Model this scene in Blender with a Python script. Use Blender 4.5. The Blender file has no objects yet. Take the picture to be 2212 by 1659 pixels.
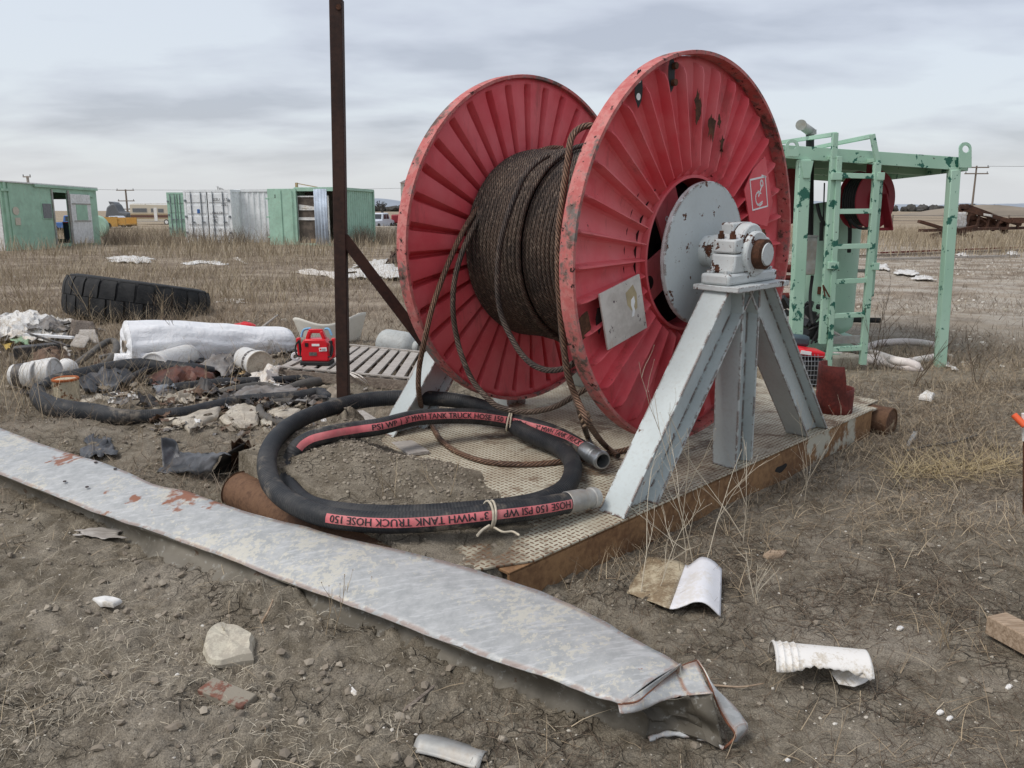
import bpy, bmesh, math, random
import numpy as np
from mathutils import Vector, Matrix, Euler, noise as mnoise
random.seed(7); np.random.seed(7)
PI=math.pi; R=math.radians
SC=bpy.context.scene; COL=SC.collection
# ---------------------------------------------------------------- camera
CAMH=1.6; PITCH=0.2112; FPX=1746.0       # focal length in picture units of a 2212 px wide photo
cd=bpy.data.cameras.new('camera'); cd.sensor_width=36; cd.lens=36*FPX/2212; cd.clip_start=.05; cd.clip_end=12000
cam=bpy.data.objects.new('camera',cd); COL.objects.link(cam)
cam.location=(0,0,CAMH); cam.rotation_euler=(PI/2-PITCH,0,0); SC.camera=cam
# ---------------------------------------------------------------- overcast sky
SUN_EL=R(55); SUN_ROT=R(-118)
w=bpy.data.worlds.new('World'); SC.world=w; w.use_nodes=True
nt=w.node_tree; nt.nodes.clear()
def wn(t,**k):
    n=nt.nodes.new(t)
    for a,b in k.items(): setattr(n,a,b)
    return n
L=nt.links.new
out=wn('ShaderNodeOutputWorld'); bg1=wn('ShaderNodeBackground'); bg2=wn('ShaderNodeBackground'); ad=wn('ShaderNodeAddShader')
sky=wn('ShaderNodeTexSky',sky_type='NISHITA'); sky.sun_disc=False; sky.sun_elevation=SUN_EL; sky.sun_rotation=SUN_ROT
sky.air_density=1.0; sky.dust_density=3.0
L(sky.outputs[0],bg1.inputs[0]); bg1.inputs[1].default_value=0.035
tc=wn('ShaderNodeTexCoord'); sep=wn('ShaderNodeSeparateXYZ'); L(tc.outputs['Generated'],sep.inputs[0])
def wm(op,a,b=None):
    n=wn('ShaderNodeMath',operation=op)
    for i,v in enumerate((a,b)):
        if v is None: continue
        if isinstance(v,(int,float)): n.inputs[i].default_value=v
        else: L(v,n.inputs[i])
    return n.outputs[0]
zz=wm('MAXIMUM',sep.outputs[2],0.0); dz=wm('ADD',zz,0.16)
cmb=wn('ShaderNodeCombineXYZ'); L(wm('DIVIDE',sep.outputs[0],dz),cmb.inputs[0]); L(wm('DIVIDE',sep.outputs[1],dz),cmb.inputs[1])
def wnoise(sc,det,ro,off,sx=1.0,dis=0.0):
    mp=wn('ShaderNodeMapping'); mp.inputs['Location'].default_value=off; mp.inputs['Scale'].default_value=(sx,1,1)
    L(cmb.outputs[0],mp.inputs[0]); n=wn('ShaderNodeTexNoise'); n.inputs['Scale'].default_value=sc; n.inputs['Detail'].default_value=det
    n.inputs['Roughness'].default_value=ro; n.inputs['Distortion'].default_value=dis; L(mp.outputs[0],n.inputs['Vector']); return n.outputs[0]
big=wnoise(1.15,5,.48,(3.7,1.3,0),.75,.2); med=wnoise(3.2,5,.5,(9,2,4),.7,.2)
s_=wm('ADD',wm('MULTIPLY',big,.72),wm('MULTIPLY',med,.28))
cr=wn('ShaderNodeValToRGB'); e=cr.color_ramp; e.elements[0].position=.41; e.elements[0].color=(.355,.365,.405,1)
e.elements[1].position=.575; e.elements[1].color=(.535,.56,.59,1); m_=e.elements.new(.49); m_.color=(.455,.468,.51,1)
L(s_,cr.inputs[0])
hr=wn('ShaderNodeMapRange'); hr.inputs['From Min'].default_value=.0; hr.inputs['From Max'].default_value=.10; L(sep.outputs[2],hr.inputs[0])
hr.interpolation_type='SMOOTHSTEP'
mx=wn('ShaderNodeMix',data_type='RGBA'); L(hr.outputs[0],mx.inputs[0]); mx.inputs[6].default_value=(.57,.585,.605,1); L(cr.outputs[0],mx.inputs[7])
L(mx.outputs[2],bg2.inputs[0]); bg2.inputs[1].default_value=.78
L(bg1.outputs[0],ad.inputs[0]); L(bg2.outputs[0],ad.inputs[1]); L(ad.outputs[0],out.inputs[0])
sd=bpy.data.lights.new('sun','SUN'); sd.energy=1.35; sd.angle=R(24); sd.color=(1,.97,.93)
so=bpy.data.objects.new('sun',sd); COL.objects.link(so)
so.rotation_euler=(PI/2-SUN_EL,0,-SUN_ROT+PI) if False else Vector((math.sin(SUN_ROT)*math.cos(SUN_EL),math.cos(SUN_ROT)*math.cos(SUN_EL),math.sin(SUN_EL))).to_track_quat('Z','Y').to_euler()
SC.view_settings.view_transform='Standard'; SC.view_settings.look='None'; SC.view_settings.exposure=0.50; SC.view_settings.gamma=1
# ---------------------------------------------------------------- picture measuring
CPI,SPI=math.cos(PITCH),math.sin(PITCH)
def ray(px,py):
    x=(px-1106)/FPX; y=-(py-829.5)/FPX
    return Vector((x, CPI+y*SPI, -SPI+y*CPI))
def G(px,py,z=0.0):
    d=ray(px,py); s=(z-CAMH)/d.z; return Vector((d.x*s,d.y*s,z))
def AY(px,py,Y):
    d=ray(px,py); s=Y/d.y; return Vector((d.x*s,Y,CAMH+d.z*s))
# skid frame: local x = along the reel axle towards the near flange, y = along the skid, z = up
v_=Vector((.7008,-.7131,-.0173)); w_=Vector((.7133,.7007,.0148)); n_=Vector((.0016,-.0227,.9997))
SO=Vector((1.0347,4.5653,.2)); AXH=1.1635; RR=1.054; RW=1.278; RT=.086
SK=Matrix.Translation(SO)@Matrix((v_,w_,n_)).transposed().to_4x4(); SKI=SK.inverted()
def SL(a,b,c): return SK@Vector((a,b,c))
def RV(px,py,val,ax=0):      # skid-local point seen at a pixel where local axis ax = val
    k=(v_,w_,n_)[ax]; d=ray(px,py); C0=Vector((0,0,CAMH)); s=((SO-C0).dot(k)+val)/d.dot(k)
    return SKI@(C0+d*s)
# ---------------------------------------------------------------- noise
_rs=np.random.RandomState(3); _P=_rs.rand(512,512)
def vn(x,y):
    xi=np.floor(x).astype(int); yi=np.floor(y).astype(int); fx=x-xi; fy=y-yi
    fx=fx*fx*(3-2*fx); fy=fy*fy*(3-2*fy); g=lambda a,b:_P[a%512,b%512]
    return (g(xi,yi)*(1-fx)+g(xi+1,yi)*fx)*(1-fy)+(g(xi,yi+1)*(1-fx)+g(xi+1,yi+1)*fx)*fy-.5
def fbm(x,y,sc,o=4,r=.5):
    x=np.asarray(x,float)*sc; y=np.asarray(y,float)*sc; s=0; a=1
    for i in range(o): s=s+a*vn(x+17.3*i,y+5.1*i); x=x*2.03; y=y*2.03; a*=r
    return s
def sst(a,b,x): t=np.clip((x-a)/(b-a),0,1); return t*t*(3-2*t)
def GH(x,y):
    x=np.asarray(x,float); y=np.asarray(y,float); d=np.hypot(x,y)
    h=.05*fbm(x,y,.45,3)
    rough=np.clip(1-(x-y*.15+.1)*1.1,.25,1.0)                       # cloddy soil left, smoother right
    h=h+rough*(.05*fbm(x,y,3.2,3)+.030*np.abs(fbm(x,y,9,4,.65))+.020*fbm(x,y,30,3,.7))*np.clip(1.6-d*.06,.3,1)
    # soil drifted over the near-left end of the skid
    px=x-SO.x; py=y-SO.y; a=px*v_.x+py*v_.y; b=px*w_.x+py*w_.y
    top=.195-.0173*a+.0148*b
    wb=np.interp(a,[-2.6,-1.9,-1.5,-1.12,-.6,-.26,.12,.2,.30,.345],[-.4,-.7,-1.0,-1.18,-1.0,-1.06,-1.22,-1.42,-1.75,-2.1])+.16*fbm(x,y,2.5,3)+.05*fbm(x,y,9,2)
    inr=sst(-.03,.42,wb-b); am=np.interp(a,[-2.2,-1.6,-1.15,-.7,-.3,.0,.3],[.10,.14,.165,.10,.04,.02,.010])
    t=inr*am*(1-.35*sst(-1.6,-1.98,b))+.022*inr*fbm(x,y,6,5,.6)-.006*(1-inr)
    ins=(a>-1.66)&(a<.345-np.clip(-1.66-b,0,9)*.48)&(b>-1.99)&(b<2.1)
    soil=top+t
    h=np.where(ins,np.where(wb-b>-.04,soil,np.minimum(h,.10)),h)
    sl=soil-.85*np.clip(-1.62-a,0,9)-.75*np.clip(b-(wb-.40),0,9)+.02*fbm(x,y,7,3); h=np.where((a<=-1.64)&(wb-b>-.04)&(b>-1.9),np.maximum(h,sl),h)
    lf=sst(-2.5,-1.66,a)*sst(-1.55,-1.05,b)*sst(-.2,-.9,b)*(a<=-1.66)
    h=np.where(a<=-1.66,np.maximum(h,h+(.17+.04*fbm(x,y,3,3))*lf*np.where(wb-b>-.04,1,1-sst(-2.0,-1.68,a))),h)
    lm=G(575,1312); h=h+(.075+.09*fbm(x,y,9,4,.6))*np.exp(-((x-lm.x)/.20)**2-((y-lm.y)/.09)**2)
    h=h+.045*np.exp(-((x+.15)/.35)**2-((y-2.75)/.12)**2)
    return h
# ---------------------------------------------------------------- materials
MATS={}
class NT:
    def __init__(s,name):
        m=bpy.data.materials.new(name); m.use_nodes=True; s.m=m; s.t=m.node_tree; s.t.nodes.clear()
        s.o=s.n('ShaderNodeOutputMaterial'); s.b=s.n('ShaderNodeBsdfPrincipled'); s.l(s.b.outputs[0],s.o.inputs[0])
        s.tc=s.n('ShaderNodeTexCoord'); s.obj=s.tc.outputs['Object']
    def n(s,t,**k):
        n=s.t.nodes.new(t)
        for a,b in k.items(): setattr(n,a,b)
        return n
    def l(s,a,b): s.t.links.new(a,b)
    def put(s,i,v):
        if v is None: return
        if isinstance(v,bpy.types.NodeSocket): s.l(v,i)
        elif isinstance(v,(tuple,list)) and i.type=='RGBA': i.default_value=(*v[:3],1)
        else: i.default_value=v
    def map(s,sc=(1,1,1),loc=(0,0,0),rot=(0,0,0),v=None):
        n=s.n('ShaderNodeMapping'); n.inputs['Scale'].default_value=sc; n.inputs['Location'].default_value=loc; n.inputs['Rotation'].default_value=rot
        s.l(v or s.obj,n.inputs[0]); return n.outputs[0]
    def noise(s,sc,det=4,ro=.55,v=None,dis=0,col=False):
        n=s.n('ShaderNodeTexNoise'); n.inputs['Scale'].default_value=sc; n.inputs['Detail'].default_value=det; n.inputs['Roughness'].default_value=ro
        n.inputs['Distortion'].default_value=dis; s.l(v or s.obj,n.inputs['Vector']); return n.outputs[1 if col else 0]
    def voro(s,sc,feat='F1',v=None,out=0,rnd=1):
        n=s.n('ShaderNodeTexVoronoi',feature=feat); n.inputs['Scale'].default_value=sc; n.inputs['Randomness'].default_value=rnd; s.l(v or s.obj,n.inputs['Vector']); return n.outputs[out]
    def ramp(s,f,a,b,ca=0,cb=1):
        n=s.n('ShaderNodeMapRange'); n.interpolation_type='SMOOTHSTEP'; s.put(n.inputs[0],f); s.put(n.inputs[1],a); s.put(n.inputs[2],b); s.put(n.inputs[3],ca); s.put(n.inputs[4],cb); return n.outputs[0]
    def mix(s,f,a,b):
        n=s.n('ShaderNodeMix',data_type='RGBA'); s.put(n.inputs[0],f); s.put(n.inputs[6],a); s.put(n.inputs[7],b); return n.outputs[2]
    def mul(s,f,a,b):
        n=s.n('ShaderNodeMix',data_type='RGBA',blend_type='MULTIPLY'); s.put(n.inputs[0],f); s.put(n.inputs[6],a); s.put(n.inputs[7],b); return n.outputs[2]
    def ma(s,op,a,b=None,c=None):
        n=s.n('ShaderNodeMath',operation=op)
        for i,q in enumerate((a,b,c)): s.put(n.inputs[i],q)
        return n.outputs[0]
    def bump(s,h,st=.4,d=.01,nrm=None):
        n=s.n('ShaderNodeBump'); n.inputs['Strength'].default_value=st; n.inputs['Distance'].default_value=d; s.l(h,n.inputs['Height'])
        if nrm: s.l(nrm,n.inputs['Normal'])
        return n.outputs[0]
    def edge(s,rad=.006,lo=.02,hi=.15):
        b=s.n('ShaderNodeBevel',samples=4); b.inputs[0].default_value=rad; g=s.n('ShaderNodeNewGeometry')
        d=s.n('ShaderNodeVectorMath',operation='DOT_PRODUCT'); s.l(b.outputs[0],d.inputs[0]); s.l(g.outputs['Normal'],d.inputs[1])
        return s.ramp(s.ma('SUBTRACT',1.0,d.outputs['Value']),lo,hi)
    def set(s,col=None,rough=None,metal=None,nrm=None,**k):
        s.put(s.b.inputs['Base Color'],col); s.put(s.b.inputs['Roughness'],rough); s.put(s.b.inputs['Metallic'],metal); s.put(s.b.inputs['Normal'],nrm)
        for a,v in k.items(): s.put(s.b.inputs[a.replace('_',' ')],v)
        MATS[s.m.name]=s.m; return s.m
RUST=(.15,.058,.028); RUSTD=(.035,.016,.010)
def paint(name,base,amt=.62,sc=9,chip=RUST,rough=.5,var=.25,edge=False,bs=.3,dirt=.35,dcol=(.16,.12,.085),chip_sharp=.02,spec=.4):
    n=NT(name); a=n.noise(sc,6,.62); b=n.noise(sc*4.5,4,.6); c=n.noise(1.7,4,.6); d=n.noise(55,3,.6)
    v=n.mul(1.0,base,n.mix(n.ramp(c,.3,.7),(1-var,)*3,(1+var*.4,)*3))
    v=n.mix(n.ma('MULTIPLY',n.ramp(b,.45,.75),dirt),v,dcol)
    f=n.ma('ADD',n.ma('MULTIPLY',a,.75),n.ma('MULTIPLY',b,.25)); f=n.ramp(f,amt,amt+chip_sharp)
    if edge:
        er=edge if not isinstance(edge,bool) else .02; eg=n.ma('MULTIPLY',n.edge(er,.02,.05),n.ramp(n.noise(13,6,.75),.46,.50)); f=n.ma('MAXIMUM',f,eg)
    rc=n.mix(n.ramp(d,.35,.65),chip,tuple(q*.45 for q in chip))
    col=n.mix(f,v,rc)
    hh=n.ma('SUBTRACT',n.ma('MULTIPLY',d,.3),n.ma('MULTIPLY',f,.6))
    return n.set(col,n.mix(f,(rough,)*3,(.85,)*3),0,n.bump(hh,bs,.004),Specular_IOR_Level=spec)
def rusty(name,a=(.17,.07,.03),b=(.06,.028,.016),c=None,sc=6,rough=.85,bs=.5,amt=.5):
    n=NT(name); x=n.noise(sc,6,.65); y=n.noise(sc*7,5,.65)
    col=n.mix(n.ramp(n.ma('ADD',n.ma('MULTIPLY',x,.6),n.ma('MULTIPLY',y,.4)),.38,.62),a,b)
    if c: col=n.mix(n.ramp(n.noise(sc*.6,7,.66,v=n.map(loc=(5,3,1))),amt,amt+.06),col,c)
    return n.set(col,rough,0,n.bump(y,bs,.004),Specular_IOR_Level=.25)
def plain(name,col,rough=.6,metal=0,sc=12,var=.3,bs=.2,dirt=0,dcol=(.15,.11,.08),bd=.004,**k):
    n=NT(name); x=n.noise(sc,5,.6); y=n.noise(sc*6,4,.6)
    v=n.mul(1.0,col,n.mix(n.ramp(x,.3,.7),(1-var,)*3,(1+var*.35,)*3))
    if dirt: v=n.mix(n.ma('MULTIPLY',n.ramp(n.noise(sc*.5,6,.68,v=n.map(loc=(3,1,7))),.42,.62),dirt),v,dcol)
    return n.set(v,rough,metal,n.bump(n.ma('ADD',x,n.ma('MULTIPLY',y,.4)),bs,bd),**k)
# ---------------------------------------------------------------- mesh builder
class M:
    def __init__(s): s.v=[]; s.f=[]; s.mi=[]; s.uv=[]; s.hasuv=False
    def add(s,vs,fs,mi=0,T=None,uv=None):
        o=len(s.v)
        for p in vs:
            p=Vector(p); s.v.append(tuple(T@p) if T is not None else tuple(p))
        for i,f in enumerate(fs):
            s.f.append(tuple(o+k for k in f)); s.mi.append(mi); s.uv.append(uv[i] if uv else None)
        if uv: s.hasuv=True
        return s
    def box(s,c,d,T=None,mi=0,rot=None):
        x,y,z=d[0]/2,d[1]/2,d[2]/2; Q=Matrix.Translation(Vector(c))
        if rot is not None: Q=Q@(rot if isinstance(rot,Matrix) else Euler(rot).to_matrix().to_4x4())
        if T is not None: Q=T@Q
        vs=[(a,b,e) for a in(-x,x) for b in(-y,y) for e in(-z,z)]
        return s.add(vs,[(0,1,3,2),(4,6,7,5),(0,4,5,1),(2,3,7,6),(0,2,6,4),(1,5,7,3)],mi,Q)
    def bar(s,a,b,w,h,up=(0,0,1),T=None,mi=0):
        a=Vector(a);b=Vector(b);d=b-a;l=d.length;d.normalize();up=Vector(up);x=up.cross(d)
        if x.length<1e-4: x=Vector((1,0,0)).cross(d)
        x.normalize(); z=d.cross(x); Q=Matrix((x,d,z)).transposed().to_4x4(); Q.translation=(a+b)/2
        if T is not None: Q=T@Q
        return s.box((0,0,0),(w,l,h),Q,mi)
    def prism(s,poly,z0,z1,T=None,mi=0):
        n=len(poly); vs=[(p[0],p[1],z0) for p in poly]+[(p[0],p[1],z1) for p in poly]
        fs=[tuple(range(n-1,-1,-1)),tuple(range(n,2*n))]+[(i,(i+1)%n,n+(i+1)%n,n+i) for i in range(n)]
        return s.add(vs,fs,mi,T)
    def lathe(s,prof,seg=32,T=None,mi=0,cap=True,a0=0,a1=2*PI):
        full=abs(a1-a0-2*PI)<1e-6; ns=seg if full else seg+1; vs=[];fs=[]
        for i in range(ns):
            a=a0+(a1-a0)*i/seg; c_,s_=math.cos(a),math.sin(a)
            for r,z in prof: vs.append((r*c_,r*s_,z))
        k=len(prof)
        for i in range(seg):
            j=(i+1)%ns
            for q in range(k-1): fs.append((i*k+q,j*k+q,j*k+q+1,i*k+q+1))
        if cap and full:
            if prof[0][0]>1e-5: fs.append(tuple(i*k for i in range(ns))[::-1])
            if prof[-1][0]>1e-5: fs.append(tuple(i*k+k-1 for i in range(ns)))
        return s.add(vs,fs,mi,T)
    def cyl(s,a,b,r,seg=20,r2=None,T=None,mi=0,cap=True):
        a=Vector(a);b=Vector(b);Q=(b-a).to_track_quat('Z','Y').to_matrix().to_4x4(); Q.translation=a
        if T is not None: Q=T@Q
        return s.lathe([(r,0),(r if r2 is None else r2,(b-a).length)],seg,Q,mi,cap)
    def grid(s,fn,nu,nv,T=None,mi=0,cu=False):
        vs=[fn(i/(nu if cu else nu-1),j/(nv-1)) for i in range(nu) for j in range(nv)]
        fs=[(i*nv+j,((i+1)%nu)*nv+j,((i+1)%nu)*nv+j+1,i*nv+j+1) for i in range(nu if cu else nu-1) for j in range(nv-1)]
        return s.add(vs,fs,mi,T)
    def tube(s,pts,r,seg=10,T=None,mi=0,cap=True,closed=False,uvs=False,flat=1.0):
        pts=[Vector(p) for p in pts]; n=len(pts); fr=frames(pts,closed); vs=[];fs=[];uv=[];Ls=[0]
        for i in range(1,n): Ls.append(Ls[-1]+(pts[i]-pts[i-1]).length)
        for i,(p,(t,x,y)) in enumerate(zip(pts,fr)):
            rr=r(i/(n-1)) if callable(r) else r
            for k in range(seg):
                a=2*PI*k/seg; vs.append(p+x*(math.cos(a)*rr)+y*(math.sin(a)*rr*flat))
        m=n if closed else n-1
        for i in range(m):
            j=(i+1)%n; l0=Ls[i]; l1=Ls[j] if j else Ls[i]+(pts[0]-pts[i]).length
            for k in range(seg):
                k2=(k+1)%seg; fs.append((i*seg+k,i*seg+k2,j*seg+k2,j*seg+k)); uv.append(((k/seg,l0),((k+1)/seg,l0),((k+1)/seg,l1),(k/seg,l1)))
        if cap and not closed:
            fs.append(tuple(range(seg))[::-1]); fs.append(tuple((n-1)*seg+k for k in range(seg))); uv+= [((0,0),)*seg,((0,0),)*seg]
        return s.add(vs,fs,mi,T,uv if uvs else None)
def frames(pts,closed=False,up=None):
    n=len(pts); out=[]; px=None
    for i in range(n):
        a=pts[(i-1)%n] if (closed or i>0) else pts[0]; b=pts[(i+1)%n] if (closed or i<n-1) else pts[-1]
        t=(b-a).normalized()
        if up is not None:
            x=t.cross(up); x=x.normalized() if x.length>1e-4 else Vector((1,0,0))
        elif px is None:
            x=t.orthogonal().normalized()
        else:
            x=(px-t*px.dot(t)); x=x.normalized() if x.length>1e-6 else t.orthogonal().normalized()
        px=x; out.append((t,x,t.cross(x)))
    return out
def cr(pts,n=8,closed=False):
    P=[Vector(p) for p in pts]; N=len(P); o=[]
    for i in range(N if closed else N-1):
        p0=P[(i-1)%N] if (closed or i>0) else P[0]*2-P[1]; p1=P[i]; p2=P[(i+1)%N]; p3=P[(i+2)%N] if (closed or i<N-2) else P[-1]*2-P[-2]
        for k in range(n):
            t=k/n; o.append(.5*((2*p1)+(p2-p0)*t+(2*p0-5*p1+4*p2-p3)*t*t+(3*p1-p0-3*p2+p3)*t**3))
    if not closed: o.append(P[-1])
    return o
def resamp(pts,step):
    L_=[0]
    for i in range(1,len(pts)): L_.append(L_[-1]+(pts[i]-pts[i-1]).length)
    n=max(2,int(L_[-1]/step)+1); o=[];j=0
    for i in range(n):
        s=L_[-1]*i/(n-1)
        while j<len(pts)-2 and L_[j+1]<s: j+=1
        t=(s-L_[j])/max(1e-9,L_[j+1]-L_[j]); o.append(pts[j].lerp(pts[j+1],t))
    return o
def mat(m): return MATS[m] if isinstance(m,str) else m
def obj(name,m,mats,parent=None,smooth=38,bev=0,sub=0,solid=0,T=None,disp=0,dsc=6):
    me=bpy.data.meshes.new(name)
    vs=m.v
    if disp:
        vs=[tuple(Vector(p)+Vector(mnoise.noise_vector(Vector(p)*dsc))*disp) for p in vs]
    if T is not None: vs=[tuple(T@Vector(p)) for p in vs]
    me.from_pydata(vs,[],m.f); mats=mats if isinstance(mats,(list,tuple)) else [mats]
    for q in mats: me.materials.append(mat(q))
    if len(mats)>1: me.polygons.foreach_set('material_index',m.mi)
    if m.hasuv:
        ul=me.uv_layers.new(name='UVMap'); flat=[]
        for f,u in zip(m.f,m.uv):
            for k in range(len(f)): flat+= list(u[k]) if u else [0,0]
        ul.data.foreach_set('uv',flat)
    me.polygons.foreach_set('use_smooth',[True]*len(m.f)); me.update()
    try: me.set_sharp_from_angle(angle=R(smooth))
    except Exception: pass
    o=bpy.data.objects.new(name,me); COL.objects.link(o)
    if parent is not None: o.parent=parent
    if solid: q=o.modifiers.new('solid','SOLIDIFY'); q.thickness=solid; q.offset=0
    if bev: q=o.modifiers.new('bevel','BEVEL'); q.width=bev; q.segments=2; q.limit_method='ANGLE'; q.angle_limit=R(40)
    if sub: q=o.modifiers.new('subd','SUBSURF'); q.levels=sub; q.render_levels=sub
    return o
def tag(o,label,cat,group=None,kind=None):
    if label: o['label']=label
    if cat: o['category']=cat
    if group: o['group']=group
    if kind: o['kind']=kind
    return o
def thing(name,label,cat,loc=(0,0,0),rz=0,mtx=None,group=None):
    o=bpy.data.objects.new(name,None); COL.objects.link(o); o.empty_display_size=.1
    if mtx is not None: o.matrix_world=mtx
    else: o.location=loc; o.rotation_euler=(0,0,rz)
    tag(o,label,cat,group); return o
def solo(name,m,mats,label,cat,group=None,loc=None,**k):     # one-mesh thing whose mesh is in world space; origin moved to its base
    c=Vector(loc) if loc is not None else Vector([sum(p[i] for p in m.v)/len(m.v) for i in (0,1)]+[min(p[2] for p in m.v)])
    o=obj(name,m,mats,T=Matrix.Translation(-c),**k); o.location=c; return tag(o,label,cat,group)
def inv(t): return t.matrix_basis.inverted()
def clone(t,label,loc=None,rz=None,mtx=None):
    c=t.copy(); COL.objects.link(c); 
    if mtx is not None: c.matrix_world=mtx
    else:
        if loc is not None: c.location=loc
        if rz is not None: c.rotation_euler=(0,0,rz)
    c['label']=label
    for ch in t.children:
        d=ch.copy(); COL.objects.link(d); d.parent=c
        for g in ch.children: e2=g.copy(); COL.objects.link(e2); e2.parent=d
    return c
def npmesh(name,V,F,mt,parent=None,smooth=False,mi=None):
    me=bpy.data.meshes.new(name); nv=len(V); nf=len(F); k=F.shape[1]
    me.vertices.add(nv); me.vertices.foreach_set('co',V.astype(np.float32).ravel())
    me.loops.add(nf*k); me.loops.foreach_set('vertex_index',F.astype(np.int32).ravel())
    me.polygons.add(nf); me.polygons.foreach_set('loop_start',np.arange(0,nf*k,k,dtype=np.int32))
    try: me.polygons.foreach_set('loop_total',np.full(nf,k,dtype=np.int32))
    except Exception: pass
    for q in (mt if isinstance(mt,list) else [mt]): me.materials.append(mat(q))
    if mi is not None: me.polygons.foreach_set('material_index',mi.astype(np.int32))
    me.polygons.foreach_set('use_smooth',np.full(nf,smooth)); me.update(); me.validate()
    o=bpy.data.objects.new(name,me); COL.objects.link(o)
    if parent: o.parent=parent
    return o
def crumple(poly_px,z,amp,mt,name,label,cat,thick=.01,nu=14,nv=14,seed=0,sc=5,zedge=0.0,lift=None,group=None,solid=.004):
    # a crumpled sheet: bilinear patch through four ground corners, roughened
    c=[G(*p,z) if not isinstance(p,Vector) else p for p in poly_px]; sd_=Vector((seed*3.1,seed*1.7,seed*.9))
    def fn(u,v):
        uu=.5+(u-.5)*(1+.75*mnoise.noise(Vector((v*4+seed,seed*1.3,0)))); vv=.5+(v-.5)*(1+.75*mnoise.noise(Vector((u*4-seed,7,seed*.7))))
        p=(c[0].lerp(c[1],uu)).lerp(c[3].lerp(c[2],uu),vv)
        q=mnoise.noise_vector(p*sc+sd_)+mnoise.noise_vector(p*sc*2.7+sd_)*.5
        b=math.sin(PI*u)*math.sin(PI*v)
        p=p+Vector((q.x*amp*.8,q.y*amp*.8,abs(q.z)*amp*1.4+(lift or 0)*b)); return p
    m=M().grid(fn,nu,nv); return solo(name,m,mt,label,cat,group,solid=solid,smooth=50)
def textmesh(s,size):
    cu=bpy.data.curves.new('lettering','FONT'); cu.body=s; cu.size=size; cu.resolution_u=2
    o=bpy.data.objects.new('lettering',cu); COL.objects.link(o); dg=bpy.context.evaluated_depsgraph_get(); me=bpy.data.meshes.new_from_object(o.evaluated_get(dg)); 
    bpy.data.objects.remove(o); bm=bmesh.new(); bm.from_mesh(me); bmesh.ops.triangulate(bm,faces=bm.faces[:])
    for _k in range(4):
        es=[e for e in bm.edges if e.calc_length()>size*.16]
        if not es or size>.06: break
        bmesh.ops.subdivide_edges(bm,edges=es,cuts=1); bmesh.ops.triangulate(bm,faces=bm.faces[:])
    bm.verts.index_update(); vs=[tuple(v.co) for v in bm.verts]; fs=[tuple(v.index for v in f.verts) for f in bm.faces]; bm.free(); bpy.data.meshes.remove(me); bpy.data.curves.remove(cu)
    # subdivide long edges so letters bend with the hose
    return vs,fs
# ---------------------------------------------------------------- ground
def mk_soil():
    n=NT('soil'); sep=n.n('ShaderNodeSeparateXYZ'); n.l(n.obj,sep.inputs[0]); X,Y=sep.outputs[0],sep.outputs[1]
    a=n.noise(1.1,6,.6); b=n.noise(9,6,.65); c=n.noise(60,5,.7); d=n.noise(.25,4,.55)
    col=n.mix(n.ramp(b,.35,.65),(.150,.126,.092),(.262,.228,.175))
    col=n.mix(n.ma('MULTIPLY',n.ramp(a,.48,.68),.55),col,(.34,.30,.245))
    col=n.mix(n.ma('MULTIPLY',n.ramp(c,.55,.75),.5),col,(.43,.39,.32))
    col=n.mix(n.ma('MULTIPLY',n.ramp(c,.42,.30),.55),col,(.065,.049,.035))
    # farther out: grass-brown with pale bare patches
    far=n.ramp(Y,7,15); st=n.noise(1.0,6,.6,v=n.map(sc=(.8,1.1,1)))
    fc=n.mix(n.ramp(st,.40,.60),(.19,.150,.112),(.33,.275,.21))
    rg=n.ma('MULTIPLY',n.ramp(X,-2,6),n.ramp(Y,60,28)); fc=n.mix(n.ma('MULTIPLY',rg,n.ramp(n.noise(.9,7,.7,v=n.map(sc=(.9,1.05,1),loc=(4,4,0))),.40,.62)),fc,(.42,.38,.32))
    fc=n.mix(n.ramp(n.noise(4,6,.7),.56,.72),fc,(.085,.062,.045))
    vf=n.ramp(Y,40,70); fc=n.mix(vf,fc,n.mix(n.ramp(n.noise(.12,5,.6,v=n.map(sc=(.2,1,1))),.4,.6),(.26,.205,.145),(.34,.28,.20)))
    col=n.mix(far,col,fc)
    nearm=n.ma('MULTIPLY',n.ramp(Y,9,5),n.ramp(n.noise(.8,3,.5,v=n.map(loc=(7,0,0))),.40,.55))
    wv=n.n('ShaderNodeVectorMath',operation='ADD'); nz=n.noise(7,3,.5,col=True); sc_=n.n('ShaderNodeVectorMath',operation='SCALE'); n.l(nz,sc_.inputs[0]); sc_.inputs['Scale'].default_value=.10
    n.l(n.obj,wv.inputs[0]); n.l(sc_.outputs[0],wv.inputs[1])
    cv=n.voro(7,'DISTANCE_TO_EDGE',v=wv.outputs[0]); cv2=n.voro(21,'DISTANCE_TO_EDGE',v=wv.outputs[0])
    crk=n.ma('MULTIPLY',n.ma('MAXIMUM',n.ramp(cv,.035,.008),n.ma('MULTIPLY',n.ramp(cv2,.05,.012),.35)),nearm)
    crk=n.ma('MULTIPLY',crk,n.ramp(n.noise(3,3,.5,v=n.map(loc=(1,8,2))),.45,.58))
    col=n.mix(n.ma('MULTIPLY',crk,.55),col,(.04,.03,.022))
    fz=n.noise(190,4,.75); col=n.mul(1.0,col,n.mix(n.ramp(fz,.32,.68),(.62,)*3,(1.38,)*3))
    h=n.ma('ADD',n.ma('ADD',n.ma('MULTIPLY',b,.6),n.ma('MULTIPLY',fz,.25)),n.ma('ADD',n.ma('MULTIPLY',c,.35),n.ma('MULTIPLY',crk,-1.2)))
    n.set(col,.95,0,n.bump(h,1.0,.022),Specular_IOR_Level=.15)
mk_soil()
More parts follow.
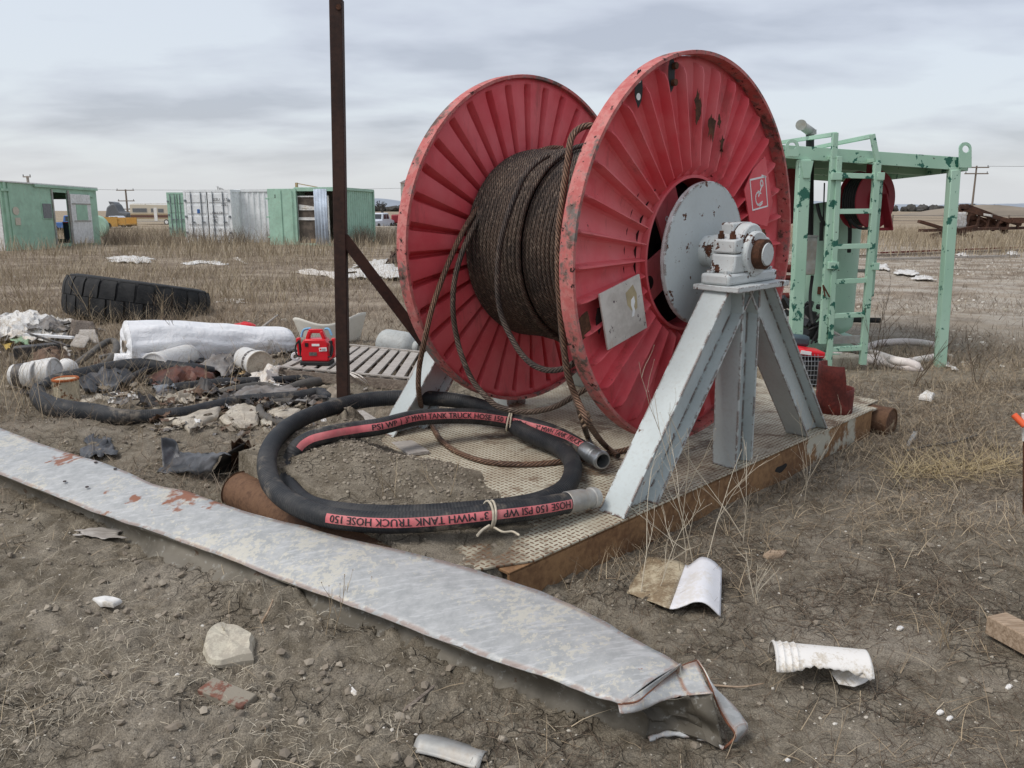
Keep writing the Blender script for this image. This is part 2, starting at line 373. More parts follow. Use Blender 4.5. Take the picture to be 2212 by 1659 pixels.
def axis(dense,step,ratio,lim,c0,side=1):
    o=[];x=dense;s=step
    while x<lim: o.append(c0+side*x); s*=ratio; x+=s
    return o
xs=sorted([-q for q in axis(1.5,.012,1.016,5200,0)]+list(np.arange(-1.5,1.5,.012))+axis(1.5,.012,1.016,5200,0))
ys=list(np.arange(1.5,2.6,.011)); y=2.6; s=.011
while y<9000: ys.append(y); s=max(s*1.0085,.0042*y) if y<20 else s*1.05; y+=s
back=[1.5-.02*((1.12)**k-1)/.12 for k in range(1,78)]
ys=sorted(back+ys); xs=np.array(xs); ys=np.array(ys)
XX,YY=np.meshgrid(xs,ys); ZZ=GH(XX,YY)
dd=np.hypot(XX,YY); ZZ=ZZ+np.where(dd>60,(.25*fbm(XX,YY,.02,3))*sst(60,160,dd),0)
nx,ny=len(xs),len(ys); V=np.stack([XX.ravel(),YY.ravel(),ZZ.ravel()],1)
I=(np.arange(ny-1)[:,None]*nx+np.arange(nx-1)[None,:]).ravel(); F=np.stack([I,I+1,I+nx+1,I+nx],1)
gr=npmesh('ground',V,F,'soil',smooth=True); gr['kind']='structure'
print('ground verts',len(V))
# distant mountains, low hill and field
plain('hillgrass',(.24,.20,.15),.95,sc=.05,var=.3)
plain('farhill',(.30,.34,.39),1,sc=.002,var=.15); plain('scrub',(.075,.072,.065),1,sc=.2,var=.4,bs=.8)
def ridge(name,y0,x0,x1,h,mt,n=160,sc=.002,depth=300,base=0,env=None):
    def fn(u,v):
        x=x0+(x1-x0)*u; hh=h*(.55+1.1*float(fbm(x,11.,sc,5,.55)))
        if env: hh*=env(u)
        return Vector((x,y0+depth*v,base+max(0,hh)*math.sin(PI*v)**.8 -.3))
    o=obj(name,M().grid(fn,n,9),mt); o['kind']='structure'; return o
ridge('hills',7000,-3000,6500,120,'farhill',200,.0009,1200)
ridge('hill',210,119,320,5.0,'hillgrass',90,.02,70,env=lambda u:float(sst(0,.07,u)))
# distant tree belts: countless far-off scrub
rs=np.random.RandomState(11)
def belt(name,y0,x0,x1,h,n,rad):
    m=M()
    for i in range(n):
        x=x0+(x1-x0)*rs.rand(); yy=y0+rs.rand()*60; r_=rad*(.5+rs.rand()); hh=h*(.5+.8*rs.rand())
        T=Matrix.Translation((x,yy,hh*.45))@Matrix.Diagonal((r_,r_,hh*.6,1))@Euler((rs.rand(),rs.rand(),rs.rand()*6)).to_matrix().to_4x4()
        vs=[];seg=7
        m.grid(lambda u,v:Vector((math.sin(PI*v)*math.cos(2*PI*u),math.sin(PI*v)*math.sin(2*PI*u),math.cos(PI*v)))*(1+.45*mnoise.noise(Vector((u*7+i,v*6,i*1.3)))),7,6,T,cu=True)
    o=obj(name,m,'scrub',smooth=10); o['kind']='stuff'; o['label']='dark far-off belt of bare trees and scrub along the horizon'; o['category']='tree belt'; return o
belt('tree_belt',1500,-700,900,10,420,9)
# ---------------------------------------------------------------- reel skid
plain('paintwhite',(.80,.80,.79),.6,var=.08)
paint('greypaint',(.50,.55,.545),.645,12,RUST,.5,.14,edge=.020,bs=.25,dirt=.2,dcol=(.30,.27,.22))
paint('greypaint_disc',(.53,.58,.58),.605,15,RUST,.5,.12,edge=.022,dirt=.15,dcol=(.38,.34,.27))
paint('greypaint_cast',(.55,.585,.58),.56,11,(.10,.035,.016),.5,.12,edge=.009,dirt=.25,dcol=(.35,.30,.24))
plain('interior_dark',(.012,.010,.009),.9)
def mk_deck():
    n=NT('deck'); sep=n.n('ShaderNodeSeparateXYZ'); n.l(n.obj,sep.inputs[0])
    x=n.ma('MULTIPLY',sep.outputs[0],34.); y=n.ma('MULTIPLY',sep.outputs[1],34.)
    fx=n.ma('SUBTRACT',n.ma('FRACT',x),.5); fy=n.ma('SUBTRACT',n.ma('FRACT',y),.5)
    par=n.ma('MODULO',n.ma('ABSOLUTE',n.ma('ADD',n.ma('FLOOR',x),n.ma('FLOOR',y))),2.0)
    p1=n.ma('ADD',n.ma('POWER',n.ma('ABSOLUTE',n.ma('DIVIDE',fx,.46)),2.),n.ma('POWER',n.ma('ABSOLUTE',n.ma('DIVIDE',fy,.17)),2.))
    p2=n.ma('ADD',n.ma('POWER',n.ma('ABSOLUTE',n.ma('DIVIDE',fy,.46)),2.),n.ma('POWER',n.ma('ABSOLUTE',n.ma('DIVIDE',fx,.17)),2.))
    q=n.n('ShaderNodeMix',data_type='FLOAT'); n.l(par,q.inputs[0]); n.l(p1,q.inputs[2]); n.l(p2,q.inputs[3])
    lug=n.ramp(q.outputs[0],1.15,.75)
    wear=n.ramp(n.noise(2.2,6,.65),.40,.60)
    base=n.mix(wear,(.50,.47,.37),(.36,.32,.24))
    base=n.mix(n.ramp(n.noise(5,7,.7,v=n.map(loc=(2,9,1))),.52,.66),base,(.19,.14,.095))
    base=n.mix(n.ramp(n.noise(1.6,6,.7,v=n.map(loc=(8,2,5))),.53,.62),base,(.15,.115,.08))
    lc=n.mix(n.ramp(n.noise(30,3,.6),.35,.62),(.10,.042,.022),(.20,.12,.07))
    col=n.mix(n.ma('MULTIPLY',lug,n.ramp(n.noise(3,4,.6,v=n.map(loc=(3,3,3))),.32,.50,.45,1)),base,lc)
    n.set(col,.75,0,n.bump(n.ma('ADD',lug,n.ma('MULTIPLY',n.noise(70,3),.3)),.6,.003),Specular_IOR_Level=.3)
mk_deck()
rusty('rustbeam',(.30,.175,.085),(.15,.078,.040),(.45,.43,.35),4.2,.85,.6,.545)
rusty('rustpipe',(.17,.095,.055),(.085,.045,.028),(.33,.26,.17),7,.85,.5,.60)
rusty('rust',(.13,.055,.03),(.05,.024,.014),None,8)
rusty('darkrust',(.055,.028,.020),(.028,.016,.013),(.13,.08,.06),4,.7,.4,.66)
skid=thing('reel_skid','flat steel skid with tread plate deck and grey frames carrying the red cable reel','skid',mtx=SK)
VL,VR,WA,WB=-1.645,.345,-1.98,2.10
# deck plate with a notch at the right end and a bent-down near corner
poly=[(VL,WA),(.19,WA),(.25,-1.87),(VR,-1.66),(VR,1.83),(.27,1.86),(.27,WB),(VL,WB)]
m=M().prism(poly,-.010,0)
obj('deck',m,'deck',skid,bev=.002)
def ibeam(m,a,b,fw,dep,tf,tw,fdir,T=None,mi=0):
    # H section from a to b; fdir = direction across the flanges; web depth runs perpendicular
    a=Vector(a);b=Vector(b);d=(b-a).normalized();f=Vector(fdir).normalized();h=d.cross(f).normalized(); f=h.cross(d).normalized()
    def pl(c0,c1,wd,th,wdir,tdir):
        Q=Matrix((wdir,d,tdir)).transposed().to_4x4(); Q.translation=(c0+c1)/2
        m.box((0,0,0),(wd,(c1-c0).length,th),(T@Q) if T is not None else Q,mi)
    pl(a+h*(dep/2),b+h*(dep/2),fw,tf,f,h); pl(a-h*(dep/2),b-h*(dep/2),fw,tf,f,h)
    pl(a,b,tw,dep-tf-.001,f,h)
def sidebeam(v0,sgn):
    m=M(); 
    m.box((v0-.012*sgn,.01,-.115),(.014,3.62,.205)); m.box((v0-.05*sgn,.06,-.0185),(.09,3.72,.014)); m.box((v0-.05*sgn,.06,-.225),(.10,3.72,.014))
    for b in (-1.6,-.9,-.2,.5,1.2,1.75): m.box((v0-.055*sgn,b,-.12),(.07,.012,.19))
    return m
sb=sidebeam(VR,1)
obj('side_beam',sb,'rustbeam',skid,bev=.003); obj('side_beam',sidebeam(VL,-1),'rustbeam',skid,bev=.003)
m=M()
for b in (-1.2,-.4,.4,1.2): m.box((-.65,b,-.11),(1.85,.09,.16))
obj('cross_beam',m,'rustbeam',skid)
def pipe(w0,v0,v1): return M().lathe([(.110,v0),(.110,v1),(.100,v1+.001),(.098,v1-.006),(.001,v1-.007)],36,Matrix.Translation((0,w0,-.125))@Matrix.Rotation(PI/2,4,'Y'),cap=False).lathe([(.118,v0),(.001,v0+.001)],36,Matrix.Translation((0,w0,-.125))@Matrix.Rotation(PI/2,4,'Y'),cap=False)
obj('end_pipe',pipe(1.99,VL-.12,.42),'rustpipe',skid); obj('end_pipe',pipe(-2.02,-1.57,.10),'rustpipe',skid)
q=RV(1690,1012,VR+.004); hm=M(); hm.prism([(q.y+.075*math.cos(t),q.z+.022*math.sin(t)*(1+.3*math.sin(3*t))) for t in np.linspace(0,2*PI,18,endpoint=False)],VR-.004,VR-.0035,Matrix(((0,0,1,0),(1,0,0,0),(0,1,0,0),(0,0,0,1)))); obj('beam_hole',hm,'interior_dark',skid)
# A-frames
def aframe(vc,out):
    fr=M(); top=1.005
    legs=[]
    for (b0,b1) in ((-.93,-.10),(.98,.10)):
        m=M(); ibeam(m,(vc,b0,-.02),(vc,b1,top),.15,.20,.014,.011,(1,0,0))
        # trim: clip below deck & above plate
        legs.append(m)
    m=M(); ibeam(m,(vc,.045,-.02),(vc,-.0,top),.15,.17,.014,.011,(1,0,0)); legs.append(m)
    for (q0,q1),m in zip((((vc,-.93,-.02),(vc,-.10,top)),((vc,.98,-.02),(vc,.10,top)),((vc,.045,-.02),(vc,0,top))),legs):
        d=(Vector(q1)-Vector(q0)).normalized()
        m.v=[tuple(Vector(p)+d*((.002-p[2])/d.z)) if p[2]<.3 else tuple(Vector(p)+d*((top-p[2])/d.z)) for p in m.v]
        obj('frame_leg',m,'greypaint',skid,bev=.002)
    m=M(); m.box((vc+.012,.0,1.018),(.27,.53,.028)); obj('bearing_plate',m,'greypaint_cast',skid,bev=.004)
aframe(.268,1); aframe(-1.546,-1)
# pillow block on the near frame
AX=1.185; AB=0.0
def bearing(vc,s):
    T=Matrix.Translation((vc,AB,0)); m=M()
    m.box((0,0,1.062),(.17,.50,.058),T); 
    bp=obj('bearing_base',m,'greypaint_cast',skid,bev=.014)
    m=M(); prof=[(-.195,1.09),(.195,1.09),(.182,1.13),(.178,1.188),(-.178,1.188),(-.182,1.13)]
    Q=T@Matrix(((0,0,1,0),(1,0,0,0),(0,1,0,0),(0,0,0,1)))
    m.prism(prof,-.072,.072,Q); bh=obj('bearing_housing',m,'greypaint_cast',skid,bev=.012)
    m=M(); cap=[(.178,1.192),(.178,1.262),(.135,1.268)]+[(.128*math.cos(a),1.20+.142*math.sin(a)) for a in np.linspace(R(34),R(146),12)]+[(-.135,1.268),(-.178,1.262),(-.178,1.192)]
    m.prism(cap,-.066,.066,Q); m.cyl((-.085,0,AX),(.10,0,AX),.118,36,T=T); m.box((-.035,.0,1.30),(.075,.20,.09),T)
    obj('bearing_cap',m,'greypaint_cast',skid,bev=.010)
    for b in (-.153,.153):
        for a in (-.034,.034):
            m=M().cyl((a,b,1.26),(a,b,1.305),.011,10,T=T); m.cyl((a,b,1.266),(a,b,1.288),.019,6,T=T); obj('bolt',m,'rust',skid)
    for b in (-.215,.215):
        for a in (-.05,.05):
            m=M().cyl((a,b,1.09),(a,b,1.106),.020,6,T=T); m.cyl((a,b,.985),(a,b,1.003),.020,6,T=T); obj('bolt',m,'greypaint_cast',skid)
bearing(.262,1); bearing(-1.533,-1)
# cut red pipe standing on the right end of the deck
rusty('redrust',(.17,.035,.028),(.085,.022,.018),(.30,.05,.035),7,.7,.4,.60)
m=M(); 
def stub(u,v):
    a=2*PI*u; h1=.16+.17*sst(.15,-.15,math.cos(a-R(-20))); return Vector((.105*math.cos(a),.105*math.sin(a),h1*v))
m.grid(lambda u,v:Vector((.12*math.cos(2*PI*u),.12*math.sin(2*PI*u),(.17+.17*float(sst(.12,-.12,math.cos(2*PI*u)*.6+math.sin(2*PI*u)*.8)))*v)),48,5,cu=True,T=Matrix.Translation((.17,1.56,0)))
obj('pipe_stub',m,'redrust',skid,solid=.010)
# ---------------------------------------------------------------- cable reel
def mk_red(name,seed,fade):
    n=NT(name); a=n.noise(3,6,.62,v=n.map(loc=(seed,0,0))); b=n.noise(16,6,.68,v=n.map(loc=(seed,3,0))); c=n.noise(70,4,.7)
    col=n.mix(n.ramp(a,.35,.65),(.66,.078,.095),(.72,.13,.145)); col=n.mix(n.ma('MULTIPLY',n.ramp(n.noise(1.6,5,.6,v=n.map(loc=(0,seed,2))),.42,.62),fade),col,(.70,.235,.24))
    col=n.mix(n.ma('MULTIPLY',n.ramp(n.noise(6,6,.75,v=n.map(sc=(1,1,.22))),.52,.70),.55),col,(.30,.07,.06))
    ch=n.ramp(n.ma('ADD',n.ma('MULTIPLY',b,.7),n.ma('MULTIPLY',c,.3)),.640,.665)
    col=n.mix(ch,col,n.mix(c,(.05,.02,.015),(.14,.05,.035)))
    n.set(col,.55,0,n.bump(n.ma('SUBTRACT',n.ma('MULTIPLY',n.noise(25,3),.3),ch),.25,.003),Specular_IOR_Level=.35)
mk_red('redpaint',1,.55); mk_red('redpaint_far',6,.22)
n=NT('redrim'); a=n.noise(3.0,7,.68); b=n.noise(20,5,.7)
f=n.ramp(n.ma('ADD',n.ma('MULTIPLY',a,.65),n.ma('MULTIPLY',b,.35)),.50,.58)
col=n.mix(f,n.mix(n.ramp(b,.4,.6),(.48,.13,.12),(.55,.21,.19)),n.mix(n.ramp(n.noise(9,5,.6),.4,.6),(.10,.065,.05),(.20,.17,.155)))
col=n.mix(n.ramp(n.noise(26,5,.7,v=n.map(loc=(4,4,4))),.60,.64),col,(.035,.018,.014)); n.set(col,.7,0,n.bump(b,.5,.004),Specular_IOR_Level=.3)
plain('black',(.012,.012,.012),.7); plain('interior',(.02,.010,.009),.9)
reel=thing('cable_reel','huge rusty red steel cable reel with two ribbed flanges on grey stands','cable reel',mtx=SK@Matrix.Translation((0,0,AXH)))
TX=Matrix.Rotation(PI/2,4,'Y')@Matrix.Rotation(-PI/2,4,'Z')       # lathe z -> local x;  disc x->..
# disc in reel coordinates: point (axial, w, up)
def P3(r,th,ax): return Vector((ax,r*math.sin(th),r*math.cos(th)))
NR=36
HR=.425
def flange(mt,ax0,s,holes):
    # s=+1: outer side towards +x.  recessed corrugated disc behind the rim
    rads=[HR,HR+.02,HR+.05,HR+.09]+list(np.linspace(HR+.14,RR-.14,7))+[RR-.11,RR-.075,RR-.05,RR-.018]
    offs=[(0,.0),(.22,-.14),(.50,-.22),(.72,-.10),(.81,.10),(.855,.80),(.88,1.),(.905,1.),(.93,.80),(.97,.10)] if s>0 else [(0,0),(.30,0),(.58,0),(.66,.0),(.685,.85),(.71,1.),(.80,1.),(.86,.85),(.93,.35),(.985,.0)]
    vs=[];fs=[];na=NR*len(offs); nr=len(rads)
    for i in range(na):
        k,o=divmod(i,len(offs)); fr,rz=offs[o]; th=2*PI*(k+fr)/NR
        for r in rads:
            t=sst(HR+.0,HR+.05,r)*sst(RR-.035,RR-.09,r)
            hgt=(.056 if s<0 else .062)*rz*t; sag=.030*t*(1-abs(fr-.4)*1.6)*(fr<.75)
            wid=1
            vs.append(P3(r,th+ (0 if rz==0 else 0),ax0+s*(hgt-.0-sag*.0+(.012*t*(fr/.75 if fr<.75 else (1-fr)/.25) if s<0 else 0))))
    for i in range(na):
        j=(i+1)%na
        for q in range(nr-1): fs.append((i*nr+q,j*nr+q,j*nr+q+1,i*nr+q+1))
    m=M().add(vs,fs); return obj('flange_plate',m,mt,reel,smooth=28,solid=.004)
fp1=flange('redpaint',-.079,1,True); fp2=flange('redpaint_far',-RW-.030,-1,False)
def rim(x0,x1,name='rim'):
    m=M(); prof=[(RR-.016,x0),(RR+.002,x0),(RR+.004,x0+.008),(RR+.004,x1-.008),(RR+.002,x1),(RR-.016,x1),(RR-.016,x0)]
    T=Matrix(((0,0,1,0),(1,0,0,0),(0,1,0,0),(0,0,0,1)))
    m.lathe(prof,128,T,cap=False); return obj(name,m,'redrim',reel,smooth=40)
rim(-RT,.0); rim(-RW-RT,-RW)
TL=Matrix(((0,0,1,0),(1,0,0,0),(0,1,0,0),(0,0,0,1)))
# hub: inner rings, barrel, spokes, grey drive disc and shaft
m=M().lathe([(HR-.012,-.22),(HR-.012,-.046),(HR+.004,-.046),(HR+.004,-.22)],72,TL,cap=False); obj('hub_ring',m,'redpaint',reel)
m=M().lathe([(HR-.012,-RW-.045),(HR-.012,-RW+.14),(HR+.004,-RW+.14),(HR+.004,-RW-.045)],72,TL,cap=False); obj('hub_ring',m,'redpaint_far',reel)
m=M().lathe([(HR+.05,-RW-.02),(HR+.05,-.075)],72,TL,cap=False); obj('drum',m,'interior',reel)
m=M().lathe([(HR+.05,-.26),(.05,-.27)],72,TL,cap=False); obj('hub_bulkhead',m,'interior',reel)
def spoke(th,w1,w2,hole):
    m=M(); c,s=math.cos(th),math.sin(th); pts=[(.05,-w1),(HR-.014,-w2),(HR-.014,w2),(.05,w1)]
    Q=Matrix(((0,0,1,-.135),(s,c,0,0),(c,-s,0,0),(0,0,0,1)))
    m.prism(pts,-.008,.008,Q); o=obj('spoke',m,'redpaint',reel,bev=.002)
    if abs(th-R(-28))<.01:
        vs,fs=textmesh('84',.075); obj('lettering',M().add([(.20+vy,-.05+vx,.0095) for vx,vy,_ in vs],fs,0,Q),'paintwhite',o)
    if hole: m=M().lathe([(.040,.0),(.001,.001)],24,Q@Matrix.Translation((.315,0,.0095)),cap=False); obj('spoke_hole',m,'interior',o)
for th,h_ in ((R(-28),0),(R(62),0),(R(-118),1),(R(150),0)): spoke(th,.10,.115,h_)
DV=.048
m=M().lathe([(.001,DV),(.386,DV),(.390,DV-.004),(.390,DV-.028),(.386,DV-.032),(.001,DV-.032)],72,Matrix.Translation((0,.0,.004))@TL,cap=False); obj('drive_disc',m,'greypaint_disc',reel)
TS=Matrix.Translation((0,AB,AX-AXH))
m=M().lathe([(.085,DV),(.085,DV+.05),(.092,DV+.055),(.092,.17),(.078,.175),(.078,.20)],40,TS@TL,cap=False); obj('shaft_collar',m,'greypaint_cast',reel)
m=M().lathe([(.078,.19),(.078,.405),(.062,.412),(.062,.412)],40,TS@TL); obj('shaft',m,'rust',reel)
m=M().lathe([(.060,.4125),(.058,.418),(.001,.419)],40,TS@TL,cap=False); obj('shaft_cap',m,'greypaint_cast',reel)
m=M().lathe([(.06,-1.75),(.06,-RW-.02)],32,TS@TL); obj('shaft',m,'rust',reel)
m=M().lathe([(.402,-RW-.10),(.402,-RW-.13),(.001,-RW-.13)],60,TL,cap=False); obj('drive_disc',m,'greypaint_disc',reel)
# square aluminium cover plate, diamond plate with painted mark, holes
n=NT('coverplate'); a=n.noise(4,6,.7); b=n.noise(14,6,.7)
col=n.mix(n.ramp(a,.35,.65),(.62,.58,.53),(.42,.38,.34)); col=n.mix(n.ramp(n.noise(6,5,.6,v=n.map(sc=(1,1.2,.35),loc=(3,0,0))),.58,.70),col,(.36,.19,.12)); col=n.mix(n.ramp(b,.62,.66),col,(.07,.04,.05))
n.set(col,.5,.0,n.bump(b,.2,.003))
c=[(-.863,-.148),(-.546,-.071),(-.462,-.358),(-.782,-.435)]
m=M(); Q=Matrix(((0,0,1,0),(1,0,0,0),(0,1,0,0),(0,0,0,1)))
m.prism(c[::-1],-.004,.006,Q); sp=obj('cover_plate',m,'coverplate',reel,bev=.001)
plain('paintyellow',(.42,.34,.20),.6,var=.2)
def lerp2(a,b,t): return (a[0]+(b[0]-a[0])*t,a[1]+(b[1]-a[1])*t)
def inpl(u,v): return lerp2(lerp2(c[0],c[1],u),lerp2(c[3],c[2],u),v)
m=M().prism([inpl(*q) for q in [(.60,.20),(.80,.12),(.86,.30),(.83,.55),(.72,.60),(.60,.42)]][::-1],.0062,.0072,Q); obj('paint_patch',m,'paintyellow',sp)
m=M().prism([inpl(*q) for q in [(.70,.36),(.78,.32),(.79,.42),(.745,.50),(.76,.56),(.72,.66),(.66,.66),(.70,.55),(.68,.45)]][::-1],.0074,.0084,Q); obj('paint_mark',m,'paintwhite',sp)
m=M().prism([(.684,.545),(.818,.275),(.77,.13),(.557,.161),(.471,.348),(.56,.47)],-.022,-.014,Q); dp=obj('diamond_plate',m,'redpaint',reel,bev=.001)
def strokes(m,ls,wd,z,Q,org,ux,uy,sc):
    for l in ls:
        for (x0,y0),(x1,y1) in zip(l[:-1],l[1:]):
            a=Vector((org[0]+(ux[0]*x0+uy[0]*y0)*sc,org[1]+(ux[1]*x0+uy[1]*y0)*sc)); b=Vector((org[0]+(ux[0]*x1+uy[0]*y1)*sc,org[1]+(ux[1]*x1+uy[1]*y1)*sc))
            d=(b-a).normalized(); e_=Vector((-d.y,d.x))*wd*(1+.25*random.uniform(-1,1)); a=a-d*wd*.5; b=b+d*wd*.5
            m.prism([tuple(a-e_),tuple(b-e_),tuple(b+e_),tuple(a+e_)],z,z+.0012,Q)
mk=M()
box_=[(-1,-1),(1,-1),(1,1),(-1,1),(-1,-1)]
cc=[(.35*math.cos(t)-.15,.42*math.sin(t)-.35) for t in np.linspace(R(60),R(300),10)]
ci=[(.16*math.cos(t)+.45,.20*math.sin(t)+.60) for t in np.linspace(0,2*PI,10)]
strokes(mk,[box_,[(.55,1.12),(1.08,.96)],[(-.1,-.2),(.45,.45)],cc,ci,[(-.1,.15),(.25,-.05)],[(-.25,-.75),(.35,-.6)],[(-.05,-.85),(.30,-.72)]],.0050,-.0138,Q,(.640,.330),(.96,.12),(-.30,.95),.092)
obj('painted_mark',mk,'paintwhite',dp)
# burnt holes through the ribbed plate, bolted clips
def blob(m,b,z,rb,rz,ax,seed,n=14,jag=.35):
    pts=[(b+rb*math.cos(t)*(1+jag*random.uniform(-1,1)),z+rz*math.sin(t)*(1+jag*random.uniform(-1,1))) for t in np.linspace(0,2*PI,n,endpoint=False)]
    m.prism(pts,ax,ax+.001,Q)
for (px,py,rb,rz) in ((1508,228,.022,.075),(1538,272,.022,.08),(1560,310,.016,.06),(1554,262,.012,.03)):
    q=RV(px,py,-.01); m=M(); blob(m,q.y,q.z-AXH,rb*1.25,rz*.95,-.012,1,22,.55); obj('burnt_patch',m,'rust',reel)
for (px,py) in ((1381,190),(1452,160)):
    q=RV(px,py,-.03); m=M(); blob(m,q.y,q.z-AXH,.030,.085,-.034,1,16,.12); cl=obj('clip_plate',m,'black',reel)
    for dz in (-.04,.04):
        m=M().cyl((-.036,q.y+.012*(px>1400),q.z-AXH+dz),(-.012 if px>1400 else -.0325,q.y+.012*(px>1400),q.z-AXH+dz),.017,14); obj('bolt',m,'rust' if px>1400 else 'paintwhite',cl)
q=RV(1262,708,-.035); m=M(); blob(m,q.y,q.z-AXH,.05,.07,-.036,3,16,.3); obj('burnt_patch',m,'rust',reel)
q=RV(1292,690,-.035); m=M(); blob(m,q.y+.01,q.z-AXH,.025,.07,-.036,3,12,.3); obj('burnt_patch',m,'interior',reel)
# hub marks
# ---------------------------------------------------------------- wire rope
def mk_rope(name,a,b,d):
    n=NT(name); uv=n.tc.outputs['UV']; s=n.n('ShaderNodeSeparateXYZ'); n.l(uv,s.inputs[0])
    ph=n.ma('ADD',n.ma('MULTIPLY',s.outputs[1],6.5),n.ma('MULTIPLY',s.outputs[0],1.0))
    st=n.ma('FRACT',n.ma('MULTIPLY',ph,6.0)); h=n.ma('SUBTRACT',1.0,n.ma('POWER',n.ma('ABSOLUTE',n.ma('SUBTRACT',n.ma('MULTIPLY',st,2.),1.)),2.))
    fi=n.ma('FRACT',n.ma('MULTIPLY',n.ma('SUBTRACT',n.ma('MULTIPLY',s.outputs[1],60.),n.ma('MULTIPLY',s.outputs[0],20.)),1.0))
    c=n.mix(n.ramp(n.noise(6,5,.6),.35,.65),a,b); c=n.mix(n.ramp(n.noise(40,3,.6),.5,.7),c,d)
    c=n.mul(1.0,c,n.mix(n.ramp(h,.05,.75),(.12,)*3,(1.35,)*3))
    n.set(c,.6,.0,n.bump(n.ma('ADD',h,n.ma('MULTIPLY',fi,.12)),1.0,.006),Specular_IOR_Level=.4)
mk_rope('rope',(.080,.054,.038),(.045,.032,.025),(.16,.12,.09)); mk_rope('rope_rust',(.15,.082,.050),(.09,.052,.034),(.24,.15,.10)); mk_rope('rope_dark',(.060,.042,.032),(.03,.023,.02),(.12,.09,.07))
rope=thing('wire_rope','thick brown wire rope wound on the red reel with loose loops trailing to the deck','wire rope',mtx=SK@Matrix.Translation((0,0,AXH)))
RC=.0150
m=M(); nw=0; x=-RW+.02; rsx=random.Random(4)
def wrap(m,x,rw,seg=100,rc=RC,dx=0):
    ring=[Vector((x+dx*math.sin(2*PI*i/seg)+rsx.uniform(-.0015,.0015),(rw+rsx.uniform(-.0012,.0012))*math.sin(2*PI*i/seg),(rw)*math.cos(2*PI*i/seg))) for i in range(seg)]
    m.tube(ring,rc,8,closed=True,uvs=True)
while x<-.10:
    fr=(x+RW)/RW; rw=.572+(.012 if fr<.36 else 0)+(.004*math.sin(fr*30))
    wrap(m,x,rw+rsx.uniform(-.002,.002),dx=.010); x+=2*RC*1.0+rsx.uniform(0,.0015)
    if abs(fr-.36)<.02: x+=.012
wrap(m,-RW+.50,.612,dx=.028); wrap(m,-.17,.605,dx=.02); wrap(m,-.20,.604,dx=.02)
m.lathe([(.56,-RW+.003),(.56,-.085)],64,TL,cap=False)
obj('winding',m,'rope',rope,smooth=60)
def loop(pts,mt,r=.0165,world=False,name='loose_loop'):
    p=resamp(cr([Vector(q) for q in pts],8),.018)
    p=[q-Vector((0,0,AXH)) for q in p]
    return obj(name,M().tube(p,r,10,uvs=True),mt,rope,smooth=60)
def onw(px,py,a): return RV(px,py,a)
def dk(px,py,h=.016):   # on the deck
    return RV(px,py,h,2)
# loop down beside the far flange, behind the hose and out over the deck
tl=[(1,)]
def arcpts(a,r,t0,t1,n): return [Vector((a,-r*math.sin(t),AXH+r*math.cos(t))) for t in np.linspace(R(t0),R(t1),n)]
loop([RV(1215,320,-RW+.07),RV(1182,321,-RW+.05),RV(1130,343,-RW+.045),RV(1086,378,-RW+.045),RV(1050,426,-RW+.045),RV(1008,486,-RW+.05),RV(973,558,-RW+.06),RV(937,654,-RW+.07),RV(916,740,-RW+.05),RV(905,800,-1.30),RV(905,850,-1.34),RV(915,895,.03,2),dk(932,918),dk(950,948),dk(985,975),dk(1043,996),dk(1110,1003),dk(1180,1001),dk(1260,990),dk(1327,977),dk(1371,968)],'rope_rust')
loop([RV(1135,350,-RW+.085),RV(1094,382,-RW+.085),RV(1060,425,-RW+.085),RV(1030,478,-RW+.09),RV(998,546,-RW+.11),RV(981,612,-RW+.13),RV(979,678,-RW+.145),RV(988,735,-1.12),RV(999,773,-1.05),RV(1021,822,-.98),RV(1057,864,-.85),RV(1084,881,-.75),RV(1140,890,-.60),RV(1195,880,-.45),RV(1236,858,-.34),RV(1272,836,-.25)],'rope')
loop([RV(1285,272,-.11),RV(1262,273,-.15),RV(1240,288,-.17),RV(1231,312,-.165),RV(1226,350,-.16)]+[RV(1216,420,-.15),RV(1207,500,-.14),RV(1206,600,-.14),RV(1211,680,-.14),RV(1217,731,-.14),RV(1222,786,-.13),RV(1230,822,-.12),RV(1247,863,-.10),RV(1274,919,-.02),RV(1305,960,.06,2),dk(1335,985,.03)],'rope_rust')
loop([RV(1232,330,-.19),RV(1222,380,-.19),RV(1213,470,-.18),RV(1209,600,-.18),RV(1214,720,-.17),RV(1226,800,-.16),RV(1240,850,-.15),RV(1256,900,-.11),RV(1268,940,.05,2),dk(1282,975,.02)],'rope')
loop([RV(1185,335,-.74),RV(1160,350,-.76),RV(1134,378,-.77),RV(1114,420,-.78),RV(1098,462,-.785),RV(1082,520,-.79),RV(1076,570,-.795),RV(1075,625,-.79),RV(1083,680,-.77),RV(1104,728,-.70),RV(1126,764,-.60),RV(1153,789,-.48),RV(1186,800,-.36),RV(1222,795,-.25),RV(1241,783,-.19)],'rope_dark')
plain('twine',(.55,.49,.38),.9,sc=30); plain('twinebrown',(.25,.17,.11),.9,sc=30)
def tie(c,t,rad,name,parent,mt,turns=2,r=.006,off=None):
    t=Vector(t).normalized(); x=t.orthogonal().normalized(); y=t.cross(x); m=M()
    for k in range(turns):
        cc=Vector(c)+t*(k-(turns-1)/2)*r*3.2
        ring=[cc+(x*math.cos(a)+y*math.sin(a))*rad*(1+.03*math.sin(3*a+k))+t*.008*math.sin(a+k) for a in np.linspace(0,2*PI,24,endpoint=False)]
        m.tube(ring,r,6,closed=True)
    return obj(name,m,mt,parent,T=off)
q=RV(1265,905,-.04)-Vector((0,0,AXH)); tie(q,RV(1274,925,-.02)-RV(1247,863,-.10),.024,'rope_tie',rope,'twinebrown',3,.007)
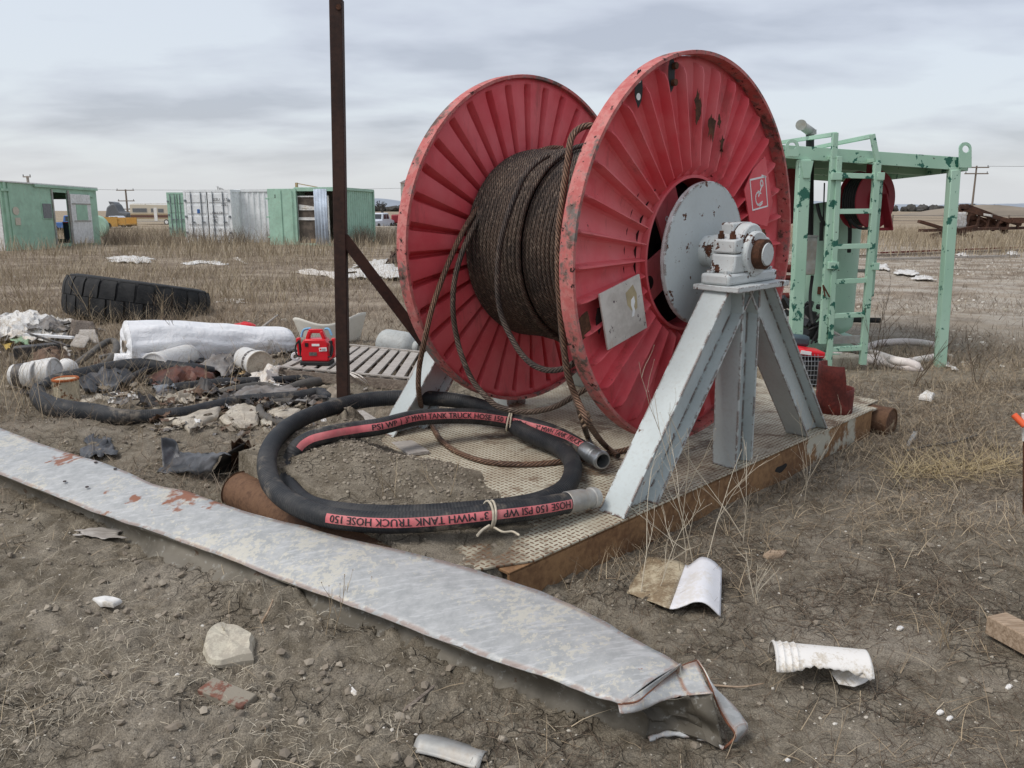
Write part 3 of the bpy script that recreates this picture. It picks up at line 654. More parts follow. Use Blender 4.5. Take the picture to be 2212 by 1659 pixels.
# ---------------------------------------------------------------- suction hose
def mk_hose(name,col,dcol):
    n=NT(name); uv=n.tc.outputs['UV']; s=n.n('ShaderNodeSeparateXYZ'); n.l(uv,s.inputs[0])
    rb=n.ma('SINE',n.ma('MULTIPLY',s.outputs[1],420.)); a=n.noise(7,6,.65); b=n.noise(40,4,.7)
    c=n.mix(n.ramp(a,.40,.68),col,dcol); c=n.mix(n.ma('MULTIPLY',n.ramp(b,.55,.75),.5),c,tuple(q*1.6 for q in dcol)); c=n.mix(n.ramp(n.noise(3.5,5,.7,v=n.map(loc=(5,5,5))),.55,.68),c,(.17,.145,.115))
    n.set(c,.62,0,n.bump(n.ma('ADD',n.ma('MULTIPLY',rb,.35),n.ma('MULTIPLY',b,.4)),.35,.004),Specular_IOR_Level=.35)
mk_hose('hose',(.016,.018,.021),(.045,.044,.043)); mk_hose('hosegrey',(.075,.070,.062),(.12,.108,.092)); mk_hose('hosepale',(.66,.59,.55),(.74,.69,.64))
plain('stripe',(.64,.15,.165),.6,sc=14,var=.25,dirt=.35,dcol=(.42,.22,.20)); plain('letters',(.02,.016,.018),.7,sc=40,var=.2)
plain('zinc',(.42,.44,.45),.38,.75,sc=10,var=.35,dirt=.4,dcol=(.30,.27,.23)); plain('zincdull',(.40,.40,.38),.55,.4,sc=10,var=.3,dirt=.6,dcol=(.33,.28,.22))
HRAD=.049
raw=[(1274,979,.275),(1208,941,.285),(1153,921,.30),(1104,910,.315),(1015,899,.36),(905,902,.385),(823,921,.385),(767,929,.38),(705,940,.385),(665,953,.36),(640,972,.32),(628,1005,.25),(624,1040,.23),(640,1070,.22),(680,1095,.22),(760,1110,.24),(880,1114,.255),(1010,1106,.262),(1110,1095,.262),(1175,1080,.262),(1222,1053,.262),(1238,1015,.262),(1228,985,.262),(1200,962,.27),(1158,945,.275),(1118,925,.285),(1085,898,.32),(1040,878,.36),(975,864,.39),(878,859,.40),(779,866,.395),(692,889,.385),(631,916,.38),(594,950,.37),(577,990,.35),(582,1035,.31),(605,1068,.28),(650,1097,.265),(720,1119,.262),(829,1129,.27),(933,1125,.28),(1043,1113,.29),(1153,1099,.28),(1240,1083,.262)]
HP=resamp(cr([G(a,b,z) for a,b,z in raw],8),.02)
hose=thing('tank_truck_hose','coiled black rubber hose with red lettered stripe lying over dirt and skid deck','hose',loc=(HP[0].x,HP[0].y,.2))
HI=Matrix.Translation((-HP[0].x,-HP[0].y,-.2)); HPl=[HI@p for p in HP]
obj('hose_wall',M().tube(HPl,lambda t:HRAD*(1+.02*math.sin(t*40)),20,uvs=True),'hose',hose,smooth=60)
FR=frames(HPl,up=Vector((0,0,1)))    # t, x(right of travel), y(up-ish)
SLn=[0]
for i in range(1,len(HPl)): SLn.append(SLn[-1]+(HPl[i]-HPl[i-1]).length)
SLEN=SLn[-1]
def hp(s,ang,r):
    s=max(0,min(SLEN-1e-5,s)); i=min(len(HPl)-2,int(s/SLEN*(len(HPl)-1)))
    while i>0 and SLn[i]>s: i-=1
    while i<len(HPl)-2 and SLn[i+1]<s: i+=1
    t=(s-SLn[i])/max(1e-9,SLn[i+1]-SLn[i]); p=HPl[i].lerp(HPl[i+1],t)
    x=FR[i][1].lerp(FR[i+1][1],t).normalized(); tt=FR[i][0].lerp(FR[i+1][0],t).normalized(); up=x.cross(tt).normalized()
    return p+(x*math.cos(ang)+up*math.sin(ang))*r
def nearest(px,py,z,lo=0,hi=1):
    q=HI@G(px,py,z); best=min(range(int(lo*(len(HPl)-1)),int(hi*(len(HPl)-1))+1),key=lambda i:(HPl[i]-q).length); return SLn[best]
# run A: coupling 1 -> left.  travel goes left, camera is on the left side (-x of travel); run B travels right, camera on its right side
sA1=.055; sA2=nearest(640,975,.29,0,.4); sB1=nearest(720,1119,.262,.75,1); sB2=SLEN-.055
def angA(s):
    return PI-R(18)-R(40)*float(sst(.62,.10,s))
def angB(s): return R(14)-R(6)*math.sin(s*2)
def strip(s0,s1,angf,r,half,name,mt,parent):
    n_=int((s1-s0)/.012); m=M().grid(lambda u,v:hp(s0+(s1-s0)*u,angf(s0+(s1-s0)*u)+half*(2*v-1),r),n_,7); return obj(name,m,mt,parent,smooth=80)
HALF=.42
stA=strip(sA1,sA2,angA,HRAD+.0016,HALF,'stripe','stripe',hose); stB=strip(sB1,sB2,angB,HRAD+.0016,HALF,'stripe','stripe',hose)
def hosetext(txt,s_start,sd,angf,flip,parent,size=.046,lim=None):
    vs,fs=textmesh(txt,size); out=[]
    for x,y,z in vs:
        s=s_start+sd*x; yy=(y-size*.36)/(HRAD+.002)
        out.append(hp(s,angf(s)+(yy if not flip else -yy),HRAD+.0042))
    o2=[]
    for x,y,z in vs:
        s=s_start+sd*(x+size*.035); yy=(y-size*.36)/(HRAD+.002); o2.append(hp(s,angf(s)+(yy if not flip else -yy),HRAD+.0046))
    return obj('lettering',M().add(out,fs).add(o2,fs),'letters',parent,smooth=80)
# A: text reads towards coupling 1, i.e. against travel; letters' up = towards +up => angle decreases from PI side
UN='3" MWH TANK TRUCK HOSE 150 PSI WP  |  '
def twid(t,size=.046):
    vs,_=textmesh(t,size); return max(v[0] for v in vs)
wU=twid(UN.strip())+.045
tail=twid('3" MWH TANK TRUCK')
s1=sA1+tail+.006
hosetext('3" MWH TANK TRUCK',s1,-1,angA,True,stA)
s2=s1+.03
while s2+wU<sA2+wU:
    hosetext('3" MWH TANK TRUCK HOSE 150 PSI WP  |',s2+wU if s2+wU<sA2 else s2+wU,-1,angA,True,stA) if s2+wU<sA2+.02 else None
    s2+=wU
rem=sA2-(s2-wU)
hosetext('PSI WP  |',s2-wU+twid('PSI WP  |')+.03,-1,angA,True,stA)
# B: upside down, starts at coupling 2 and reads away from it
hosetext('HOSE 150 PSI WP  |',sB2-.01,-1,angB,True,stB)
b0=sB2-.01-twid('HOSE 150 PSI WP  |')-.03
hosetext('3" MWH TANK TRUCK HOSE 150',b0,-1,angB,True,stB)
def coupling(i0,i1,name='coupling',mt='zinc'):
    a=HPl[i0]; d=(HPl[i0]-HPl[i1]).normalized(); Q=(d).to_track_quat('Z','Y').to_matrix().to_4x4(); Q.translation=a-d*.05
    r=HRAD; pr=[(r+.0015,0),(r+.004,.002),(r+.004,.095),(r+.001,.10),(r+.001,.112),(r-.004,.118),(r-.004,.155),(r+.003,.158),(r+.003,.178),(r-.003,.182),(r-.003,.195),(r-.010,.195),(r-.010,.10)]
    return obj(name,M().lathe(pr,36,Q,cap=False).lathe([(r-.010,.11),(.001,.11)],36,Q,cap=False,mi=1),[mt,'black'],hose)
coupling(0,4); coupling(-1,-5,mt='zincdull')
def htie(px,py,z,lo,hi,rad=.062,tn=2,shift=(0,0,0)):
    s=nearest(px,py,z,lo,hi); i=min(range(len(SLn)),key=lambda k:abs(SLn[k]-s)); tie(HPl[i]+Vector(shift),FR[i][0],rad,'cord_tie',hose,'twine',tn,.0055)
    return HPl[i]
p=htie(1104,905,.31,0,.3,.066,2); p=htie(1056,1112,.28,.85,1,.058,2)
m=M().tube(resamp(cr([p+Vector((.02,-.05,-.04)),p+Vector((.06,-.09,-.045)),p+Vector((.10,-.085,-.045)),p+Vector((.13,-.12,-.048))],6),.01),.005,6)
m.tube(resamp(cr([p+Vector((0,-.05,-.03)),p+Vector((-.03,-.08,-.04)),p+Vector((-.05,-.13,-.045))],6),.01),.006,6); obj('cord_tail',m,'twine',hose)
# ---------------------------------------------------------------- rusty post with brace
B0=G(742,950,.12); post=thing('steel_post','tall dark rusty steel post with a slanting brace beside the reel','post',loc=B0)
Tb=Matrix.Translation(-B0)
pt=AY(727,0,B0.y+.0); 
pdir=(AY(727,3,B0.y)-B0); topp=B0+pdir*1.25
m=M().bar(B0-Vector((0,0,.2)),B0+pdir*1.004,.075,.075,up=(0,1,0),T=Tb); obj('upright',m,'darkrust',post,bev=.004)
b1=AY(741,512,B0.y); b2=RV(930,760,-1.62); b2=SK@b2
m=M().bar(b1,b2,.07,.07,T=Tb); obj('brace',m,'darkrust',post,bev=.004)
m=M(); Tq=Matrix.Translation((.04,-.06,0)); m.prism([(-.0,0),(.16,-.10),(.0,.16)],-.006,.006,Tq@Matrix.Rotation(PI/2,4,'X')@Matrix.Rotation(.3,4,'Y')); obj('foot_gusset',m,'darkrust',post)
m=M().cyl((.0,-.048,pdir.z*.985),(.0,.0,pdir.z*.985),.016,10,T=Matrix.Translation((pdir.x*.985+.02,pdir.y*.985,0))); obj('bolt',m,'rust',post)
# ---------------------------------------------------------------- bent galvanised guard rail in the foreground
def mk_galv():
    n=NT('galvanised'); a=n.noise(3,7,.68); b=n.noise(15,8,.75,v=n.map(sc=(1,1,1),rot=(0,0,.5))); c=n.noise(45,4,.7); st=n.noise(30,7,.7,v=n.map(sc=(.25,1.8,1),rot=(0,0,-1.05)))
    col=n.mix(n.ramp(b,.32,.68),(.335,.345,.34),(.455,.46,.45))
    col=n.mix(n.ma('MULTIPLY',n.ramp(st,.52,.60),.45),col,(.58,.585,.58))
    col=n.mix(n.ma('MULTIPLY',n.ramp(n.ma('ADD',n.ma('MULTIPLY',a,.6),n.ma('MULTIPLY',c,.4)),.53,.565),.7),col,(.57,.54,.45))
    ru=n.ramp(n.noise(2.4,6,.7,v=n.map(loc=(6.3,1.7,0))),.665,.70); ru2=n.ramp(n.noise(22,4,.7,v=n.map(loc=(2,1,0))),.715,.74)
    eg=n.ma('MULTIPLY',n.edge(.012,.02,.2),n.ramp(n.noise(18,4,.6),.42,.5))
    rr=n.ma('MAXIMUM',n.ma('MAXIMUM',n.ma('MULTIPLY',ru,.85),ru2),n.ma('MULTIPLY',eg,.85)); col=n.mix(rr,col,n.mix(c,(.20,.085,.045),(.36,.19,.12)))
    n.set(col,n.mix(rr,(.50,)*3,(.9,)*3),n.ma('MULTIPLY',n.ma('SUBTRACT',1.0,rr),.25),n.bump(n.ma('ADD',b,n.ma('MULTIPLY',c,.5)),.15,.003),Specular_IOR_Level=.45)
mk_galv()
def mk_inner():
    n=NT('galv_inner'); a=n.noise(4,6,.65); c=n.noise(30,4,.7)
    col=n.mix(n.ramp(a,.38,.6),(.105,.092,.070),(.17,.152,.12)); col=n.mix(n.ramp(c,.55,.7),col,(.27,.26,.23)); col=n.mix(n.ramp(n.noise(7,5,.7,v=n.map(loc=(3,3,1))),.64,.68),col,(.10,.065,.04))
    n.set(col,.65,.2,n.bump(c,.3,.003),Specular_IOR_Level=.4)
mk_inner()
rusty('rustedge',(.24,.10,.055),(.11,.048,.03),None,9)
BACK=[(-520,735),(-160,868),(0,925),(110,966),(250,1011),(330,1046),(400,1062),(520,1101),(640,1133),(750,1163),(870,1189),(970,1215),(1040,1236),(1153,1273),(1236,1308),(1310,1345),(1360,1378),(1420,1408),(1470,1436)]
FRONT=[(-520,812),(-160,960),(0,1026),(112,1069),(186,1098),(275,1132),(320,1146),(390,1171),(465,1197),(521,1219),(595,1249),(707,1290),(823,1334),(947,1382),(1071,1428),(1195,1469),(1277,1500),(1343,1523)]
LOW=[(-520,846),(-160,1000),(0,1062),(70,1086),(150,1116),(260,1166),(335,1223),(446,1270),(520,1290),(600,1318),(707,1358),(823,1400),(947,1450),(1071,1492),(1195,1530),(1290,1565),(1400,1597)]
def px_res(L_,n):
    P=[Vector((a,b,0)) for a,b in L_]; return resamp(cr(P,6),1) if n is None else [q for q in _rs_n(cr(P,6),n)]
def _rs_n(pts,n):
    L_=[0]
    for i in range(1,len(pts)): L_.append(L_[-1]+(pts[i]-pts[i-1]).length)
    o=[];j=0
    for i in range(n):
        s=L_[-1]*i/(n-1)
        while j<len(pts)-2 and L_[j+1]<s: j+=1
        o.append(pts[j].lerp(pts[j+1],(s-L_[j])/max(1e-9,L_[j+1]-L_[j])))
    return o
NS=110
fb=px_res(BACK,NS); ff=px_res(FRONT,NS); fl=px_res(LOW,NS)
ZF=lambda t:.115+.03*math.sin(t*7)+.03*t; ZB=lambda t:.225+.025*math.sin(t*5+1)
Pf=[G(p.x,p.y,ZF(i/(NS-1))) for i,p in enumerate(ff)]; Pb=[G(p.x,p.y,ZB(i/(NS-1))) for i,p in enumerate(fb)]; Pl=[G(p.x,p.y,.0) for p in fl]
Pl=[Vector((l.x,l.y,min(float(GH(l.x,l.y))-.03,f.z-.05))) for l,f in zip(Pl,Pf)]
RL=Vector((Pf[50].x,Pf[50].y,0)); rail=thing('guard_rail','long dented galvanised steel rail with rusty edges lying across the foreground','guard rail',loc=RL); RTm=Matrix.Translation(-RL)
def railtop(u,v):
    i=u*(NS-1); a=int(min(NS-2,i)); t=i-a; f=Pf[a].lerp(Pf[a+1],t); b=Pb[a].lerp(Pb[a+1],t); p=f.lerp(b,v)
    dent=.008*mnoise.noise(Vector((u*12,v*1.2,3)))+.0025*mnoise.noise(Vector((u*50,v*3,1))); crown=.012*math.sin(PI*v)
    ed=(.003*mnoise.noise(Vector((u*40,1 if v>.5 else 7,0))))*(abs(v-.5)*2)**6
    return p+Vector((0,ed,crown+dent+ed))
obj('top_face',M().grid(railtop,260,13),'galvanised',rail,solid=.004,T=RTm,smooth=60)
def railfront(u,v):
    i=u*(NS-1); a=int(min(NS-2,i)); t=i-a; f=Pf[a].lerp(Pf[a+1],t)+Vector((0,.006,-.004)); b=Pl[a].lerp(Pl[a+1],t); p=f.lerp(b,v); d=(Pb[a]-Pf[a]).normalized()
    return p+Vector((d.x,d.y,0))*(.06*math.sin(PI*min(1,v*1.1))+.012*mnoise.noise(Vector((u*14,v*2,9))))
obj('front_face',M().grid(railfront,220,9),'galv_inner',rail,solid=.003,T=RTm,smooth=60)
def railback(u,v):
    i=u*(NS-1); a=int(min(NS-2,i)); t=i-a; b=Pb[a].lerp(Pb[a+1],t); d=(Pb[a]-Pf[a]).normalized(); return b+Vector((d.x*.05,d.y*.05,-(b.z+.03)))*v+Vector((0,0,-.003))
obj('back_face',M().grid(railback,120,4),'galvanised',rail,solid=.003,T=RTm,smooth=60)
# bolt holes and stains on the top face
def ontop(px,py):
    best=None
    for zi in range(30):
        z=.10+.005*zi; p=G(px,py,z); 
        for i in range(0,NS-1):
            a=Pf[i];b=Pb[i]; d=b-a; t=(p-a).dot(d)/d.dot(d)
            if 0<=t<=1:
                q=a+d*t; e_=(q-p).length
                if best is None or e_<best[0]: best=(e_,q,i,t)
    return best
for (px,py) in ((207,999),(249,1013),(140,1040),(188,1052)):
    e_,q,i,t=ontop(px,py); q=railtop(i/(NS-1),t); q=G(px,py,q.z+.004) 
    d=(Pb[i]-Pf[i]).normalized(); al=(Pf[i+1]-Pf[i]).normalized(); nn=al.cross(d).normalized(); nn=nn if nn.z>0 else -nn
    Q=Matrix((al,nn.cross(al),nn)).transposed().to_4x4(); Q.translation=q+nn*.001-RL
    obj('bolt_hole',M().lathe([(.009,0),(.001,.0005)],14,Q@Matrix.Diagonal((1.5,.9,1,1)),cap=False),'interior',rail)
def rustspots(lst):
    m_=MATS['galvanised']; t=m_.node_tree; b_=next(n for n in t.nodes if n.type=='BSDF_PRINCIPLED'); src=b_.inputs['Base Color'].links[0].from_socket
    tc_=t.nodes.new('ShaderNodeTexCoord'); nz=t.nodes.new('ShaderNodeTexNoise'); nz.inputs['Scale'].default_value=22; nz.inputs['Detail'].default_value=6; t.links.new(tc_.outputs['Object'],nz.inputs['Vector'])
    for (p,r_) in lst:
        d_=t.nodes.new('ShaderNodeVectorMath'); d_.operation='DISTANCE'; t.links.new(tc_.outputs['Object'],d_.inputs[0]); d_.inputs[1].default_value=tuple(p)
        a_=t.nodes.new('ShaderNodeMath'); a_.operation='MULTIPLY_ADD'; t.links.new(nz.outputs[0],a_.inputs[0]); a_.inputs[1].default_value=-r_*5; t.links.new(d_.outputs['Value'],a_.inputs[2])
        q_=t.nodes.new('ShaderNodeMapRange'); q_.inputs[1].default_value=-r_*1.25; q_.inputs[2].default_value=-r_*1.9; t.links.new(a_.outputs[0],q_.inputs[0])
        x_=t.nodes.new('ShaderNodeMix'); x_.data_type='RGBA'; t.links.new(q_.outputs[0],x_.inputs[0]); t.links.new(src,x_.inputs[6]); x_.inputs[7].default_value=(.27,.115,.065,1); src=x_.outputs[2]
    t.links.new(src,b_.inputs['Base Color'])
_sp=[]
for (px,py,r_) in ((152,992,.07),(238,1066,.022),(296,1086,.032),(389,1108,.022),(440,1060,.085),(500,1080,.04),(130,1000,.03)):
    e_,q,i,t=ontop(px,py); _sp.append((q-RL,r_))
rustspots(_sp)
# crushed end: torn mouth of the folded rail
def W3(px,py,z): return G(px,py,z)
mouthA=[W3(1335,1522,.166),W3(1375,1516,.168),W3(1400,1496,.172),W3(1422,1477,.178),W3(1448,1456,.184),W3(1472,1439,.192),W3(1505,1427,.20)]
mouthB=[W3(1340,1526,.160),W3(1392,1523,.135),W3(1425,1512,.142),W3(1456,1506,.146),W3(1482,1503,.152),W3(1512,1500,.160),W3(1540,1498,.170)]
mouthC=[W3(1400,1597,.005),W3(1432,1588,.016),W3(1466,1588,.02),W3(1496,1592,.02),W3(1526,1600,.015),W3(1545,1610,.01),W3(1563,1617,.005)]
ca,cb,cc_=[_rs_n(cr(l,6),40) for l in (mouthA,mouthB,mouthC)]
def inner1(u,v):
    i=int(u*39); p=ca[i].lerp(cb[i],v); return p+Vector((0,-.02*math.sin(PI*v),-.012*math.sin(PI*v)*1))
obj('curled_lip',M().grid(inner1,40,9),'galv_lip' if 'galv_lip' in MATS else 'galvanised',rail,solid=.004,T=RTm,smooth=60)
ins=[W3(1352,1530,.10),W3(1400,1534,.09),W3(1440,1540,.08),W3(1475,1548,.07),W3(1505,1562,.06),W3(1532,1582,.045),W3(1560,1612,.012)]
ci_=_rs_n(cr(ins,6),40)
def inner2(u,v):
    i=int(u*39); a=cb[i]; b=cc_[i]; mid=ci_[i]+Vector((0,.10*(1-u),.0)); p=a*(1-v)**2+mid*2*v*(1-v)+b*v*v
    return p+Vector((0,.03*mnoise.noise(Vector((u*4,v*5,2))),0))
obj('inner_fold',M().grid(inner2,40,12),'galv_inner',rail,solid=.003,T=RTm,smooth=60)
_e0=Pf[-1];_e1=Pb[-1]
obj('end_fold',M().grid(lambda u,v:(_e0.lerp(_e1,u)+Vector((0,0,.004))).lerp(ca[int(u*.86*39)],v),40,6),'galvanised',rail,solid=.004,T=RTm,smooth=60)
# right wing of the torn end
wa=_rs_n(cr([W3(1505,1427,.20),W3(1522,1450,.19),W3(1533,1478,.17),W3(1541,1500,.15),W3(1556,1535,.10),W3(1570,1560,.07),W3(1588,1590,.035),W3(1563,1618,.0)],6),40)
wb=_rs_n(cr([W3(1512,1436,.19),W3(1530,1470,.17),W3(1546,1490,.15),W3(1568,1508,.125),W3(1590,1530,.10),W3(1606,1552,.07),W3(1616,1573,.045),W3(1592,1603,.0)],6),40)
obj('torn_wing',M().grid(lambda u,v:wa[int(u*39)].lerp(wb[int(u*39)],v)+Vector((0,0,.008*math.sin(PI*v))),40,6),'galvanised',rail,solid=.004,T=RTm,smooth=60)
obj('torn_edge',M().tube(ca+wa,lambda t:.0036*(1+.15*math.sin(t*40)),6),'rustedge',rail,T=RTm)
lip=_rs_n(cr([W3(1402,1597,.012),W3(1440,1585,.022),W3(1490,1588,.024),W3(1530,1598,.02),W3(1563,1616,.01)],6),30)
obj('lower_lip',M().tube(lip,lambda t:.008*(1+.2*math.sin(t*30)),8,flat=.6),'galvanised',rail,T=RTm)
# ---------------------------------------------------------------- things on the ground, foreground
def mk_white(name,base,dirt,dcol,sc=5,lo=.5,hi=.62):
    n=NT(name); a=n.noise(sc,6,.65); b=n.noise(sc*8,5,.7); col=n.mix(n.ma('MULTIPLY',n.ramp(n.ma('ADD',n.ma('MULTIPLY',a,.7),n.ma('MULTIPLY',b,.3)),lo,hi),dirt),base,dcol)
    n.set(col,.55,0,n.bump(b,.2,.003),Specular_IOR_Level=.35)
mk_white('whiteplastic',(.70,.69,.66),.7,(.42,.36,.27)); mk_white('whitesheet',(.74,.74,.76),.45,(.60,.55,.46),6,.52,.64)
mk_white('dirtysheet',(.50,.43,.30),.9,(.20,.14,.08),11,.40,.60)
mk_white('stone',(.52,.48,.38),.75,(.34,.30,.24),14,.42,.56); mk_white('slab',(.50,.45,.36),.75,(.28,.24,.19),9,.42,.6); mk_white('shard',(.74,.72,.68),.8,(.48,.42,.33),12,.47,.60)
def mk_wood(name,a,b,sx=(1,12,12),rough=.85):
    n=NT(name); g=n.noise(6,6,.65,v=n.map(sc=sx),dis=.4); h=n.noise(30,4,.6,v=n.map(sc=sx)); c=n.mix(n.ramp(g,.35,.65),a,b); c=n.mul(1.0,c,n.mix(n.ramp(h,.35,.5),(.7,)*3,(1.05,)*3)); n.set(c,rough,0,n.bump(g,.4,.004),Specular_IOR_Level=.2)
mk_wood('wood',(.42,.32,.23),(.25,.18,.12)); mk_wood('greywood',(.46,.43,.39),(.30,.27,.24)); mk_wood('oldwood',(.26,.22,.18),(.14,.11,.09))
def slabsolo(pts_px,z,th,mt,name,label,cat,amp=.006,bev=.003,group=None,tilt=None,sub=3):
    # outline lying on the ground, given thickness and worn faces
    P=[G(a,b,z) for a,b in pts_px]; c=sum(P,Vector())/len(P); ring=[]
    for i in range(len(P)):
        a,b=P[i],P[(i+1)%len(P)]
        for k in range(sub):
            t=k/sub; q=a.lerp(b,t); r_=mnoise.noise_vector(q*25)*amp; ring.append(q+Vector((r_.x,r_.y,0)))
    n=len(ring); vs=[];fs=[]
    for fz,sc in ((0,1.0),(.35,1.03),(.8,.97),(1,.86)):
        for q in ring: p=c+(q-c)*sc; vs.append((p.x,p.y,z-.01+th*fz*(1+.5*mnoise.noise(p*9))+amp*mnoise.noise(p*14)))
    for l in range(3):
        for i in range(n): fs.append((l*n+i,l*n+(i+1)%n,(l+1)*n+(i+1)%n,(l+1)*n+i))
    vs.append((c.x,c.y,z-.01+th*(1.05))); k=len(vs)-1
    mid=len(vs)
    for i in range(n): q=Vector(vs[3*n+i]).lerp(Vector(vs[k]),.5); vs.append((q.x,q.y,q.z+amp*1.5*mnoise.noise(q*30)))
    for i in range(n): j=(i+1)%n; fs.append((3*n+i,3*n+j,mid+j,mid+i)); fs.append((mid+i,mid+j,k))
    fs.append(tuple(range(n))[::-1])
    return solo(name,M().add(vs,fs),mt,label,cat,group,smooth=45 if th<.05 else 14,disp=.0 if th<.05 else .008,dsc=9)
slabsolo([(441,1414),(452,1380),(480,1364),(506,1372),(540,1386),(551,1404),(548,1428),(520,1434),(480,1437),(455,1434)],0.02,.055,'stone','rock','pale cream rock lying on bare dirt below the rail','rock',.010)
rusty('brickred',(.22,.10,.07),(.15,.075,.055),(.27,.24,.19),14,.9,.4,.47)
_b=G(492,1508,.012); solo('brick_fragment',M().box(_b+Vector((0,0,.004)),(.19,.075,.045),rot=(.10,.08,-.42)),'brickred','reddish broken brick half sunk in the dirt','brick',bev=.004,disp=.004,dsc=20)
mk_white('dirtclod',(.24,.20,.155),.8,(.14,.11,.085),14,.4,.6)
# short grey metal channel
P0=G(903,1605,.02);P1=G(1046,1640,.02); al=(P1-P0); L0=al.length; al.normalize(); Q=Matrix((al,Vector((0,0,1)).cross(al),Vector((0,0,1)))).transposed().to_4x4(); Q.translation=P0
m=M().grid(lambda u,v:Q@Vector((u*L0,-.045+.09*v,.022*math.sin(PI*min(1,max(0,(v*1.2-.1))))+.004*math.sin(u*5))),14,9); m.add([],[]) 
solo('metal_channel',m,'zincdull','short dull grey metal channel offcut lying at the bottom of the photo','metal offcut',solid=.004,smooth=50)
# white sheet folded into an S
e0=G(1354,1276,.012);e1=G(1400,1206,.02);
def sheet(u,v):
    # u across (left..right), v near..far
    near=[(1353,1281,.010),(1385,1290,.030),(1420,1300,.050),(1452,1312,.045),(1478,1310,.050),(1500,1298,.075),(1525,1300,.070),(1552,1330,.012)]
    far=[(1402,1203,.020),(1440,1207,.040),(1470,1212,.050),(1487,1222,.050),(1500,1215,.065),(1515,1204,.085),(1535,1208,.080),(1558,1228,.045)]
    A=_sheetc[0];B=_sheetc[1]; i=int(round(u*39)); p=A[i].lerp(B[i],v); return p+Vector((0,0,.003*mnoise.noise(Vector((u*6,v*4,0)))))
_sheetc=[_rs_n(cr([G(*q) for q in l],6),40) for l in ([(1353,1281,.012),(1385,1292,.028),(1420,1305,.040),(1452,1316,.040),(1478,1309,.052),(1500,1300,.070),(1525,1304,.066),(1556,1332,.012)],[(1400,1203,.020),(1440,1208,.040),(1470,1214,.045),(1486,1222,.045),(1500,1213,.066),(1516,1203,.085),(1537,1210,.078),(1559,1230,.045)])]
sh=thing('folded_sheet','bent white sheet with a dirty left half lying by the skid edge','sheet',loc=(_sheetc[0][0].x,_sheetc[0][0].y,0)); Ts=inv(sh)
obj('clean_half',M().grid(lambda u,v:sheet(.50+u*.5,v),20,12),'whitesheet',sh,solid=.004,T=Ts,smooth=60)
obj('dirty_half',M().grid(lambda u,v:sheet(u*.50,v),20,12),'dirtysheet',sh,solid=.004,T=Ts,smooth=60)
lowf=[_rs_n(cr([G(*q) for q in l],6),20) for l in ([(1356,1284,.008),(1400,1310,.006),(1440,1326,.006),(1460,1328,.006)],[(1400,1215,.012),(1430,1240,.010),(1450,1280,.01),(1470,1310,.01)])]
obj('lower_fold',M().grid(lambda u,v:lowf[0][int(u*19)].lerp(lowf[1][int(u*19)],v),20,6),'dirtysheet',sh,solid=.003,T=Ts,smooth=60)
# broken white bucket shard with ribbed rim
ax0=G(1668,1440,.02); ax1=G(1872,1452,.03)
bs=thing('bucket_shard','broken white plastic bucket shell with ribbed rim and torn jagged edge','bucket shard',loc=(ax0.x,ax0.y,0)); Ts=inv(bs)
al=(ax1-ax0);LB=al.length;al.normalize();yd=Vector((0,0,1)).cross(al)
def shard(u,v):
    a=R(178-150*v) ; r=.100-.012*u; jag=0
    if v>.88: jag=.2*mnoise.noise(Vector((u*14,2,1)))
    a-=jag; a=a+R(14)*math.sin(PI*min(1,max(0,(u-.12)/.8)))*v
    rib=.005*max(0,math.sin(u*2*PI*14))*(u<.24)
    return ax0+al*(u*LB)+(yd*(-math.cos(PI-a))*-1+Vector((0,0,1))*math.sin(a)*.95)*(r+rib)-Vector((0,0,.012))
obj('wall',M().grid(shard,56,22),'shard',bs,solid=.003,T=Ts,smooth=60)
def shard2(u,v):
    a=R(178-(150*v)); r=.088; w_=(.022+.02*mnoise.noise(Vector((v*9,4,2)))); return ax0+al*(LB-(w_*(1-u))*2+.004)+(yd*(-math.cos(PI-a))*-1+Vector((0,0,1))*math.sin(a)*.82)*(r-.002+.006*u)-Vector((0,0,.012))
obj('end_band',M().grid(shard2,6,30),'shard',bs,solid=.003,T=Ts,smooth=60)
pa=[G(*q) for q in ((1855,1415,.075),(1882,1440,.05),(1875,1470,.02),(1845,1484,.006))]; pb=[G(*q) for q in ((1818,1412,.06),(1812,1438,.045),(1795,1452,.03),(1812,1478,.008))]
ca2=_rs_n(cr(pa,6),16); cb2=_rs_n(cr(pb,6),16)
obj('torn_flap',M().grid(lambda u,v:ca2[int(u*15)].lerp(cb2[int(u*15)],v*(1+.18*mnoise.noise(Vector((u*9,1,4))))),16,6),'shard',bs,solid=.003,T=Ts,smooth=60)
# timber at right edge
a=G(2150,1345,.045);b=G(2330,1440,.045); m=M().bar(a,b,.10,.075); solo('timber',m,'wood','short sawn timber lying in the dirt at the right edge','timber',bev=.004,loc=(a.x,a.y,.0))
# marker stake
sk=G(2215,1110,0); st=thing('marker_stake','thin white and rusty stake with an orange tip piece at the right edge','stake',loc=sk); Ti=inv(st)
top=AY(2212,893,sk.y); mid=AY(2213,952,sk.y)
mk_white('orange',(.75,.12,.04),.2,(.5,.15,.06)); 
obj('stake_rod',M().cyl(sk-Vector((0,0,.05)),mid,.008,8),'rust',st,T=Ti); obj('stake_sleeve',M().cyl(mid,top,.012,12),'whiteplastic',st,T=Ti)
obj('orange_tube',M().cyl(AY(2190,896,sk.y+.02),AY(2214,920,sk.y-.03),.017,14),'orange',st,T=Ti)
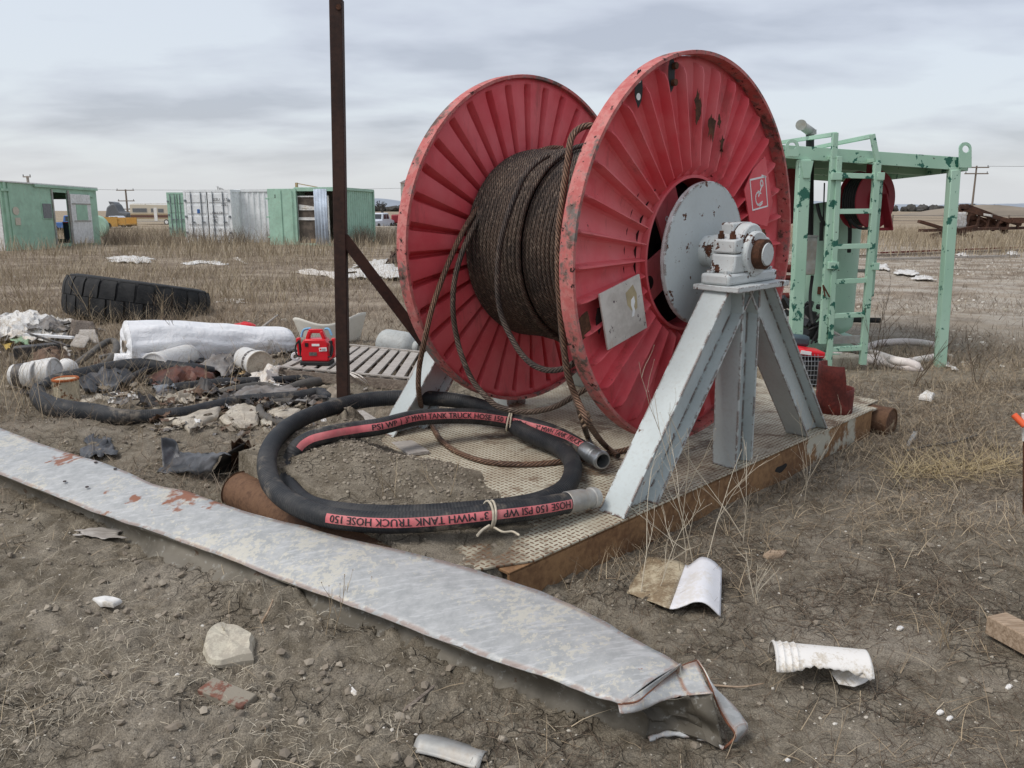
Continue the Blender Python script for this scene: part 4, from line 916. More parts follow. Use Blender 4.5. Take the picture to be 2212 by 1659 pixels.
# wood chips, sticks, scraps (each one its own thing)
def stick(pts,r,mt,label,name='stick',cat='stick'):
    P=[G(*q) for q in pts]; return solo(name,M().tube(resamp(cr(P,4),.02),lambda t:r*(1-.4*t),6),mt,label,cat)
stick([(868,1538,.012),(905,1510,.03),(942,1478,.035)],.008,'oldwood','dark thin stick lying on dirt in front of the rail')
stick([(565,1345,.03),(580,1320,.07),(590,1295,.10)],.006,'wood','pale straight twig leaning on the dirt lump')
stick([(1540,1480,.02),(1600,1484,.02),(1650,1476,.02)],.004,'wood','straight pale straw beside the torn end of the rail','straw','straw')
slabsolo([(1648,1200),(1665,1191),(1700,1193),(1690,1202),(1660,1205)],.005,.022,'wood','wood_chip','pale weathered wood chip in straw right of the folded sheet','wood chip',.004)
slabsolo([(738,1480),(748,1476),(775,1500),(770,1508),(752,1498)],.012,.018,'shard','paper_scrap','small white scrap on dirt left of the dark stick','scrap',.004)
slabsolo([(200,1292),(225,1288),(262,1298),(245,1308),(215,1306)],.02,.02,'whiteplastic','paper_scrap','crumpled white scrap on cloddy dirt below the left part of the rail','scrap',.006)
crumple([(165,1160),(268,1166),(262,1140),(168,1142)],.035,.006,'greywood','paper_sheet','flat grey paper sheet poking out from under the rail','paper',seed=4,solid=.002)
crumple([(610,1390),(665,1385),(655,1350),(618,1355)],.02,.02,'slab','cardboard_scrap','curled tan cardboard scrap in the shade under the rail','cardboard',seed=8,solid=.003)
for i,(x,y,lb) in enumerate(((2030,1536,'white flake on cracked soil nearest the bucket shard'),(2052,1548,'second white flake right beside the first on cracked soil'),(1945,1355,'tiny pale chip above the bucket shard'),(2180,1480,'pale fragment at the far right on cracked soil'),(1310,1640,'curled pale leaf scrap below the torn rail end'),(1700,1640,'torn white paper bit right of the torn rail end'),(1990,1258,'small pale chip in litter right of the folded sheet'),(1460,1345,'tiny white bone-like chip below the folded sheet'))):
    slabsolo([(x-8,y+1),(x-5,y-4),(x+2,y-6),(x+9,y-2),(x+5,y+2),(x-2,y+4)],.002,.006,'shard','paper_scrap',lb,'scrap',.003,sub=3)
# ---------------------------------------------------------------- junk on the left
def mk_tyre():
    n=NT('tyre'); a=n.noise(6,5,.6); b=n.noise(40,4,.7); c=n.mix(n.ramp(a,.38,.65),(.014,.015,.016),(.032,.032,.032)); c=n.mix(n.ma('MULTIPLY',n.ramp(b,.5,.75),.4),c,(.075,.070,.062)); n.set(c,.75,0,n.bump(b,.3,.004),Specular_IOR_Level=.3)
mk_tyre()
TC=AY(300,665,12.5); TC.z=.28
ty=thing('loader_tyre','huge black loader tyre lying flat and tilted in dry grass','tyre',mtx=Matrix.Translation((TC.x,TC.y,.215))@Matrix.Rotation(R(7.5),4,'Y')@Matrix.Rotation(R(-8.5),4,'X'))
RO=1.04; TW=.64
prof=[(.62,-TW/2+.09),(.70,-TW/2+.01),(.85,-TW/2-.0),(.95,-TW/2+.02),(RO-.06,-TW/2+.06),(RO-.03,-TW/2+.12),(RO-.03,TW/2-.12),(RO-.06,TW/2-.06),(.95,TW/2-.02),(.85,TW/2),(.70,TW/2-.01),(.62,TW/2-.09)]
obj('carcass',M().lathe(prof,96,cap=False).lathe([(.62,-TW/2+.09),(.62,TW/2-.09)],96,cap=False),'tyre',ty)
m=M(); NB=26
for i in range(NB):
    for s in (-1,1):
        a0=2*PI*(i+(.5 if s>0 else 0))/NB; vs=[];K=6
        for k in range(K+1):
            z=s*(.004+(TW/2-.045)*k/K); sw=.05*(k/K)**1.3+.012*math.sin(k); wdt=(.226-.010*k/K)*.5
            for da in (-wdt,wdt):
                for r in (RO-.04,RO+.004-.050*(k/K)**4): a=a0+da/1.0*.95+sw*.35; vs.append((r*math.cos(a),r*math.sin(a),z))
        fs=[]
        for k in range(K):
            o=4*k; fs+=[(o+1,o+3,o+7,o+5),(o,o+1,o+5,o+4),(o+2,o+6,o+7,o+3)]
        fs+=[(0,2,3,1),(4*K,4*K+1,4*K+3,4*K+2)]; m.add(vs,fs)
obj('tread',m,'tyre',ty,bev=.006)
# white wrapped roll
def mk_wrap():
    n=NT('wrap'); a=n.noise(5,6,.6,dis=1.2); b=n.noise(13,5,.6,dis=.8); col=n.mix(n.ramp(a,.35,.7),(.78,.79,.80),(.84,.84,.84)); col=n.mix(n.ma('MULTIPLY',n.ramp(n.noise(4,6,.7,v=n.map(loc=(4,1,1))),.60,.68),.6),col,(.40,.35,.27))
    n.set(col,.42,0,n.bump(n.ma('ADD',a,n.ma('MULTIPLY',b,.5)),0.7,.03),Specular_IOR_Level=.45)
mk_wrap()
ra=AY(272,742,8.1); rb=AY(634,752,9.15); ra.z=.255; rb.z=.13
roll=thing('wrapped_roll','long white plastic wrapped roll lying in front of the big tyre','roll',loc=(ra.x,ra.y,0)); Ti=inv(roll)
d=(rb-ra); RLn=d.length; Qr=d.to_track_quat('Z','Y').to_matrix().to_4x4(); Qr.translation=ra
def rollf(u,v):
    a=2*PI*u; z=v*RLn; r=.262-.095*sst(.1,1,v); cr_=1+.09*mnoise.noise(Vector((math.cos(a)*2,math.sin(a)*2,z*3)))+.06*mnoise.noise(Vector((math.cos(a)*6+z*2,math.sin(a)*6,z*2)))+.03*mnoise.noise(Vector((math.cos(a)*11,math.sin(a)*11+z*3,z*2.5)))
    if v>.93: r*=float(math.sqrt(max(0.02,1-((v-.93)/.07)**2*.8)))
    q=Vector((r*cr_*math.cos(a),r*cr_*math.sin(a),z)); return Qr@q
obj('wrapping',M().grid(lambda u,v:rollf(u,float(v)),64,60,cu=True),'wrap',roll,T=Ti,smooth=60)
def rend(u,v):
    a=2*PI*u; r=.262*(1-v)+.062*v; r*=1+.10*mnoise.noise(Vector((math.cos(a)*2,math.sin(a)*2,v*3))); return Qr@Vector((r*math.cos(a),r*math.sin(a),-.02*math.sin(PI*v)*(1+1.2*mnoise.noise(Vector((math.cos(a)*3,math.sin(a)*3,1))))))
obj('end_wrap',M().grid(lambda u,v:rend(u,float(v)),48,12,cu=True),'wrap',roll,T=Ti,smooth=60)
plain('cardcore',(.42,.36,.29),.8)
obj('core',M().lathe([(.066,-.03),(.058,-.03),(.058,.25),(.001,.25)],28,Qr,cap=False),'cardcore',roll,T=Ti)
def skirt(u,v): a=R(150+60*u)+0; p=Qr@Vector((0,0,.0)); x=ra.x-.05+.42*u; return Vector((x,ra.y-.15-.10*v+.05*mnoise.noise(Vector((u*6,v*3,1))),.20-.19*v+.01))
obj('loose_wrap',M().grid(skirt,20,10),'wrap',roll,T=Ti,solid=.002,smooth=60)
m=M().grid(lambda u,v: (lambda q:q)(Qr@(Vector(((.226-.05*(.45+.38*u))*math.cos(R(112)-(v-.5)*.35*math.sin(PI*u)-u*.25),(.226-.05*(.45+.38*u))*math.sin(R(112)-(v-.5)*.35*math.sin(PI*u)-u*.25),(.60+.27*u)*RLn)))),16,6)
# buckets
paint('bucketwhite',(.68,.67,.64),.70,10,(.30,.25,.18),.5,.15,dirt=.6,dcol=(.42,.37,.29)); plain('lidwhite',(.70,.69,.66),.5,var=.12,dirt=.3,dcol=(.45,.40,.33)); plain('labelgrey',(.18,.18,.19),.6,sc=25,var=.6,dirt=.4,dcol=(.5,.48,.44)); plain('labeldark',(.06,.055,.055),.6,sc=20,var=.5,dirt=.35,dcol=(.3,.27,.23))
def bucket(a,b,r,label,mt='bucketwhite',lid='lidwhite',band=None,name='bucket',open_=False):
    a=Vector(a);b=Vector(b);d=(b-a); l=d.length; t=thing(name,label,'bucket',loc=(a.x,a.y,0)); Q=inv(t)@(Matrix.Translation(a)@d.to_track_quat('Z','Y').to_matrix().to_4x4())
    pr=[(r*1.06,0),(r*1.06,.03),(r*1.02,.035),(r*1.02,.05),(r*1.04,.052),(r*1.04,.062),(r*.985,.066),(r*.98,.085),(r*1.0,.088),(r*1.0,.095),(r*.97,.10),(r*.90,l-.01),(r*.86,l)]
    obj('shell',M().lathe(pr,40,Q,cap=False).lathe([(r*.86,l),(.001,l)],40,Q,cap=False),mt,t)
    obj('lid' if not open_ else 'base',M().lathe([(r*1.06,.0),(r*1.03,-.006),(r*.95,-.006),(r*.93,.004),(r*.30,.004),(r*.28,-.002),(r*.22,-.002),(r*.20,.004),(.001,.004)],40,Q,cap=False),lid,t)
    if band:
        z0,z1,a0,a1,mt2=band; rr=lambda z:r*(.97-.07*(z-.10)/(l-.10))+.0015
        obj('printed_label',M().grid(lambda u,v:Vector((rr(z0+(z1-z0)*v)*math.cos(a0+(a1-a0)*u),rr(z0+(z1-z0)*v)*math.sin(a0+(a1-a0)*u),z0+(z1-z0)*v)),20,4,T=Q),mt2,t,smooth=80)
    return t
A=AY(330,768,7.55);B=AY(408,770,8.25);A.z=.15;B.z=.14; bucket(A,B,.128,'white bucket lying on its side with round lid facing left, by the wrapped roll',band=(.17,.27,R(-120),R(20),'labelgrey'))
A=AY(562,790,7.75);B=AY(528,768,8.05);A.z=.13;B.z=.14; bucket(A,B,.130,'dirty white bucket with cracked rusty face lying at the right end of the roll',band=(.10,.16,R(-180),R(178),'labeldark'),lid='slab')
A=AY(118,803,7.35);B=AY(70,806,7.35);A.z=.13;B.z=.12; bucket(A,B,.135,'grimy white bucket lying open behind the flattened black hose','bucketwhite',band=None,open_=True)
A=AY(80,808,7.3);B=AY(30,812,7.3);A.z=.12;B.z=.11; bucket(A,B,.120,'white bucket with dark label band, leftmost of the fallen buckets',band=(.09,.18,R(-180),R(178),'labeldark'))
A=AY(146,798,7.6);A.z=.12; m=M().grid(lambda u,v:A+Vector((.10*math.sin(PI*v)*math.cos(2*PI*u),.08*math.sin(PI*v)*math.sin(2*PI*u),.10*math.cos(PI*v)))+Vector(mnoise.noise_vector(Vector((u*4,v*4,0))))*.01,20,12,cu=True); solo('plastic_jug',m,'whiteplastic','crushed white jug beside the open bucket','jug')
cn=G(147,868,0); can=thing('paint_can','cream can standing upright with a rusty orange rim','can',loc=cn); rusty('orangerust',(.45,.13,.04),(.25,.08,.03),None,14); paint('canbody',(.55,.48,.34),.56,12,(.30,.15,.07),.6,dirt=.5)
obj('can_body',M().lathe([(.10,0),(.103,.01),(.10,.02),(.10,.19),(.104,.20)],32),'canbody',can); obj('can_rim',M().lathe([(.105,.19),(.107,.205),(.10,.212),(.085,.205),(.08,.19),(.001,.185)],32,cap=False),'orangerust',can)
# red jump starter on the pallet
mk_white('redplastic',(.62,.015,.025),.0,(.4,.02,.02)); MATS['redplastic'].node_tree.nodes['Principled BSDF'].inputs['Roughness'].default_value=.32
js0=G(686,786,.13); js=thing('jump_starter','bright red portable jump starter pack standing on the pallet behind the post','jump starter',loc=js0,rz=R(-4)); 
body=[(-.135,.035),(-.14,.10),(-.13,.16),(-.135,.205),(-.10,.255),(-.085,.30),(-.055,.335),(.055,.335),(.085,.30),(.10,.255),(.135,.205),(.13,.16),(.14,.10),(.135,.035)]
Qf=Matrix.Rotation(PI/2,4,'X')
m=M(); m.prism(body[:5]+[(.10,.255)]+body[10:][0:0]+[(.135,.205),(.13,.16),(.14,.10),(.135,.035)],-.075,.075,Qf); obj('case',m,'redplastic',js,bev=.014)
m=M(); 
for s in (-1,1): m.bar((s*.085,0,.25),(s*.055,0,.325),.035,.06,up=(0,1,0))
m.bar((-.07,0,.325),(.07,0,.325),.04,.03,up=(0,1,0)); obj('handle',m,'redplastic',js,bev=.008)
m=M().box((0,0,.018),(.29,.19,.04)); obj('foot',m,'black',js,bev=.008)
for s in (-1,1):
    m=M(); m.bar((s*.165,-.01,.07),(s*.175,-.01,.26),.035,.05,up=(0,1,0)); cl=obj('clamp',m,'redplastic',js,bev=.008); m=M().bar((s*.150,-.035,.09),(s*.160,-.035,.24),.02,.02,up=(0,1,0)); obj('clamp_jaw',m,'black',cl,bev=.004)
    m=M().tube(resamp(cr([(s*.12,-.06,.08),(s*.17,-.09,.10),(s*.185,-.08,.18),(s*.15,-.08,.24)],5),.02),.008,6); obj('cable',m,'black',js)
m=M().box((.015,-.0775,.20),(.075,.004,.022)); obj('badge',m,'paintwhite',js); m=M().box((.085,-.078,.158),(.075,.005,.036),rot=(0,-.06,0)); lb=obj('price_label',m,'paintwhite',js); obj('label_dot',M().box((.062,-.0815,.159),(.016,.002,.016)),'redplastic',lb); obj('label_lettering',M().box((.094,-.0815,.162),(.036,.002,.008)).box((.094,-.0815,.150),(.036,.002,.005)),'labelgrey',lb)
m=M().box((-.015,-.078,.112),(.075,.004,.034)); obj('rating_plate',m,'labeldark',js); m=M().box((-.075,-.078,.20),(.032,.004,.036)); obj('switch_recess',m,'interior',js)
m=M(); m.lathe([(.045,-.012),(.045,.012),(.025,.014),(.025,-.014),(.045,-.012)],24,Matrix.Translation((-.215,.0,.07))@Matrix.Rotation(PI/2,4,'X')@Matrix.Rotation(.4,4,'Y'),cap=False); obj('wheel_ring',m,'paintwhite',js)
mk_white('bluehose',(.20,.42,.62),.1,(.2,.3,.4)); obj('carry_strap',M().tube(resamp(cr([(-.155,.02,.26),(-.13,.03,.33),(-.06,.04,.345)],6),.015),.012,8),'bluehose',js); obj('carry_strap',M().tube(resamp(cr([(.08,.04,.34),(.12,.03,.34),(.15,.02,.28)],6),.015),.012,8),'bluehose',js)
# torn white plastic barrel half
c0=G(706,752,0)+Vector((-.06,.42,0)); 
mk_white('barrelwhite',(.66,.64,.57),.25,(.5,.46,.37))
def bar_(u,v):
    a=R(188+164*u); r=.36+.10*v; h=(.27+.04*math.sin(u*9)+.07*u*u)*v; return c0+Vector((r*math.cos(a),.75*r*math.sin(a)+.12,h+.01))
solo('barrel_half',M().grid(lambda u,v:bar_(u,float(v)),40,10),'barrelwhite','cut translucent white plastic barrel half standing behind the red jump starter','plastic barrel',solid=.005,smooth=60)
# grey gas bottle lying behind pallet
c0=AY(855,742,9.0); c0.z=.13; paint('bottlegrey',(.46,.48,.46),.66,8,RUST,.5)
gb=thing('gas_bottle','pale grey gas bottle with collar lying half sunk behind the pallet','gas bottle',loc=(c0.x,c0.y,0)); Q=Matrix.Translation((0,0,.12))@Euler((0,R(96),R(-14))).to_matrix().to_4x4()
pr=[(.001,-.23)]+[(.165*math.sin(t),-.10-.13*math.cos(t)) for t in np.linspace(.2,PI/2,6)]+[(.165*math.sin(t),.10-.13*math.cos(t)) for t in np.linspace(PI/2,PI-.2,6)]+[(.001,.23)]
obj('bottle_body',M().lathe(pr,32,Q,cap=False),'bottlegrey',gb); obj('collar',M().lathe([(.075,.19),(.075,.28)],24,Q,cap=False,a0=0,a1=5.2),'bottlegrey',gb,solid=.005); obj('valve',M().cyl((0,0,.2),(0,0,.26),.02,12,T=Q),'zinc',gb)
# pallet
pc=[G(597,794,.12),G(905,822,.12),G(930,765,.12),G(700,742,.12)]
pal=thing('pallet','weathered grey wooden pallet with gapped slats lying behind the rusty post','pallet',loc=(pc[0].x,pc[0].y,0)); Ti=inv(pal); m=M()
e0=(pc[0],pc[3]); e1=(pc[1],pc[2])
ns=11
for k in range(ns):
    t=(k+.5)/ns; a=pc[0].lerp(pc[1],t); b=pc[3].lerp(pc[2],t); dz=Vector((0,0,.003*random.uniform(-1,1))); obj('slat',M().bar(a+dz,b+dz,.085,.018),'greywood',pal,T=Ti,bev=.002)
for t in (0,.5,1):
    a=pc[0].lerp(pc[3],t);b=pc[1].lerp(pc[2],t); obj('stringer',M().bar(a-Vector((0,0,.056)),b-Vector((0,0,.056)),.04,.09),'oldwood',pal,T=Ti,bev=.002)
for t in (0,1):
    a=pc[0].lerp(pc[3],t);b=pc[1].lerp(pc[2],t); obj('edge_board',M().bar(a+Vector((0,0,.016)),b+Vector((0,0,.016)),.03,.012),'greywood',pal,T=Ti)
# old black hoses
def oldhose(raw,r,mt,label,flat=1.0,name='rubber_hose',endcap=None,closed=False):
    P=resamp(cr([G(*q) for q in raw],8),.03); t=thing(name,label,'hose',loc=(P[0].x,P[0].y,0)); Ti=inv(t)
    obj('hose_wall',M().tube(P,r,14,uvs=True,flat=flat),mt,t,T=Ti,smooth=60)
    if endcap:
        d=(P[0]-P[3]).normalized(); Q=Ti@(Matrix.Translation(P[0]-d*.02)@d.to_track_quat('Z','Y').to_matrix().to_4x4()); obj('coupling',M().lathe([(r*1.03 if not callable(r) else .06,0),(.062,.01),(.062,.17),(.05,.175),(.05,.05),(.001,.05)],24,Q,cap=False),endcap,t)
    return t
oldhose([(372,843,.06),(420,836,.06),(480,829,.06),(540,825,.06),(600,822,.05),(650,818,.045),(690,820,.04)],lambda t:.062-.03*t,'hose','thick ribbed black hose with a silver end piece lying on the junk',endcap='zinc')
oldhose([(85,838,.10),(84,858,.07),(110,878,.06),(150,888,.06),(205,893,.05),(255,900,.06),(320,900,.05),(400,893,.05),(460,880,.05),(520,868,.05),(590,862,.055),(650,857,.055),(690,850,.06),(706,862,.06),(690,870,.05)],lambda t:.055+.03*math.sin(PI*min(1,t*2.2))*(t<.45),'hose','long collapsed black hose curving in front of the junk pile',flat=1.0)
oldhose([(86,838,.12),(120,822,.12),(180,812,.13),(240,800,.14),(300,792,.15),(350,793,.14),(420,797,.13),(462,800,.10)],lambda t:.035+.05*math.sin(PI*t),'hose','flattened black hose running behind the open bucket and the brown sheet')
oldhose([(770,872,.10),(720,868,.06),(660,868,.04),(600,870,.04),(568,876,.05),(562,892,.05),(585,908,.04),(625,920,.04),(660,935,.04)],.036,'hosegrey','thin grey hose bent in a tight loop left of the tank truck hose')
oldhose([(150,798,.05),(190,768,.12),(225,742,.18),(243,736,.19),(252,746,.18),(246,766,.14),(222,788,.10),(190,800,.07),(150,803,.05)],.034,'hosegrey','thin grey hose looped beside the left end of the wrapped roll')
oldhose([(232,850,.03),(262,832,.08),(290,812,.12),(318,798,.15)],.03,'hose','thin black hose slanting up to the brown sheet')
oldhose([(470,852,.05),(520,842,.07),(570,833,.07),(610,842,.05),(650,832,.06),(690,824,.06)],lambda t:.04+.01*math.sin(t*9),'hosegrey','torn grey hose with frayed white end lying on pebbles')
# brown crumpled sheet
plain('brownsheet',(.11,.038,.022),.6,sc=6,var=.5,bs=.5)
crumple([(318,840),(455,834),(470,800),(330,795)],.05,.06,'brownsheet','leather_sheet','dark reddish brown crumpled sheet under the black hoses','crumpled sheet',seed=1,nu=26,nv=18,sc=7,lift=.10)
# torn black drum
plain('tornblack',(.028,.030,.033),.45,sc=8,var=.4,dirt=.35,dcol=(.20,.20,.21)); rusty('tornbrown',(.09,.045,.022),(.04,.022,.014),None,5)
td=thing('torn_drum','torn black metal drum skin with a brown inside behind the rail','torn drum',loc=(G(440,1010).x,G(440,1010).y,0)); Ti=inv(td)
c=[G(338,1022,.03),G(455,1022,.10),G(500,985,.22),G(390,975,.06)]
def dsk(u,v):
    p=c[0].lerp(c[1],u).lerp(c[3].lerp(c[2],u),v); return p+Vector((.02*mnoise.noise(Vector((u*5,v*5,1))),.02*mnoise.noise(Vector((u*5,v*5,7))),.05*math.sin(PI*v)*u+.03*mnoise.noise(Vector((u*6,v*4,3)))))
obj('skin',M().grid(dsk,24,14),'tornblack',td,T=Ti,solid=.003,smooth=50)
c2=[G(498,1022,.02),G(545,1018,.02),G(552,968,.20),G(500,950,.28)]
obj('upright_flap',M().grid(lambda u,v:c2[0].lerp(c2[1],u).lerp(c2[3].lerp(c2[2],u),v)+Vector((0,.06*math.sin(PI*u)+.02*mnoise.noise(Vector((u*5,v*5,2))),.03*mnoise.noise(Vector((u*6,v,9)))*v)),14,14),'tornbrown',td,T=Ti,solid=.003,smooth=50)
c3=[G(352,1018,.02),G(400,1012,.05),G(385,968,.12),G(348,945,.20)]
obj('curled_flap',M().grid(lambda u,v:c3[0].lerp(c3[1],u).lerp(c3[3].lerp(c3[2],u),v)+Vector((0,.07*math.sin(PI*u),.02*mnoise.noise(Vector((u*5,v*5,3))))),14,14),'tornblack',td,T=Ti,solid=.003,smooth=50)
obj('side_flap',M().grid(lambda u,v:G(455+60*u,1025-8*u,.02).lerp(G(480+50*u,985-30*u,.20+.04*u),v)+Vector((0,.04*math.sin(PI*v),0)),12,12),'tornblack',td,T=Ti,solid=.003,smooth=50)
crumple([(180,985),(248,982),(235,952),(190,950)],.02,.035,'tornblack','dark_rag','small dark crumpled rag on the dirt behind the rail','rag',seed=5,nu=16,nv=12,sc=12)
# slabs and cloths
slabsolo([(352,912),(400,906),(440,888),(476,886),(468,905),(430,922),(410,935),(395,922)],.04,.04,'slab','stone_slab','flat pale slab, largest of those in front of the black hose','slab',.010)
slabsolo([(473,905),(500,888),(540,880),(559,892),(556,918),(530,926),(490,920)],.03,.05,'slab','stone_slab','rounded pale slab right of the largest one, beside the grey hose loop','slab',.012)
slabsolo([(575,892),(610,884),(650,892),(640,908),(600,910)],.02,.05,'slab','stone_slab','pale slab inside the bend of the thin grey hose','slab',.010)
slabsolo([(338,935),(360,926),(402,930),(385,942),(350,942)],.01,.03,'slab','stone_slab','low pale slab nearest the torn black drum','slab',.008)
slabsolo([(565,918),(580,912),(590,922),(586,936),(570,936)],.01,.05,'stone','rock','small pale rock left of the coiled hose','rock',.008)
crumple([(178,872),(250,872),(230,855),(182,853)],.02,.025,'slab','cloth_scrap','pale crumpled cloth left of the folded cardboard','cloth',seed=12)
crumple([(235,872),(312,868),(280,848),(232,846)],.03,.03,'whiteplastic','cardboard_scrap','folded whitish cardboard in front of the paint can','cardboard',seed=13)
plain('insulation',(.46,.32,.16),.9,sc=20,var=.5,bs=.8); mk_white('panelwhite',(.64,.60,.54),.6,(.45,.33,.20),14)
crumple([(545,818),(672,814),(668,790),(575,793)],.05,.03,'panelwhite','broken_panel','broken whitish panel right of the cracked bucket','panel',seed=14,nu=20)
crumple([(655,826),(690,826),(688,800),(660,802)],.03,.05,'insulation','insulation_lump','yellowish foam lump by the end of the broken panel','foam lump',seed=15,sc=14)
crumple([(520,812),(560,815),(560,795),(528,792)],.03,.04,'insulation','insulation_lump','tan foam lump left of the broken panel','foam lump',seed=16,sc=14)
crumple([(338,868),(400,874),(440,862),(370,842)],.03,.06,'slab','cloth_scrap','grey and pale twisted cloth below the silver hose end','cloth',seed=17,sc=11,nu=22)
# trash heap at far left
mk_white('bagwhite',(.66,.65,.62),.8,(.40,.35,.28),9,.46,.60)
crumple([(-20,742),(125,738),(150,700),(0,690)],.10,.10,'bagwhite','plastic_bag','large crumpled white plastic bag at the left edge','plastic bag',seed=20,nu=40,nv=28,sc=7,lift=.16)
m=M(); a=AY(30,756,8.6);b=AY(135,742,8.8); a.z=.10;b.z=.12; m.bar(a,b,.16,.13); plain('boxblack',(.035,.037,.04),.5,dirt=.3); solo('trough',m,'boxblack','long black plastic trough below the white bag','trough',bev=.01,loc=(a.x,a.y,0))
a=AY(55,730,9);b=AY(158,733,8.9); a.z=.24;b.z=.22; solo('trim_strip',M().bar(a,b,.05,.025),'paintwhite','thin white trim strip across the trash','trim strip',loc=(a.x,a.y,.2))
mk_white('greenpaper',(.22,.34,.20),.5,(.25,.28,.18)); 
crumple([(28,744),(62,744),(62,722),(30,722)],.15,.03,'greenpaper','green_scrap','pale green plastic scrap in the trash heap','scrap',seed=21)
plain('yellow',(.55,.38,.08),.6); crumple([(4,752),(28,752),(26,738),(4,738)],.08,.03,'yellow','yellow_scrap','yellow plastic scrap at the left edge','scrap',seed=22)
for i,(q,lb) in enumerate((([(150,748),(182,752),(195,728),(165,722)],'grey board piece right of the trash heap, lowest'),([(165,738),(215,742),(205,712),(172,712)],'pale grey board piece leaning above the lowest one'),([(150,728),(212,722),(200,695),(155,690)],'brown board piece standing behind the pale ones'))):
    c_=[G(a,b,.08+.04*i) for a,b in q]; c_[2].z+=.14; c_[3].z+=.14; c_[2]=AY(q[2][0],q[2][1],c_[1].y+.12); c_[3]=AY(q[3][0],q[3][1],c_[0].y+.12)
    m=M().grid(lambda u,v:c_[0].lerp(c_[1],u).lerp(c_[3].lerp(c_[2],u),v)+Vector((0,.02*mnoise.noise(Vector((u*3,v*3,i))),0)),6,6); solo('board_piece',m,['greywood','greywood','oldwood'][i],lb,'board',solid=.008)
crumple([(95,800),(160,796),(150,778),(100,776)],.03,.05,'brownsheet','brown_rag','reddish rag behind the leftmost buckets','rag',seed=30)
crumple([(120,770),(150,772),(150,752),(122,752)],.05,.02,'panelwhite','paper_scrap','white triangular paper scrap under the black trough','paper',seed=31)
# splintered plank by the post
a=G(765,890,.14); b=G(905,980,.215); m=M().bar(a,b,.13,.02,up=(0,0,1)); solo('plank',m,'greywood','splintered pale plank lying on the skid edge under the hoses','plank',bev=.003,loc=(a.x,a.y,.1))

c_=AY(525,705,10.6); m=M().grid(lambda u,v:c_+Vector((.17*math.cos(2*PI*u)*math.sin(PI*v),.10*math.sin(2*PI*u)*math.sin(PI*v),.055*math.cos(PI*v)*(1+.4*mnoise.noise(Vector((u*3,v*3,0)))))),20,10,cu=True); solo('red_bag',m,'redplastic','small bright red bag showing behind the wrapped roll','bag')
m=M().cyl(AY(560,712,10.4),AY(600,680,10.9),.02,8,.008); solo('stick',m,'greywood','pale stick rising from grass behind the wrapped roll','stick')

# dense tangle of small scraps nobody could count
plain('scrapdark',(.025,.025,.026),.6,var=.4,dirt=.3); plain('scrapbrown',(.14,.085,.055),.85,var=.5); plain('scraptan',(.36,.31,.24),.85,var=.4,dirt=.5); plain('scrapgrey',(.22,.21,.20),.8,var=.4,dirt=.4)
rr=random.Random(77); mm=M()
def scrapat(px,py,sz,mi,m=mm):
    g=G(px,py,0); z0=float(GH(g.x,g.y)); T=Matrix.Translation((g.x,g.y,z0+rr.uniform(.0,.05)))@Euler((rr.uniform(-.5,.5),rr.uniform(-.4,.4),rr.uniform(0,6))).to_matrix().to_4x4(); sd_=rr.uniform(0,99); ax_=rr.uniform(.25,.9)
    def fn(u,v):
        x=(u-.5)*sz; y=(v-.5)*sz*ax_; q=mnoise.noise_vector(Vector((u*2.5+sd_,v*2.5,sd_))); k=1-.35*abs(mnoise.noise(Vector((u*3,v*3,sd_+5)))); return Vector((x*k+q.x*sz*.25,y*k+q.y*sz*.25,abs(q.z)*sz*.45))
    m.grid(fn,5,5,T,mi)
for k in range(520):
    t=rr.random(); px=rr.uniform(20,700); lo=735+.04*px; hi=905-.02*px; py=rr.uniform(lo,hi+30*(rr.random()<.2))
    if px<240: py=rr.uniform(712,860)
    mi=rr.choices([0,1,2,3,4],[5,5,6,4,2])[0]; scrapat(px,py,rr.uniform(.04,.17)*(1.3 if mi==0 else 1),mi)
for k in range(160): px=rr.uniform(330,760); scrapat(px,rr.uniform(850,950),rr.uniform(.03,.10),rr.choices([1,2,3,4],[3,5,3,1])[0])
o=obj('rubbish_scraps',mm,['scrapdark','scrapbrown','scraptan','scrapgrey','bagwhite'],smooth=30); tag(o,'tangle of small torn scraps between the hoses and buckets','rubbish',None,'stuff')
def rag(pts,mt,label,name,cat,seed,amp=.07,z=.05,lift=.08,nu=26,nv=16,sc=6): crumple(pts,z,amp,mt,name,label,cat,seed=seed,nu=nu,nv=nv,sc=sc,lift=lift)
rag([(150,850),(300,835),(300,800),(165,808)],'tornblack','black torn rubber sheeting behind the paint can','torn_sheeting','sheeting',201,lift=.12)
rag([(300,800),(440,806),(425,770),(310,765)],'tornblack','black torn sheeting between the lidded bucket and the brown sheet','torn_sheeting','sheeting',202,lift=.10)
rag([(430,815),(520,812),(500,775),(440,780)],'scrapgrey','grey torn flap right of the lidded bucket','torn_flap','sheeting',203)
rag([(480,862),(640,858),(640,838),(500,842)],'scrapgrey','dusty grey flattened rubber beside pebbles left of the post','flat_rubber','rubber',204,amp=.04,lift=.04)
rag([(415,850),(470,862),(480,846),(430,836)],'scrapdark','dark twisted rubber knot below the silver hose end','rubber_knot','rubber',205,amp=.07)
rag([(560,830),(600,834),(600,812),(570,812)],'panelwhite','torn whitish insulation strip between the cracked bucket and black hose','insulation_strip','insulation',206)
rag([(700,870),(760,868),(752,845),(705,848)],'scraptan','tan dusty clump at the foot of the rusty post','dusty_clump','cloth',207,amp=.04)
rag([(60,790),(150,792),(150,768),(70,764)],'scrapbrown','brown rag above the leftmost buckets','brown_rag','rag',208)
rag([(60,712),(150,720),(150,700),(70,694)],'scrapgrey','grey film draped over the trash heap','plastic_film','film',209,z=.2)
